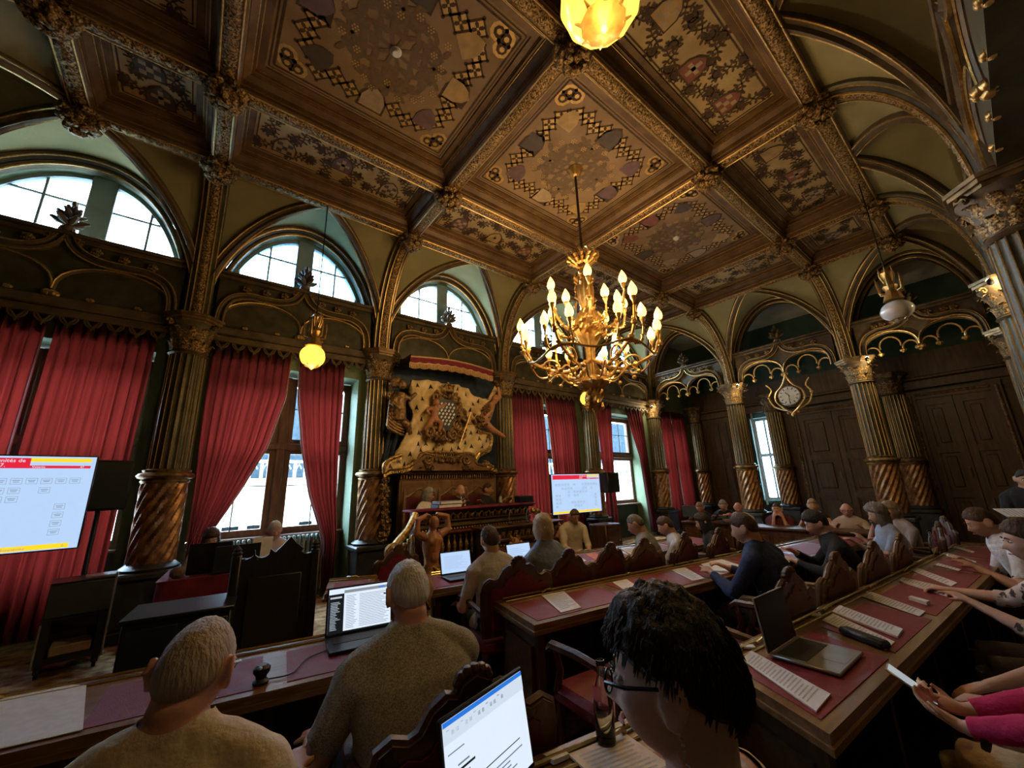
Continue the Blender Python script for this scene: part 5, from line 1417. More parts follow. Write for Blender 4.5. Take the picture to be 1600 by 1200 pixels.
# ------------------------------------------------------------------ wall screens
def tv(label, x, y, zc, face, w=1.43, h=0.80, small=False):
    t = thing('display_screen', label, 'screen', (x, y, zc), face, 'voting display screens')
    m = MB(); m.box(-w/2-0.012, w/2+0.012, 0, 0.05, -h/2-0.012, h/2+0.012, c=0.006); obj('casing', m, BLACK, t)
    m = MB(); m.box(-w/2, w/2, -0.004, 0.0, -h/2, h/2); p = obj('display', m, SCRB, t, smooth=False)
    def R(u0, u1, v0, v1, y=-0.006): return (-w/2+w*u0, -w/2+w*u1, y, y+0.002, -h/2+h*v0, -h/2+h*v1)
    for nm, rects, mt in (('title_band', [(0.02, 0.72, 0.87, 0.98)], SCRR), ('title_band', [(0.72, 0.98, 0.94, 0.98)], SCRY), ('title_band', [(0.72, 0.98, 0.87, 0.90)], SCRR), ('footer_band', [(0.01, 0.96, 0.01, 0.06)], SCRY)):
        m = MB(); [m.box(*R(*r)) for r in rects]; obj(nm, m, mt, p, smooth=False)
    seats = []
    def row(y, us): 
        for u in us: seats.append((u, y))
    row(0.70, [0.06, 0.12, 0.18, 0.24, 0.30, 0.42, 0.60, 0.66, 0.72, 0.78, 0.84, 0.90]); row(0.60, [0.18, 0.24, 0.30, 0.36, 0.60, 0.66, 0.78]); row(0.51, [0.30, 0.42, 0.48, 0.54, 0.60, 0.66])
    row(0.42, [0.06, 0.12, 0.30, 0.42, 0.48, 0.86]); row(0.33, [0.06, 0.12, 0.86]); row(0.24, [0.06, 0.12, 0.36, 0.42, 0.48, 0.54, 0.60, 0.86]); row(0.15, [0.06, 0.42, 0.48, 0.54, 0.86])
    for (u, v) in seats:
        m = MB(); m.box(*R(u, u+0.048, v, v+0.065)); s_ = obj('seat_box', m, SCRG, p, smooth=False)
        m = MB(); m.box(*R(u+0.003, u+0.045, v+0.006, v+0.059, -0.0075)); m.box(*R(u+0.012, u+0.036, v+0.022, v+0.028, -0.009), mi=1); m.box(*R(u+0.008, u+0.040, v+0.038, v+0.044, -0.009), mi=1); obj('seat_text', m, [SCRB, SCRT], s_, smooth=False)
    def txt(s, u, v, size, mt, al='LEFT'):
        me = text_mesh(s, size, mt, 'lettering', al); o = bpy.data.objects.new('lettering', me); COL.objects.link(o); o.parent = p
        o.matrix_local = T(-w/2+w*u, -0.0085, -h/2+h*v, rx=PI/2)
    txt("d'unités de", 0.70, 0.935, 0.045, SCRW, 'RIGHT'); txt('-2027.', 0.55, 0.885, 0.045, SCRW, 'LEFT'); txt('Abstentions:', 0.68, 0.02, 0.032, SCRT, 'LEFT'); txt('Votants', 0.73, 0.875, 0.026, SCRW); txt('0', 0.93, 0.02, 0.03, SCRT); txt('47', 0.95, 0.875, 0.026, SCRW, 'RIGHT')
    return t
# left one on a floor stand, angled to the benches
t = tv('large voting screen cut off by the left edge', -1.55, 5.62, 1.53, 0.10, w=1.5, h=0.84)
m = MB(); m.tube([(0, 0.08, -1.53), (0, 0.08, 0.1)], 0.03, 8); m.box(-0.35, 0.35, -0.2, 0.35, -1.53, -1.50, c=0.01); obj('floor_stand', m, BLACK, t)
t = tv('voting screen on the wall side between red curtains', 6.53, 6.05, 1.33, -0.06, w=1.42, h=0.80)
m = MB(); m.tube([(0, 0.08, -1.33), (0, 0.08, 0.1)], 0.03, 8); m.box(-0.3, 0.3, -0.2, 0.3, -1.33, -1.30, c=0.01); obj('floor_stand', m, BLACK, t)

# ------------------------------------------------------------------ loudspeakers, trolley
def speaker(label, x, y, z, face, w=0.34, d=0.3, h=0.52, stand=True):
    t = thing('loudspeaker', label, 'speaker', (x, y, 0), face, 'black loudspeakers on stands')
    m = MB(); m.box(-w/2, w/2, -d/2, d/2, z, z+h, c=0.02); obj('cabinet', m, BLACK, t)
    m = MB(); m.box(-w/2+0.02, w/2-0.02, -d/2-0.008, -d/2, z+0.02, z+h-0.02, c=0.003); obj('grille', m, DARKCAB, t)
    m = MB(); m.lathe([(0.022, 0.35), (0.022, z)], 8); m.lathe([(0.035, 0.55), (0.035, 0.62)], 8); obj('pole', m, BLACK, t)
    for k in range(3):
        a = 2*PI*k/3+0.4; m = MB(); m.tube([(0.02*math.cos(a), 0.02*math.sin(a), 0.62), (0.16*math.cos(a), 0.16*math.sin(a), 0.02)], 0.012, 6); obj('leg', m, BLACK, t)
    return t
speaker('dark loudspeaker left of the leftmost column', -0.80, 6.36, 1.42, 0.2, w=0.42, h=0.54, d=0.26)
speaker('loudspeaker on a tripod between screen and open casement', 7.72, 6.10, 1.30, -0.2, w=0.36, h=0.46)
m = MB(); m.box(-0.3, 0.3, -0.25, 0.25, 0, 0.14, c=0.02); tag(obj('amplifier_box', m, DARKCAB, loc=(7.35, 5.55, 0)), 'low black box on the floor under the tripod loudspeaker', 'box')
m = MB(); m.box(-0.25, 0.25, -0.22, 0.22, 0, 0.72, c=0.02); tb = tag(obj('side_cabinet', m, WOOD, loc=(6.75, 5.55, 0)), 'dark low cabinet beside the man in the cream shirt', 'cabinet')
m = MB(); m.box(-0.20, 0.20, -0.228, -0.22, 0.08, 0.64); obj('cabinet_door', m, WOODH, tb); m = MB(); m.ball((0.15, -0.235, 0.4), 0.014, 8, 6); obj('knob', m, BRASS, tb)
tr = thing('equipment_trolley', 'black equipment trolley with paper tray on the left carpet', 'trolley', (-0.74, 6.02, 0), 0.12); tr.scale = (0.9, 0.75, 0.9)
m = MB(); grid_wall(m, [-0.24, -0.17, 0.17, 0.24], [0.12, 0.18, 0.52, 0.88], [(-0.17, 0.17, 0.18, 0.52)], -0.25, 0.25); obj('cabinet_body', m, DARKCAB, tr, smooth=False)
m = MB(); m.box(-0.17, 0.17, 0.2, 0.24, 0.18, 0.52); obj('back_panel', m, WOODH, tr)
m = MB(); m.box(-0.24, 0.24, -0.27, -0.25, 0.55, 0.86, c=0.006); obj('front_flap', m, pm('slate_plastic', (0.03, 0.036, 0.034), None, 10, 0.5), tr)
m = MB(); m.box(-0.15, 0.15, -0.24, 0.1, 0.18, 0.27, c=0.01); obj('paper_tray', m, pm('card_paper', (0.42, 0.32, 0.20), (0.55, 0.43, 0.30), 6, 0.8), tr)
m = MB(); m.box(0.0, 0.26, -0.2, 0.1, 0.88, 0.90, c=0.004); obj('tray_lid', m, STEEL, tr)
m = MB(); m.tube([(0.245, -0.26, 0.1), (0.245, -0.26, 0.92)], 0.011, 6); obj('chrome_edge', m, STEEL, tr)
m = MB(); m.tube([(-0.245, -0.26, 0.1), (-0.245, -0.26, 0.5)], 0.009, 6); obj('chrome_edge', m, STEEL, tr)
for sx in (-1, 1):
    for sy in (-1, 1):
        m = MB(); m.lathe([(0.045, -0.015), (0.05, 0), (0.045, 0.015)], 12, M=T(sx*0.2, sy*0.22, 0.05, ry=PI/2)); m.box(sx*0.2-0.025, sx*0.2+0.025, sy*0.22-0.02, sy*0.22+0.02, 0.05, 0.12); obj('castor', m, BLACK, tr)
# dark low cabinet and gothic chair in front of the clerks
dk = thing('media_cabinet', 'low black cabinet in front of the clerks', 'cabinet', (0.06, 3.95, 0), -0.12); dk.scale = (0.85, 1, 1)
m = MB(); m.box(-0.34, 0.34, -0.22, 0.22, 0.04, 0.76, c=0.01); obj('cabinet_body', m, DARKCAB, dk)
m = MB(); m.box(-0.36, 0.36, -0.24, 0.24, 0.76, 0.785, c=0.006); obj('cabinet_top', m, DARKCAB, dk)
for s in (-1, 1):
    m = MB(); m.box(min(0, s*0.32), max(0, s*0.32), -0.232, -0.22, 0.08, 0.72, c=0.004); obj('cabinet_door', m, pm('dark_teal_lacquer', (0.016, 0.028, 0.030), None, 5, 0.4), dk)
gc = thing('gothic_chair', 'tall dark gothic chair back with cresting and pinnacles', 'chair', (0.62, 3.98, 0), -0.15); gc.scale = (0.94, 1, 0.95)
GW = pm('blackened_oak', (0.020, 0.016, 0.013), (0.036, 0.029, 0.023), 6, 0.42, 0, 0.12, 30, stretch=(6, 6, 0.7))
pts = [(-0.31, 0.10), (-0.31, 1.12)]
n = 5
for k in range(n):
    a = -0.29+0.58*k/n; w_ = 0.58/n
    if k == 2 or k == 3: continue
    for j in range(1, 6): pts.append((a+w_*(0.5-0.5*math.cos(PI*j/6)), 1.14-0.045*math.sin(PI*j/6)))
    pts.append((a+w_, 1.16))
    if k == 1: pts += [(-0.02, 1.13), (0.04, 1.19), (0.09, 1.25), (0.14, 1.19), (0.20, 1.14)]
pts += [(0.31, 1.12), (0.31, 0.10)]
m = MB(); m.prism(pts, -0.03, 0.03, 'y'); obj('backrest', m, GW, gc, smooth=False)
for x in (-0.30, 0.30):
    m = MB(); m.box(x-0.035, x+0.035, -0.04, 0.04, 0.0, 1.13, c=0.01); m.lathe([(0.035, 1.13), (0.040, 1.15), (0.024, 1.16), (0.032, 1.175), (0.010, 1.20), (0.0, 1.21)], 8, M=T(x, 0, 0)); obj('post', m, GW, gc)
m = MB(); m.box(-0.20, 0.20, -0.045, -0.03, 0.25, 0.95, c=0.006); obj('leather_panel', m, pm('dark_hide', (0.024, 0.020, 0.018), (0.04, 0.033, 0.03), 6, 0.5), gc)
m = MB(); m.box(-0.30, 0.30, 0.03, 0.50, 0.40, 0.47, c=0.01); obj('seat', m, GW, gc)
for x in (-0.27, 0.27): m = MB(); m.box(x-0.03, x+0.03, 0.42, 0.48, 0, 0.40); obj('leg', m, GW, gc)
for k, x in enumerate([-0.25+0.1*i for i in range(3)]):
    m = MB(); m.ball((x, -0.0, 1.085), (0.02, 0.035, 0.02), 8, 6); obj('crest_knob', m, GW, gc)
# clerk table with red cloth
ct = thing('clerk_table', 'table draped in dark red cloth before the bright window', 'table', (0.33, 5.48, 0), -0.1)
m = MB()
def cloth(u, v):
    a = u*2*PI; cx, cy = math.cos(a), math.sin(a); e = 0.22
    x = 0.47*math.copysign(abs(cx)**e, cx); y = 0.38*math.copysign(abs(cy)**e, cy)
    k = 1+0.05*v+0.018*math.sin(a*14)*v
    return (x*k, y*k, 0.78-0.70*v)
m.grid(cloth, 96, 6, closeu=True); m.add([(-0.467, -0.375, 0.781), (0.467, -0.375, 0.781), (0.467, 0.375, 0.781), (-0.467, 0.375, 0.781)], [(0, 1, 2, 3)])
obj('tablecloth', m, REDCLOTH, ct)
m = MB(); m.box(-0.44, 0.44, -0.34, 0.34, 0.74, 0.775); obj('table_board', m, WOOD, ct)
for sx in (-1, 1):
    for sy in (-1, 1): m = MB(); m.box(sx*0.40-0.03, sx*0.40+0.03, sy*0.3-0.03, sy*0.3+0.03, 0, 0.74); obj('leg', m, WOOD, ct)
laptop('left dark laptop seen from behind on the red clerk table', 0.22, 5.32, PI-0.1, w=0.36, h=0.28, d=0.2, tilt=0.05, body=LAPD, z=0.783)
laptop('right dark laptop seen from behind on the red clerk table', 0.44, 5.17, PI+0.15, w=0.40, h=0.25, d=0.2, tilt=0.05, body=LAPD, z=0.783)
m = MB(); m.box(-0.10, 0.10, -0.01, 0.01, 0, 0.30); m.box(-0.10, 0.10, 0.01, 0.11, 0, 0.004); tag(obj('paper_sign', m, PAPER, loc=(0.66, 5.25, 0.783), rotz=0.3, smooth=False), 'upright white paper sheet on the clerk table', 'paper')
m = MB(); m.box(-0.06, 0.06, -0.05, 0.05, 0, 0.10, c=0.03); tag(obj('brown_pouch', m, pm('brown_suede', (0.12, 0.08, 0.06), None, 10, 0.8), loc=(-0.02, 5.25, 0.783)), 'small brown pouch at the left end of the clerk table', 'pouch')
# radiators
def radiator(label, x, y, n, z=0.36, h=0.5):
    t = thing('radiator', label, 'radiator', (x, y, 0))
    c = pm('grey_green_enamel', (0.16, 0.23, 0.20), (0.20, 0.28, 0.25), 6, 0.4)
    for k in range(n):
        xx = (k-(n-1)/2)*0.065; m = MB()
        m.tube([(xx, -0.05, z), (xx, -0.06, z+0.03), (xx, -0.06, z+h-0.04), (xx, -0.03, z+h), (xx, 0.03, z+h), (xx, 0.06, z+h-0.04), (xx, 0.06, z+0.03), (xx, 0.05, z)], 0.024, 7); obj('radiator_section', m, c, t)
    m = MB(); m.tube([(-n*0.0325, 0, z+0.06), (n*0.0325, 0, z+0.06)], 0.02, 6); m.tube([(-n*0.0325, 0, z+h-0.06), (n*0.0325, 0, z+h-0.06)], 0.02, 6); obj('manifold', m, c, t)
    for s in (-1, 1): m = MB(); m.box(s*n*0.03-0.02, s*n*0.03+0.02, -0.05, 0.05, 0, z+0.03); obj('leg', m, c, t)
    return t
radiator('ribbed grey-green radiator under the bright window behind the clerk', 1.02, 7.18, 24, 0.36, 0.52)

# ------------------------------------------------------------------ tribune at the far end
tb = thing('tribune_bench', 'long oak bench front facing the desks at the far end', 'bench', (7.35, 2.35, 0), 0)
m = MB(); m.box(-0.18, 0.30, -0.90, 0.90, 0.735, 0.775, c=0.01); obj('bench_top', m, WOODH, tb)
m = MB(); m.box(-0.14, -0.08, -0.88, 0.88, 0.0, 0.735); obj('front_board', m, WOOD, tb, smooth=False)
for k in range(6):
    y0 = -0.86+k*0.29; m = MB(); m.box(-0.155, -0.14, y0+0.03, y0+0.26, 0.10, 0.66, c=0.01); obj('front_panel', m, WOODH, tb)
for s in (-1, 1): m = MB(); m.box(-0.14, 0.28, s*0.88-0.02, s*0.88+0.02, 0, 0.735); obj('end_panel', m, WOOD, tb)
tb2 = thing('tribune_desk', 'further oak desk with monitor and flowers by the arcade', 'desk', (7.75, 3.75, 0), 0.12)
m = MB(); m.box(-0.25, 0.30, -0.42, 0.55, 0.735, 0.775, c=0.01); obj('desk_top', m, WOODH, tb2)
m = MB(); m.box(-0.20, -0.14, -0.40, 0.53, 0, 0.735); obj('front_board', m, WOOD, tb2, smooth=False)
for k in range(3): y0 = -0.38+k*0.30; m = MB(); m.box(-0.212, -0.2, y0+0.03, y0+0.27, 0.1, 0.66, c=0.008); obj('front_panel', m, WOODH, tb2)
for s in (-0.4, 0.53): m = MB(); m.box(-0.2, 0.28, s-0.02, s+0.02, 0, 0.735); obj('end_panel', m, WOOD, tb2)
mo = thing('desk_monitor', 'dark monitor on the further oak desk', 'monitor', (7.75, 4.20, 0.777), PI/2+0.1)
m = MB(); m.box(-0.17, 0.17, -0.015, 0.015, 0.05, 0.26, c=0.006); obj('monitor_casing', m, pm('grey_blue_plastic', (0.06, 0.09, 0.10), None, 6, 0.4), mo); m = MB(); m.box(-0.08, 0.08, -0.06, 0.06, 0, 0.01); m.box(-0.02, 0.02, -0.01, 0.01, 0, 0.08); obj('monitor_stand', m, BLACK, mo)
fw_ = thing('flower_arrangement', 'pink and red flower arrangement on the further oak desk', 'flowers', (7.62, 3.44, 0.777))
m = MB(); m.lathe([(0.06, 0), (0.10, 0.04), (0.11, 0.06)], 12); obj('bowl', m, WHITEP, fw_)
for k in range(16):
    a = random.uniform(0, 6.28); r = random.uniform(0.0, 0.16); m = MB(); q = (r*math.cos(a), r*math.sin(a), 0.09+0.06*(1-r/0.16)+random.uniform(-0.01, 0.02))
    for j in range(5): b = 2*PI*j/5; m.ball((q[0]+0.018*math.cos(b), q[1]+0.018*math.sin(b), q[2]), (0.017, 0.017, 0.012), 6, 4)
    m.ball(q, 0.014, 6, 4); obj('flower', m, pm('petal_pink', (0.55, 0.12, 0.13), None, 30, 0.6) if k % 3 else pm('petal_white', (0.7, 0.55, 0.52), None, 30, 0.6), fw_)
m = MB()
for k in range(14): a = 2*PI*k/14; m.tube([(0, 0, 0.05), (0.1*math.cos(a), 0.1*math.sin(a), 0.10), (0.19*math.cos(a), 0.19*math.sin(a), 0.07)], [0.008, 0.018, 0.003], 4, flat=0.3)
o = obj('leaves', m, pm('leaf_green', (0.04, 0.10, 0.03), None, 30, 0.6), fw_); o['kind'] = 'stuff'
# puck camera with cable on the left desk
wc = thing('desk_webcam', 'small round dark webcam with cable on the left desk', 'webcam', (0.335, 2.235, 0.753))
m = MB(); m.lathe([(0.03, 0), (0.032, 0.01), (0.02, 0.02), (0.022, 0.03), (0.033, 0.045), (0.034, 0.06), (0.02, 0.072)], 14); obj('housing', m, BLACK, wc)
m = MB(); m.ball((-0.01, -0.02, 0.062), (0.012, 0.012, 0.01), 8, 6); obj('lens', m, STEEL, wc)
m = MB(); m.tube(catmull([(0.03, 0.01, 0.005), (0.12, 0.0, 0.005), (0.20, 0.12, 0.005), (0.28, 0.16, 0.006), (0.40, 0.20, 0.006)], 6), 0.003, 5); obj('cable', m, BLACK, wc)
# ------------------------------------------------------------------ statues and relief
FLESH = pm('painted_flesh_wood', (0.36, 0.15, 0.07), (0.50, 0.24, 0.115), 10, 0.38, 0, 0.1, 60)
GILTF = pm('bright_gilt_carving', (0.20, 0.11, 0.03), (0.72, 0.48, 0.17), 26, 0.36, 0.75, 0.3, 70, contrast=(0.35, 0.65))
BROWNC = pm('brown_gilt_relief', (0.09, 0.05, 0.022), (0.40, 0.24, 0.09), 22, 0.4, 0.5, 0.4, 60)
def statue(limbs, balls, voxel=0.014):
    B = Body()
    for pts, rad in limbs: B.limb([Vector(p) for p in pts], rad, 'x', 10)
    for c, r in balls: B.ball(c, r, 'x', 10, 8)
    me0 = bpy.data.meshes.new('tmp'); me0.from_pydata(B.v, [], B.f); o0 = bpy.data.objects.new('tmp', me0); COL.objects.link(o0)
    md = o0.modifiers.new('r', 'REMESH'); md.mode = 'VOXEL'; md.voxel_size = voxel
    ms = o0.modifiers.new('s', 'SMOOTH'); ms.iterations = 2
    me = bpy.data.meshes.new_from_object(o0.evaluated_get(bpy.context.evaluated_depsgraph_get()))
    bpy.data.objects.remove(o0); me.shade_smooth(); me.materials.clear(); return me
def foliage(mb, pts, r, n, spread, seed=0):
    rg = random.Random(seed); P = [Vector(p) for p in pts]
    for k in range(n):
        i = rg.randrange(len(P)-1); p = P[i].lerp(P[i+1], rg.random())+Vector((rg.uniform(-1, 1), rg.uniform(-0.6, 0.6), rg.uniform(-1, 1)))*spread
        d = Vector((rg.uniform(-1, 1), rg.uniform(-0.4, 0.4), rg.uniform(-1, 1))).normalized()*r*2.2; q = Vector((-d.z, rg.uniform(-0.3, 0.1)*r, d.x))*0.6
        mb.tube([p-d*0.5, p+q*0.5, p+d*0.5+q*0.1], [r*0.35, r, r*0.25], 5)
def spiral(mb, c, r, turns, th, sgn=1, a0=0, y=0):
    n = int(16*turns); mb.tube([(c[0]+sgn*r*(1-i/n*0.85)*math.cos(a0+2*PI*turns*i/n), c[1]+y*i/n, c[2]+r*(1-i/n*0.85)*math.sin(a0+2*PI*turns*i/n)) for i in range(n+1)], [th*(1-0.5*i/n) for i in range(n+1)], 7)
def relief(poly, y0, amp, fn, step=0.035, thick=0.05):
    xs = [p[0] for p in poly]; zs = [p[1] for p in poly]
    def inside(x, z):
        c = False; j = len(poly)-1
        for i in range(len(poly)):
            (xi, zi), (xj, zj) = poly[i], poly[j]
            if (zi > z) != (zj > z) and x < (xj-xi)*(z-zi)/(zj-zi)+xi: c = not c
            j = i
        return c
    m = MB(); n = len(poly)
    bm = bmesh.new(); vs = [bm.verts.new((x, y0, z)) for x, z in poly]; bm.faces.new(vs)
    bmesh.ops.triangulate(bm, faces=bm.faces[:])
    for _ in range(5):
        es = [e for e in bm.edges if e.calc_length() > step*1.6]
        if not es: break
        bmesh.ops.subdivide_edges(bm, edges=es, cuts=1); bmesh.ops.triangulate(bm, faces=bm.faces[:])
    for v in bm.verts: v.co.y = y0-amp*fn(v.co.x, v.co.z)
    bmesh.ops.solidify(bm, geom=bm.faces[:], thickness=thick)
    me = bpy.data.meshes.new('relief'); bm.to_mesh(me); bm.free(); me.shade_smooth(); return me
throne = thing('gilded_armorial', 'gilded ermine drapery with coat of arms above the president', 'sculpture', (0, 0, 0))
ERM = [(2.82, 3.43), (3.12, 3.48), (3.39, 3.47), (3.77, 3.46), (4.03, 3.43), (4.17, 3.29), (4.33, 3.25), (4.54, 3.29), (4.67, 3.57), (4.71, 3.47), (4.57, 3.25), (4.31, 3.11), (4.14, 2.97), (4.05, 2.89), (4.03, 2.74), (4.16, 2.67), (4.32, 2.58), (4.54, 2.54), (4.55, 2.34), (4.48, 2.26), (4.27, 2.17), (4.16, 2.04), (4.12, 2.14), (3.82, 2.16), (3.42, 2.16), (3.15, 2.15), (2.99, 2.05), (2.92, 1.97), (2.78, 1.89), (2.5, 1.86), (2.41, 1.81), (2.41, 1.94), (2.51, 2.03), (2.69, 2.1), (2.82, 2.23), (2.87, 2.45), (2.94, 2.56), (3.06, 2.65), (2.97, 2.73), (2.91, 2.87), (2.8, 2.99), (2.77, 3.1), (2.86, 3.18), (2.89, 3.29)]
def folds(x, z):
    dx, dz = x-3.5, z-3.0
    return 0.5+0.30*math.sin(11*dx*(1+0.4*dz)+9*dz+1.4*math.sin(6*dz))+0.24*math.sin(23*dx-13*dz+2*math.sin(4*dx))
me = relief(ERM, 6.54, 0.11, folds); me.materials.append(ERMINE); obj('ermine_mantle', me, ERMINE, throne)
from mathutils.bvhtree import BVHTree
EB_ = BVHTree.FromPolygons([v.co for v in me.vertices], [tuple(p.vertices) for p in me.polygons])
def eray(x, z):
    h = EB_.ray_cast(Vector((x, 5.8, z)), Vector((0, 1, 0))); return h[0].y if h[0] else 6.5
m = MB()
rg = random.Random(11)
for (x, z) in [(2.95, 3.36), (3.2, 3.36), (3.05, 3.12), (2.95, 2.95), (4.1, 3.12), (4.25, 3.2), (3.95, 3.3), (3.75, 3.38), (3.05, 2.75), (3.0, 2.5), (2.98, 2.3), (2.82, 2.12), (2.65, 2.0), (2.5, 1.92), (3.15, 2.32), (3.3, 2.22), (3.05, 2.2), (3.62, 2.22), (3.8, 2.26), (3.95, 2.36), (4.1, 2.3), (4.3, 2.3), (4.25, 2.45), (4.42, 2.42), (4.05, 2.55), (4.2, 2.58), (4.45, 2.5), (3.45, 2.2), (2.75, 1.95), (4.5, 3.3), (4.05, 3.0), (3.3, 2.42)]:
    tp = [(x+a, eray(x+a, z+b)-0.006, z+b) for a, b in ((0, 0.05), (-0.018, 0.0), (-0.036, -0.05), (0, -0.03), (0.036, -0.05), (0.018, 0.0))]
    m.add(tp+[(a, b+0.004, c) for a, b, c in tp], [(0, 1, 2, 3), (0, 3, 4, 5)])
o = obj('ermine_tails', m, BLACK, throne, smooth=False); o['kind'] = 'stuff'
for k, (i0, i1) in enumerate(((20, 34), (14, 21))):   # gold fringe along the lower edges
    P = [Vector((x, 6.44, z)) for x, z in ERM[i0:i1]]; m = MB(); m.tube(catmull(P, 5), 0.035, 7)
    for p in catmull(P, 9): m.tube([p, p+Vector((0, -0.012, -0.075))], [0.011, 0.008], 4)
    obj('gold_fringe', m, GILTF, throne)
m = MB(); m.grid(lambda u, v: (2.40+0.44*u, 6.60-0.05*math.sin(20*u+6*v), 2.62-0.62*v+0.12*u*v), 30, 8); obj('blue_cloth', m, BLUEST, throne, smooth=True)
# canopy valance
m = MB(); 
def val(u, v):
    x = 2.70+1.78*u; return (x, 6.22-0.05*math.sin(PI*u)+0.03*v, 3.80+0.05*math.sin(PI*u)-0.10*v-0.02*abs(math.sin(10*PI*u))*v)
m.grid(val, 60, 4); obj('canopy_valance', m, REDCLOTH, throne)
m = MB()
for k in range(70):
    a = Vector(val(k/69, 1.0)); m.tube([a, a+Vector((0, -0.004, -0.10))], [0.012, 0.010], 4)
m.tube([val(k/40, 1.0) for k in range(41)], 0.016, 6); m.tube([val(k/40, 0.0) for k in range(41)], 0.016, 6)
o = obj('bullion_fringe', m, pm('bullion_gold', (0.45, 0.26, 0.10), (0.62, 0.40, 0.18), 60, 0.6, 0.3), throne); o['kind'] = 'stuff'
m = MB(); m.box(2.72, 4.46, 6.25, 6.75, 3.80, 3.86); obj('canopy_board', m, WOOD, throne, smooth=False)
# coat of arms
sh_ = [(3.33, 3.12), (3.62, 3.12), (3.70, 2.95), (3.66, 2.72), (3.52, 2.56), (3.47, 2.53), (3.40, 2.56), (3.28, 2.72), (3.24, 2.95)]
m = MB(); m.prism(sh_, 6.30, 6.40, 'y'); ca = obj('shield', m, pm('shield_dark', (0.03, 0.03, 0.035), None, 10, 0.4), throne, smooth=False)
m = MB()
for r in range(7):
    for c in range(6):
        x = 3.29+c*0.075+0.03*(r % 2); z = 2.66+r*0.062
        if (abs(x-3.47) < 0.17-0.10*max(0, 2.8-z)/0.2 if z < 2.8 else abs(x-3.47) < 0.19): m.add([(x-0.027, 6.297, z), (x+0.005, 6.295, z+0.032), (x+0.027, 6.297, z+0.006), (x-0.008, 6.295, z-0.030)], [(0, 1, 2, 3)])
o = obj('lozenges', m, pm('lozenge_silver', (0.62, 0.62, 0.58), None, 10, 0.4), ca, smooth=False); o['kind'] = 'stuff'
m = MB()
for s in (-1, 1):
    for (cx, cz, r) in ((0.22, 3.16, 0.10), (0.27, 2.92, 0.09), (0.24, 2.66, 0.12), (0.14, 2.48, 0.11), (0.34, 2.50, 0.10)): spiral(m, (3.48+s*cx, 6.32, cz), r, 1.4, 0.035, s, PI/2)
foliage(m, [(3.15, 6.36, 2.5), (3.45, 6.34, 2.36), (3.85, 6.36, 2.52)], 0.035, 46, 0.07, 1); foliage(m, [(3.75, 6.36, 3.05), (3.92, 6.36, 2.85), (3.85, 6.36, 2.6)], 0.035, 40, 0.06, 2); foliage(m, [(3.2, 6.36, 3.15), (3.5, 6.34, 3.22), (3.72, 6.36, 3.12)], 0.03, 30, 0.05, 3)
o = obj('cartouche', m, BROWNC, throne); o['kind'] = 'stuff'
m = MB(); m.lathe([(0.10, 0), (0.115, 0.02), (0.11, 0.05)], 16, M=T(3.52, 6.36, 3.26))
for k in range(8): a = 2*PI*k/8; m.tube([(3.52+0.105*math.cos(a), 6.36+0.105*math.sin(a), 3.30), (3.52+0.12*math.cos(a), 6.36+0.12*math.sin(a), 3.38), (3.52, 6.36, 3.43)], 0.014, 5); m.ball((3.52+0.12*math.cos(a), 6.36+0.12*math.sin(a), 3.39), 0.02, 6, 5)
m.ball((3.52, 6.36, 3.45), 0.028, 8, 6); obj('crown', m, GILTF, throne)
def putto(x, y, z, s, name, mat, flip=1):
    me = statue([([(0, 0, 0), (0.02*flip, 0, 0.16), (0.03*flip, 0, 0.26)], [0.075, 0.085, 0.05]), ([(0.06*flip, 0, 0.23), (0.16*flip, -0.02, 0.27), (0.24*flip, -0.03, 0.34)], [0.04, 0.034, 0.026]), ([(-0.06*flip, 0, 0.23), (-0.15*flip, -0.03, 0.16), (-0.10*flip, -0.05, 0.08)], [0.04, 0.034, 0.026]),
        ([(0.04, 0, 0), (0.12*flip, -0.08, -0.06), (0.10*flip, -0.03, -0.22)], [0.06, 0.05, 0.032]), ([(-0.04, 0, 0), (-0.10*flip, -0.06, -0.10), (-0.18*flip, 0, -0.20)], [0.06, 0.05, 0.032])], [((0.045*flip, -0.01, 0.34), (0.066, 0.07, 0.075))])
    o = obj(name, me, mat, throne); me.materials.append(mat); o.location = (x, y, z); o.scale = (s, s, s); return o
putto(3.22, 6.33, 2.72, 0.95, 'left_supporter', FLESH, 1)
putto(3.80, 6.34, 2.82, 0.7, 'lion_supporter', BROWNC, -1)
# flanking angel and herald
me = statue([([(2.60, 6.4, 2.68), (2.58, 6.38, 2.95), (2.60, 6.36, 3.16)], [0.13, 0.12, 0.10]), ([(2.62, 6.36, 3.12), (2.75, 6.32, 3.05), (2.86, 6.3, 3.17)], [0.06, 0.05, 0.035]), ([(2.52, 6.36, 3.1), (2.45, 6.32, 2.95), (2.58, 6.28, 2.85)], [0.06, 0.05, 0.035]), ([(2.62, 6.4, 2.7), (2.75, 6.36, 2.6), (2.82, 6.4, 2.45)], [0.09, 0.07, 0.04])], [((2.62, 6.34, 3.30), (0.075, 0.08, 0.09)), ((2.55, 6.42, 3.35), (0.12, 0.08, 0.10))])
me.materials.append(BROWNC); obj('left_angel', me, BROWNC, throne)
m = MB()
for k in range(9): m.tube(catmull([(2.50, 6.44, 3.18-0.05*k), (2.44-0.004*k, 6.40, 3.02-0.055*k), (2.56, 6.36, 2.86-0.05*k), (2.70, 6.40, 2.80-0.045*k)], 4), [0.016+0.012*math.sin(PI*i/12) for i in range(13)], 5)
foliage(m, [(2.48, 6.42, 3.3), (2.5, 6.38, 2.9), (2.5, 6.4, 2.62), (2.75, 6.4, 2.6)], 0.03, 50, 0.07, 5); o = obj('angel_robe', m, BROWNC, throne); o['kind'] = 'stuff'
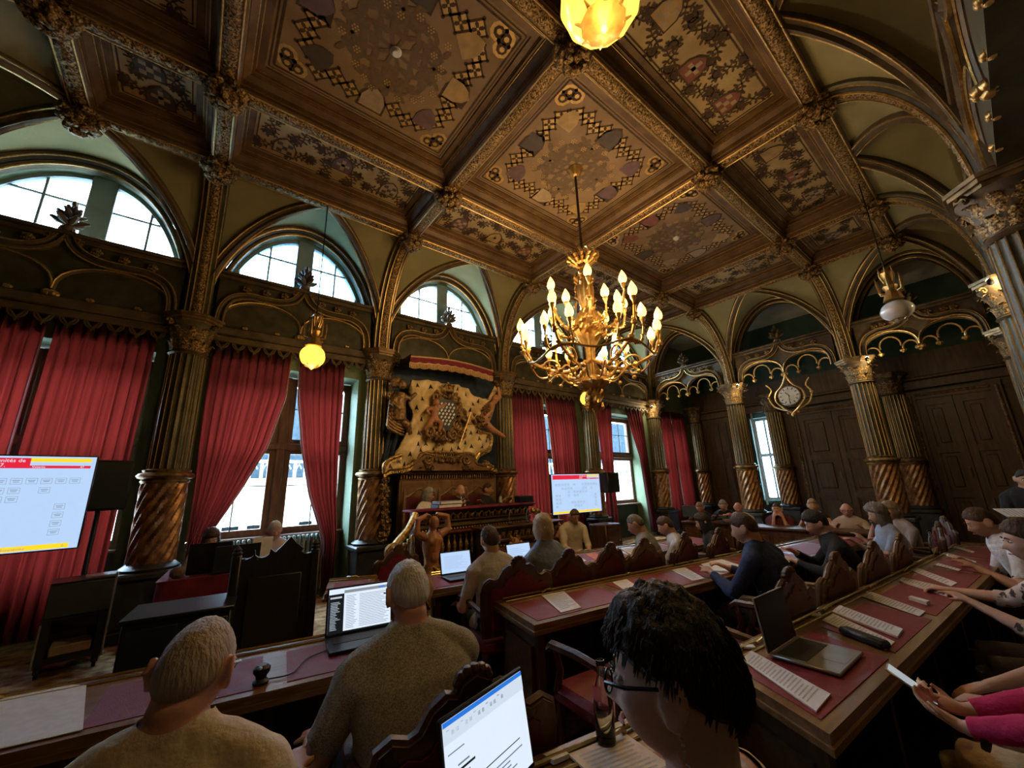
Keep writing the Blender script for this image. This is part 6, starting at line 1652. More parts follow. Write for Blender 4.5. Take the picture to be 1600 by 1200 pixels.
me = statue([([(4.30, 6.4, 2.72), (4.42, 6.36, 2.95), (4.50, 6.34, 3.14)], [0.13, 0.11, 0.09]), ([(4.50, 6.34, 3.12), (4.68, 6.28, 3.30), (4.62, 6.26, 3.50)], [0.055, 0.045, 0.03]), ([(4.46, 6.34, 3.1), (4.62, 6.28, 3.26), (4.70, 6.30, 3.42)], [0.055, 0.045, 0.03]), ([(4.36, 6.38, 2.76), (4.50, 6.3, 2.62), (4.78, 6.28, 2.48)], [0.085, 0.06, 0.035])], [((4.57, 6.30, 3.26), (0.07, 0.075, 0.085))])
me.materials.append(FLESH); obj('right_herald', me, FLESH, throne)
m = MB(); foliage(m, [(4.12, 6.38, 2.85), (4.28, 6.32, 2.72), (4.42, 6.3, 2.95), (4.36, 6.3, 3.06)], 0.036, 70, 0.08, 6)
o = obj('herald_tunic', m, BROWNC, throne); o['kind'] = 'stuff'
m = MB(); m.tube([(3.98, 6.28, 2.92), (3.72, 6.28, 2.26)], 0.010, 6); obj('sceptre', m, GOLD, throne)
# carved pediment behind the president's seat
pd_ = [(2.88, 1.84), (4.52, 1.84), (4.40, 1.92), (4.20, 1.95), (4.12, 2.10), (3.95, 2.14), (3.80, 2.08), (3.50, 2.06), (3.25, 2.10), (3.05, 2.12), (2.98, 2.02), (2.90, 1.94)]
m = MB(); m.prism(pd_, 6.42, 6.56, 'y'); obj('pediment', m, pm('warm_oak', (0.16, 0.085, 0.035), (0.27, 0.15, 0.065), 5, 0.4, 0, 0.1, 30), throne)
m = MB(); spiral(m, (3.18, 6.40, 2.03), 0.085, 1.6, 0.028, 1, PI); spiral(m, (3.95, 6.40, 2.03), 0.085, 1.6, 0.028, -1, PI); foliage(m, [(3.3, 6.4, 2.05), (3.55, 6.38, 2.03), (3.85, 6.4, 2.05)], 0.03, 34, 0.03, 8); foliage(m, [(3.05, 6.4, 1.9), (3.3, 6.4, 1.88)], 0.02, 22, 0.03, 9); foliage(m, [(3.85, 6.4, 1.88), (4.1, 6.4, 1.9)], 0.02, 22, 0.03, 10)
m.tube(catmull([(x, 6.42, z+0.015) for x, z in pd_[2:]], 4), 0.025, 6); o = obj('pediment_carving', m, GOLDD, throne); o['kind'] = 'stuff'
m = MB(); foliage(m, [(4.3, 6.44, 2.0), (4.5, 6.42, 1.95), (4.62, 6.44, 1.8)], 0.03, 30, 0.04, 12); o = obj('gilt_swag', m, GILTF, throne); o['kind'] = 'stuff'
m = MB(); foliage(m, [(2.48, 6.55, 1.75), (2.44, 6.5, 1.4), (2.5, 6.5, 1.0), (2.46, 6.5, 0.75)], 0.035, 90, 0.06, 13); o = obj('carved_drop', m, GOLDD, throne); o['kind'] = 'stuff'
bp = thing('throne_panelling', 'warm oak panelling behind the three seated officials', 'panelling', (0, 0, 0))
WARM = MATS['warm_oak']
m = MB(); m.box(2.74, 4.76, 6.60, 6.68, 0.3, 1.78); obj('backboard', m, WARM, bp, smooth=False)
m = MB(); m.box(2.73, 4.77, 6.52, 6.68, 1.78, 1.84, c=0.01); obj('cornice', m, WARM, bp)
m = MB(); 
for k in range(41): m.box(2.74+k*0.049, 2.765+k*0.049, 6.55, 6.60, 1.71, 1.77)
o = obj('dentils', m, GOLDD, bp, smooth=False); o['kind'] = 'stuff'
for k in range(4): m = MB(); m.box(2.77+k*0.49, 3.22+k*0.49, 6.585, 6.6, 0.9, 1.66, c=0.005); obj('panel', m, WARM, bp)

# ------------------------------------------------------------------ the presidential dais
da = thing('president_dais', 'carved gilded presidential bench with balusters and figures', 'dais', (0, 0, 0))
m = MB(); m.box(2.45, 4.85, 5.60, 6.6, 0, 0.30); obj('platform', m, WOOD, da, smooth=False)
m = MB(); m.box(2.40, 4.66, 5.28, 5.66, 1.215, 1.25, c=0.012); obj('red_ledge', m, REDCLOTH, da)
m = MB(); m.box(2.50, 4.60, 5.42, 5.60, 0.30, 1.215); obj('bench_front', m, WOOD, da, smooth=False)
m = MB(); m.box(2.44, 4.64, 5.34, 5.42, 1.185, 1.215, c=0.006); m.box(2.48, 4.62, 5.36, 5.42, 1.06, 1.08, c=0.004); obj('ledge_moulding', m, WOOD, da)
for k in range(16):
    x = 2.58+k*0.128; m = MB(); m.tube([(x-0.035, 5.40, 1.09), (x-0.035, 5.39, 1.14), (x, 5.385, 1.175), (x+0.035, 5.39, 1.14), (x+0.035, 5.40, 1.09)], 0.013, 5); m.ball((x+0.064, 5.385, 1.13), (0.016, 0.016, 0.03), 6, 5); obj('arch_bracket', m, GILTF, da)
m = MB(); m.box(2.56, 4.62, 5.39, 5.42, 0.98, 1.04, c=0.01); obj('frieze', m, pm('dull_olive_gilt', (0.14, 0.10, 0.04), None, 8, 0.45, 0.4), da)
m = MB()
for k in range(40): m.ball((2.60+k*0.051, 5.385, 0.955), (0.014, 0.02, 0.014), 6, 4)
o = obj('gilt_beading', m, GOLD, da); o['kind'] = 'stuff'
m = MB(); m.box(2.62, 4.66, 5.28, 5.42, 0.90, 0.93, c=0.006); obj('lower_shelf', m, MAROON, da)
bal_ = MB(); bal_.lathe([(0.010, 0), (0.026, 0.01), (0.026, 0.03), (0.014, 0.05), (0.030, 0.11), (0.034, 0.15), (0.016, 0.21), (0.012, 0.25), (0.026, 0.28), (0.026, 0.31)], 10)
balme = bal_.mesh('baluster', GILTF, True)
for k in range(14): obj('baluster', balme, GILTF, da, loc=(2.80+k*0.10, 5.36, 0.58))
m = MB(); m.box(2.62, 4.6, 5.30, 5.42, 0.30, 0.58); obj('base_board', m, WOOD, da, smooth=False)
# left flank: stair rail with scroll and balusters
m = MB(); m.tube(catmull([(2.02, 5.02, 0.82), (2.10, 5.04, 0.90), (2.28, 5.15, 1.02), (2.44, 5.28, 1.20)], 6), 0.05, 8); spiral(m, (2.02, 5.0, 0.78), 0.10, 1.5, 0.045, 1, 0); obj('stair_rail', m, GILTF, da)
m = MB(); m.box(1.96, 2.46, 4.96, 5.36, 0.0, 0.34); obj('stair_block', m, WOOD, da, smooth=False)
for k in range(5): b = obj('baluster', balme, GILTF, da, loc=(2.08+k*0.075, 5.04+k*0.045, 0.36)); b.scale = (1, 1, 1.4+0.12*k)
# atlas figure
def atlas(x, y, z, s, face, name):
    t = obj(name, statue([([(0, 0, 0.52), (0, 0.0, 0.62), (0, 0.0, 0.80), (0, -0.01, 0.92), (0, 0, 1.0)], [0.11, 0.10, 0.135, 0.14, 0.07]), ([(0, 0, 0.98), (0.0, -0.02, 1.08)], [0.055, 0.05]),
        ([(0.13, 0, 0.95), (0.27, -0.02, 1.02), (0.26, 0.0, 1.20), (0.08, 0.02, 1.24)], [0.068, 0.058, 0.045, 0.036]), ([(-0.13, 0, 0.95), (-0.26, -0.02, 1.00), (-0.24, 0.0, 1.18), (-0.06, 0.02, 1.24)], [0.068, 0.058, 0.045, 0.036])],
        [((0.01, -0.035, 1.13), (0.075, 0.085, 0.095)), ((0.055, -0.10, 0.88), (0.075, 0.04, 0.055)), ((-0.055, -0.10, 0.88), (0.075, 0.04, 0.055)), ((0, -0.09, 0.68), (0.07, 0.04, 0.09))], 0.011), FLESH, da)
    t.data.materials.append(FLESH); t.location = (x, y, z); t.scale = (s, s, s); t.rotation_euler = (0, 0, face)
    m = MB(); rg = random.Random(5)
    m.lathe([(0.05, 0), (0.10, 0.05), (0.09, 0.2), (0.12, 0.38), (0.13, 0.5), (0.10, 0.56)], 12)
    for k in range(70):
        a = rg.uniform(0, 2*PI); zz = rg.uniform(0.02, 0.56); r = 0.11+0.05*rg.random()
        m.tube([(r*0.8*math.cos(a), r*0.8*math.sin(a), zz), (r*1.15*math.cos(a+0.25), r*1.15*math.sin(a+0.25), zz-0.03), (r*1.1*math.cos(a+0.5), r*1.1*math.sin(a+0.5), zz-0.10)], [0.012, 0.024, 0.006], 5)
    g = obj('acanthus_base', m, GILTF, t); g['kind'] = 'stuff'
    m = MB()
    for k in range(26): a = rg.uniform(0, 2*PI); m.ball((0.085*math.cos(a), 0.02+0.085*math.sin(a), 1.14+rg.uniform(-0.02, 0.09)), 0.026, 6, 4)
    g = obj('gilt_hair', m, BROWNC, t); g['kind'] = 'stuff'
atlas(2.60, 5.10, 0.04, 0.93, 0.1, 'atlas_figure')
# lower clerk desk in front, right
ld_ = thing('carved_lower_desk', 'lower carved desk with gilded consoles before the dais', 'desk', (0, 0, 0))
m = MB(); m.box(3.30, 4.95, 4.92, 5.24, 0.93, 0.96, c=0.01); obj('desk_top', m, WOODH, ld_)
m = MB(); m.box(3.38, 4.88, 5.00, 5.22, 0.0, 0.93); obj('desk_body', m, WOOD, ld_, smooth=False)
for k in range(12): x = 3.46+k*0.122; m = MB(); m.tube([(x-0.03, 4.99, 0.80), (x-0.02, 4.96, 0.87), (x+0.02, 4.96, 0.87), (x+0.03, 4.99, 0.80)], 0.013, 5); m.ball((x, 4.97, 0.835), 0.015, 6, 5); obj('bracket', m, GILTF, ld_)
m = MB(); m.box(3.36, 4.90, 4.94, 5.0, 0.74, 0.78, c=0.008); obj('moulding', m, WOODH, ld_)
for k in range(3): 
    x0 = 3.55+k*0.45; m = MB(); m.box(x0, x0+0.36, 4.985, 5.0, 0.30, 0.66, c=0.008); d_ = obj('desk_drawer', m, pm('yellow_oak', (0.22, 0.12, 0.045), (0.32, 0.18, 0.07), 5, 0.4), ld_); q = MB(); q.ball((x0+0.18, 4.975, 0.48), 0.016, 8, 6); obj('knob', q, BRASS, d_)
m = MB(); foliage(m, [(3.5, 4.97, 0.69), (4.8, 4.97, 0.69)], 0.016, 40, 0.02, 21); o = obj('gilt_scrolls', m, GILTF, ld_); o['kind'] = 'stuff'
def console(x, y, z, s, nm, par):
    o = obj(nm, statue([([(0, 0, 0.0), (0, -0.05, 0.2), (0, -0.02, 0.42)], [0.08, 0.10, 0.07]), ([(0.08, 0, 0.36), (0.17, -0.05, 0.42), (0.10, -0.08, 0.55)], [0.045, 0.04, 0.03]), ([(-0.08, 0, 0.36), (-0.17, -0.05, 0.42), (-0.10, -0.08, 0.55)], [0.045, 0.04, 0.03])], [((0, -0.05, 0.53), (0.075, 0.08, 0.09)), ((0, -0.09, 0.3), (0.08, 0.04, 0.06))], 0.011), FLESH, par)
    o.data.materials.append(FLESH); o.location = (x, y, z); o.scale = (s, s, s)
    m = MB(); rg = random.Random(3)
    for k in range(40): a = rg.uniform(0, 2*PI); r = 0.1; zz = rg.uniform(-0.3, 0.08); m.tube([(r*math.cos(a), r*math.sin(a), zz), (1.3*r*math.cos(a+0.3), 1.3*r*math.sin(a+0.3), zz-0.04), (1.1*r*math.cos(a+0.5), 1.1*r*math.sin(a+0.5), zz-0.1)], [0.012, 0.025, 0.006], 5)
    for k in range(16): a = rg.uniform(0, 2*PI); m.ball((0.08*math.cos(a), -0.04+0.08*math.sin(a), 0.60+rg.uniform(-0.03, 0.03)), 0.025, 6, 4)
    g = obj('gilt_foliage', m, GILTF, o); g['kind'] = 'stuff'
console(3.80, 4.86, 0.28, 0.85, 'putto_console', ld_); console(4.86, 4.92, 0.36, 0.85, 'putto_console', ld_)
m = MB(); foliage(m, [(4.55, 5.3, 1.15), (4.72, 5.25, 1.05), (4.86, 5.2, 0.98)], 0.03, 36, 0.04, 22); o = obj('gilt_garland', m, GILTF, da); o['kind'] = 'stuff'
# gilt chairs of the officials
for x, lb in ((3.02, 'left carved official chair behind the dais'), (3.66, 'central carved president chair behind the dais'), (4.22, 'right carved official chair behind the dais')):
    t = thing('official_chair', lb, 'chair', (x, 6.40, 0.30), PI, 'official chairs on the dais')
    m = MB(); m.box(-0.26, 0.26, -0.02, 0.02, 0.5, 1.10, c=0.01); obj('backrest', m, MAROON, t)
    for s in (-1, 1):
        m = MB(); m.box(s*0.27-0.02, s*0.27+0.02, -0.025, 0.025, 0.0, 1.15, c=0.006); m.lathe([(0.02, 1.15), (0.032, 1.18), (0.01, 1.24)], 8, M=T(s*0.27, 0, 0)); obj('post', m, WARM, t)
    m = MB(); m.tube(catmull([(-0.26, 0, 1.10), (-0.14, 0, 1.16), (0, 0, 1.24), (0.14, 0, 1.16), (0.26, 0, 1.10)], 5), 0.022, 6); obj('crest_rail', m, WARM, t)
    m = MB(); m.box(-0.26, 0.26, 0.0, 0.46, 0.40, 0.46, c=0.02); obj('seat', m, MAROON, t)
    for s in (-1, 1): m = MB(); m.box(s*0.23-0.02, s*0.23+0.02, 0.40, 0.44, 0, 0.40); obj('leg', m, WARM, t)
# things on the ledge
for k, (h_, c_) in enumerate(((0.05, (0.05, 0.06, 0.055)), (0.045, (0.16, 0.15, 0.13)))):
    z = 1.252+(0 if k == 0 else 0.052); m = MB(); m.box(-0.20+0.02*k, 0.20-0.01*k, -0.12, 0.12, 0, h_, c=0.004)
    bk = tag(obj('thick_book', m, pm('book_cover_%d' % k, c_, None, 10, 0.6), loc=(3.02, 5.47, z), rotz=0.05*k), ['dark thick volume lying lowest on the dais ledge', 'grey thick volume on top of the dark one on the dais ledge'][k], 'book')
    q = MB(); q.box(-0.185+0.02*k, 0.19, -0.124, -0.118, 0.006, h_-0.006); obj('page_block', q, PAPER, bk)
g = thing('wine_glass', 'stemmed glass on the dais ledge beside the volumes', 'glass', (3.30, 5.45, 1.252))
m = MB(); m.lathe([(0.03, 0), (0.03, 0.004), (0.005, 0.008), (0.005, 0.07), (0.03, 0.10), (0.034, 0.14), (0.028, 0.17)], 14, cap=False); obj('bowl_and_stem', m, MATS['bottle_glass'], g, smooth=True)
bt = bottle('pale green bottle on the dais ledge before the man in black', 4.02, 5.45, 1.252, 0.75)
m = MB(); m.lathe([(0.032, 0.03), (0.032, 0.16)], 16, cap=False); obj('paper_label', m, pm('pale_green_label', (0.45, 0.6, 0.4), None, 10, 0.6), bt)
m = MB(); m.box(-0.16, 0.16, -0.08, 0.08, 0, 0.11, c=0.01); tag(obj('console_box', m, BLACK, loc=(4.55, 5.48, 1.252), rotz=0.05), 'black console box at the right end of the dais ledge', 'box')
for x, lb in ((3.9, 'thin gooseneck microphone left on the lower carved desk'), (4.25, 'thin gooseneck microphone right on the lower carved desk')):
    t = thing('microphone', lb, 'microphone', (x, 5.05, 0.962)); m = MB(); m.lathe([(0.03, 0), (0.03, 0.012)], 10); obj('microphone_base', m, BLACK, t); m = MB(); m.tube(catmull([(0, 0, 0.01), (0, 0.02, 0.12), (0.05, 0.04, 0.2)], 5), 0.004, 5); m.ball((0.055, 0.042, 0.205), 0.010, 6, 5); obj('gooseneck', m, STEEL, t)
# armchair by the left flank
chair('red armchair back left of the gilded dais figure', 1.72, 4.55, 0.2, 'b', 0.95)
# ------------------------------------------------------------------ lamps
BULB = pm('amber_bulb', (0.9, 0.6, 0.2), None, 5, 0.3, emit=(1.0, 0.56, 0.13), estr=2.5)
AMBER = pm('amber_globe', (0.75, 0.42, 0.06), (0.85, 0.52, 0.10), 10, 0.25, emit=(1.0, 0.55, 0.06), estr=1.5)
for mm_ in (BULB, AMBER): mm_.cycles.emission_sampling = 'NONE'
OPAL = pm('white_opal_glass', (0.62, 0.62, 0.60), (0.70, 0.70, 0.68), 10, 0.15, spec=0.6)
CHG = pm('chandelier_gilt', (0.42, 0.25, 0.07), (0.66, 0.42, 0.14), 20, 0.34, 0.75)
def point(name, loc, w, col, r=0.06, parent=None):
    l = bpy.data.lights.new(name, 'POINT'); l.energy = w; l.color = col; l.shadow_soft_size = r
    o = bpy.data.objects.new(name, l); COL.objects.link(o); o.location = loc
    if parent: o.parent = parent
    return o
ch = thing('chandelier', 'large gilded chandelier with flame-shaped glowing bulbs', 'chandelier', (3.78, 3.10, 0))
m = MB(); m.tube([(0, 0, 5.97), (0, 0, 4.40)], 0.018, 8); obj('rod', m, pm('dark_bronze', (0.06, 0.045, 0.025), None, 8, 0.4, 0.5), ch)
m = MB(); m.lathe([(0.03, 5.86), (0.06, 5.88), (0.09, 5.93), (0.12, 5.97)], 16); obj('ceiling_rose', m, CHG, ch)
m = MB()
for k in range(12):
    a = 2*PI*k/12
    for r0, z0_ in ((0.20, 4.56), (0.15, 4.52)): m.tube([(r0*0.5*math.cos(a), r0*0.5*math.sin(a), z0_-0.10), (r0*math.cos(a+0.15), r0*math.sin(a+0.15), z0_-0.04), (r0*1.05*math.cos(a), r0*1.05*math.sin(a), z0_+0.02), (r0*0.85*math.cos(a-0.1), r0*0.85*math.sin(a-0.1), z0_+0.04)], [0.012, 0.025, 0.022, 0.008], 5)
m.lathe([(0.09, 4.42), (0.11, 4.44), (0.10, 4.47)], 14, cap=False); obj('crown', m, CHG, ch)
m = MB(); m.lathe([(0.02, 4.42), (0.05, 4.36), (0.03, 4.28), (0.08, 4.2), (0.11, 4.05), (0.09, 3.85), (0.06, 3.78), (0.12, 3.70), (0.16, 3.60), (0.17, 3.45), (0.12, 3.33), (0.06, 3.24), (0.05, 3.0), (0.05, 2.86), (0.16, 2.80), (0.19, 2.76), (0.17, 2.72), (0.08, 2.66), (0.09, 2.55), (0.05, 2.47), (0.02, 2.38), (0.0, 2.32)], 20, mod=lambda r, a, z: r*(1+0.10*math.cos(10*a)*(1 if 2.7 < z < 4.3 else 0.4))); obj('stem', m, CHG, ch)
m = MB(); rg = random.Random(9)
for k in range(110):
    a = rg.uniform(0, 2*PI); z = rg.choice([rg.uniform(3.32, 3.75), rg.uniform(3.85, 4.25), rg.uniform(2.4, 2.72)]); r = 0.16 if z < 3.8 else 0.10
    if z < 3: r = 0.08
    m.tube([(r*math.cos(a), r*math.sin(a), z), (r*1.3*math.cos(a+0.2), r*1.3*math.sin(a+0.2), z+0.03), (r*1.25*math.cos(a+0.35), r*1.25*math.sin(a+0.35), z+0.085)], [0.012, 0.022, 0.006], 5)
o = obj('acanthus_ornament', m, CHG, ch); o['kind'] = 'stuff'
bm2 = MB(); bm2.lathe([(0.016, 0.0), (0.042, 0.03), (0.050, 0.065), (0.043, 0.11), (0.022, 0.155), (0.004, 0.19)], 12, mod=lambda q, a, z: q*(1+0.06*math.cos(6*a))); bulbme = bm2.mesh('bulb', BULB, True)
cup = MB(); cup.lathe([(0.010, -0.10), (0.016, -0.05), (0.028, -0.02), (0.034, 0.005), (0.03, 0.012)], 10); cupme = cup.mesh('bulb_cup', CHG, True)
def arm(pts, th, nm='arm'):
    m = MB(); P = catmull(pts, 6); m.tube(P, [th*(1.2-0.5*i/len(P)) for i in range(len(P))], 6)
    for i in range(4, len(P)-4, 5): m.ball(P[i], th*1.7, 6, 5)
    foliage(m, P[3:-2], th*0.75, 14, th*1.6, len(P)+int(P[-1].x*100))
    return obj(nm, m, CHG, ch)
def bulb(p):
    c = obj('bulb_cup', cupme, CHG, ch, loc=p); obj('bulb', bulbme, BULB, c, loc=(0, 0, 0.005))
for k in range(6):
    a = 2*PI*k/6+0.25; c, s = math.cos(a), math.sin(a)
    arm([(0.05*c, 0.05*s, 3.05), (0.35*c, 0.35*s, 2.92), (0.72*c, 0.72*s, 3.05), (0.85*c, 0.85*s, 3.20), (0.89*c, 0.89*s, 3.42)], 0.022)
    bulb((0.89*c, 0.89*s, 3.52))
    for q, z in ((0.20, 3.32), (-0.20, 3.32)):
        b = a+q; arm([(0.74*c, 0.74*s, 3.07), (0.77*math.cos(b), 0.77*math.sin(b), 3.06), (0.83*math.cos(b), 0.83*math.sin(b), z-0.1)], 0.015); bulb((0.83*math.cos(b), 0.83*math.sin(b), z))
    m = MB(); spiral(m, (0, 0, 0), 0.13, 1.5, 0.016, 1, 0); so = obj('scroll', m, CHG, ch); so.matrix_local = T(0.5*c, 0.5*s, 2.98, rz=a)
    a += PI/6; c, s = math.cos(a), math.sin(a)
    arm([(0.12*c, 0.12*s, 3.52), (0.30*c, 0.30*s, 3.44), (0.46*c, 0.46*s, 3.60), (0.52*c, 0.52*s, 3.84)], 0.018); bulb((0.52*c, 0.52*s, 3.95))
    b = a+0.42; arm([(0.30*c, 0.30*s, 3.44), (0.42*math.cos(b), 0.42*math.sin(b), 3.46), (0.47*math.cos(b), 0.47*math.sin(b), 3.62)], 0.014); bulb((0.47*math.cos(b), 0.47*math.sin(b), 3.70))
m = MB(); m.tube([(0.78*math.cos(t), 0.78*math.sin(t), 3.02+0.05*math.sin(6*t)) for t in [2*PI*i/72 for i in range(73)]], 0.014, 6); obj('hoop', m, CHG, ch)
for k in range(12):
    a = 2*PI*k/12; m = MB(); m.tube(catmull([(0.10*math.cos(a), 0.10*math.sin(a), 2.82), (0.28*math.cos(a), 0.28*math.sin(a), 2.78), (0.45*math.cos(a), 0.45*math.sin(a), 2.92), (0.56*math.cos(a), 0.56*math.sin(a), 2.84)], 5), 0.012, 5); m.ball((0.56*math.cos(a), 0.56*math.sin(a), 2.84), 0.028, 6, 5); obj('leaf_arm', m, CHG, ch)
for k in range(6):
    a = 2*PI*k/6+0.25; point('bulb_light', (0.80*math.cos(a), 0.80*math.sin(a), 3.56), CH_W, (1.0, 0.66, 0.33), 0.05, ch)
point('bulb_light', (0.15, 0.15, 4.32), CH_W*1.4, (1.0, 0.66, 0.33), 0.06, ch)

def hanging_lamp(label, x, y, zg, r, mat, power, squash=1.0, ztop=5.78):
    t = thing('hanging_lamp', label, 'lamp', (x, y, 0), 0, 'pendant globe lamps')
    m = MB(); m.tube([(0, 0, ztop), (0, 0, zg+0.55)], 0.008, 6); obj('rod', m, BLACK, t)
    m = MB(); m.lathe([(0.03, zg+0.62), (0.07, zg+0.56), (0.05, zg+0.50), (0.05, zg+0.40), (0.08, zg+0.36), (0.06, zg+0.30), (0.09, zg+0.22), (0.11, zg+r*0.9)], 8)
    for k in range(6):
        a = 2*PI*k/6; m.tube([(0.06*math.cos(a), 0.06*math.sin(a), zg+0.26), (0.13*math.cos(a), 0.13*math.sin(a), zg+0.28), (0.14*math.cos(a), 0.14*math.sin(a), zg+0.42), (0.14*math.cos(a), 0.14*math.sin(a), zg+0.50)], [0.012, 0.014, 0.012, 0.004], 5)
        m.tube([(0.05*math.cos(a), 0.05*math.sin(a), zg+0.42), (0.08*math.cos(a), 0.08*math.sin(a), zg+0.52), (0.075*math.cos(a), 0.075*math.sin(a), zg+0.64)], [0.01, 0.012, 0.004], 5)
    obj('gilt_mount', m, CHG, t)
    m = MB(); m.lathe([(0.4*r, -0.92*r)]+[(r*math.sin(b)*1.0, -r*math.cos(b)*squash) for b in [PI*(0.14+0.72*i/16) for i in range(17)]]+[(0.42*r, 0.90*r*squash)], 24, M=T(0, 0, zg), mod=lambda q, a, z: q*(1+0.025*math.cos(12*a+ 8*z)), cap=True); obj('globe', m, mat, t, smooth=True)
    m = MB(); m.lathe([(0.0, -r*1.22), (0.02, -r*1.12), (0.05, -r*1.0), (0.09, -r*0.90), (0.075, -r*0.84)], 10, M=T(0, 0, zg+(1-squash)*r*0.9))
    for k in range(8): a = 2*PI*k/8; m.tube([(0.075*math.cos(a), 0.075*math.sin(a), zg-r*0.88), (0.11*math.cos(a), 0.11*math.sin(a), zg-r*0.78)], [0.012, 0.003], 4)
    obj('bottom_finial', m, CHG, t)
    if power: point('globe_light', (0, 0, zg-r-0.12), power, (1.0, 0.62, 0.2), 0.1, t)
    return t
hanging_lamp('glowing amber globe lamp before the left bright lunette window', 1.03, 5.60, 3.32, 0.155, AMBER, 6)
hanging_lamp('small glowing amber globe lamp below and behind the chandelier', 6.57, 5.60, 3.34, 0.15, AMBER, 6)
hanging_lamp('unlit white opal globe lamp at the right', 7.15, 0.585, 3.66, 0.17, OPAL, 0, 0.82)
hanging_lamp('glowing globe lamp cut off by the top edge', 1.03, 0.64, 3.44, 0.16, AMBER, 9)
# spotlights on the capitals
SPOT = pm('spot_lens', (1, 0.9, 0.6), None, 5, 0.3, emit=(1.0, 0.78, 0.38), estr=30.0)
SPOT.cycles.emission_sampling = 'NONE'
for (x, y, z, lb) in ((10.72, 4.08, 3.86, 'small bright spotlight on the arcade column left of the clock'), (10.68, 1.50, 3.88, 'small bright spotlight on the large right arcade column'), (10.74, 6.60, 3.74, 'small bright spotlight near the corner column'), (7.70, -0.26, 3.9, 'small bright spotlight at the extreme right edge')):
    t = thing('spotlight', lb, 'spotlight', (x, y, z), 0, 'small spotlights on the capitals')
    M = Matrix.Rotation(-2.3, 4, 'Y')
    m = MB(); m.lathe([(0.028, 0), (0.034, 0.03), (0.030, 0.09), (0.012, 0.10)], 12, M=M); obj('housing', m, BLACK, t)
    m = MB(); m.lathe([(0.031, -0.002), (0.022, -0.012), (0.0, -0.016)], 12, M=M); obj('lens', m, SPOT, t)
    m = MB(); m.tube([(0, 0, 0.05), (0.14, 0.02, 0.05), (0.22, 0.03, 0.0)], 0.008, 5); obj('bracket', m, BLACK, t)
    point('spot_glow', (-0.06, -0.02, -0.06), 26, (1.0, 0.75, 0.42), 0.03, t)
# clock
ck = thing('wall_clock', 'gilded clock hanging from the arcade tracery', 'clock', (10.93, 3.06, 3.40), -PI/2)
m = MB(); m.lathe([(0.235, -0.05), (0.25, 0), (0.235, 0.05)], 28, M=Matrix.Rotation(PI/2, 4, 'X')); obj('clock_case', m, GOLDD, ck)
m = MB(); m.lathe([(0.215, 0.052), (0.0, 0.056)], 28, M=Matrix.Rotation(PI/2, 4, 'X')); fc = obj('clock_face', m, pm('enamel_face', (0.62, 0.58, 0.48), None, 10, 0.4), ck, smooth=False)
m = MB()
for k in range(12): a = PI/6*k; m.box(-0.009, 0.009, -0.060, -0.057, 0.15, 0.20, M=Matrix.Rotation(a, 4, 'Y'))
o = obj('numeral_marks', m, BLACK, fc, smooth=False); o['kind'] = 'stuff'
for a, L, w_ in ((-0.62, 0.11, 0.016), (PI+0.05, 0.17, 0.011)): m = MB(); m.box(-w_/2, w_/2, -0.066, -0.062, -0.03, L, M=Matrix.Rotation(a, 4, 'Y')); obj('clock_hand', m, BLACK, fc, smooth=False)
m = MB()
for s in (-1, 1):
    m.tube(catmull([(0, -0.02, -0.42), (s*0.14, -0.02, -0.30), (s*0.29, -0.02, -0.10), (s*0.27, -0.02, 0.10), (s*0.12, -0.02, 0.26), (s*0.04, -0.02, 0.42), (0, -0.02, 0.52)], 6), 0.022, 6)
    m.tube(catmull([(s*0.05, 0, -0.36), (s*0.34, 0, -0.22), (s*0.44, 0, 0.02), (s*0.36, 0, 0.20), (s*0.45, 0, 0.36)], 6), 0.018, 6); m.ball((s*0.1, 0, -0.40), 0.035, 7, 5); m.ball((s*0.44, 0, 0.02), 0.035, 7, 5)
m.ball((0, 0, -0.45), 0.05, 8, 6); obj('gilt_frame', m, GOLD, ck)
m = MB(); m.tube([(0, 0, 0.24), (0, 0, 0.62)], 0.015, 6); obj('hanger', m, GOLDD, ck)
# smoke detectors
for x, y, lb in ((1.07, 3.10, 'white round smoke detector on the large left ceiling panel'), (6.56, 3.10, 'white round smoke detector on the ceiling panel right of the chandelier')):
    t = thing('smoke_detector', lb, 'smoke detector', (x, y, 5.975)); m = MB(); m.lathe([(0.05, 0), (0.05, -0.02), (0.035, -0.04), (0.0, -0.042)], 18); obj('detector_body', m, WHITEP, t); m = MB(); m.lathe([(0.058, 0.0), (0.058, -0.008)], 18); obj('mounting_ring', m, WHITEP, t)

# ------------------------------------------------------------------ the people
def spotted(name, base, spot, scale, lo=0.45, hi=0.52): return pm(name, base, spot, scale, 0.85, 0, 0.1, 60, contrast=(lo, hi))
SPECK = spotted('speckled_shirt', (0.24, 0.225, 0.185), (0.46, 0.44, 0.37), 220, 0.42, 0.58)
LEOP = spotted('leopard_print', (0.05, 0.035, 0.03), (0.62, 0.50, 0.44), 26, 0.40, 0.48)
GREYP = spotted('grey_mottled_dress', (0.28, 0.28, 0.30), (0.55, 0.55, 0.57), 40, 0.40, 0.60)
CREAM = pm('cream_linen', (0.52, 0.42, 0.30), (0.62, 0.52, 0.39), 8, 0.85, 0, 0.3, 40)
DARKG = pm('glasses_frame', (0.02, 0.018, 0.018), None, 5, 0.25)
def P(*a, **k): return person(*a, **k)[0]
def pw(label, x, y, face, **k): return person(label, (x, y, k.pop('z', 0)), face, **k)
NB = dict(face_detail=False)
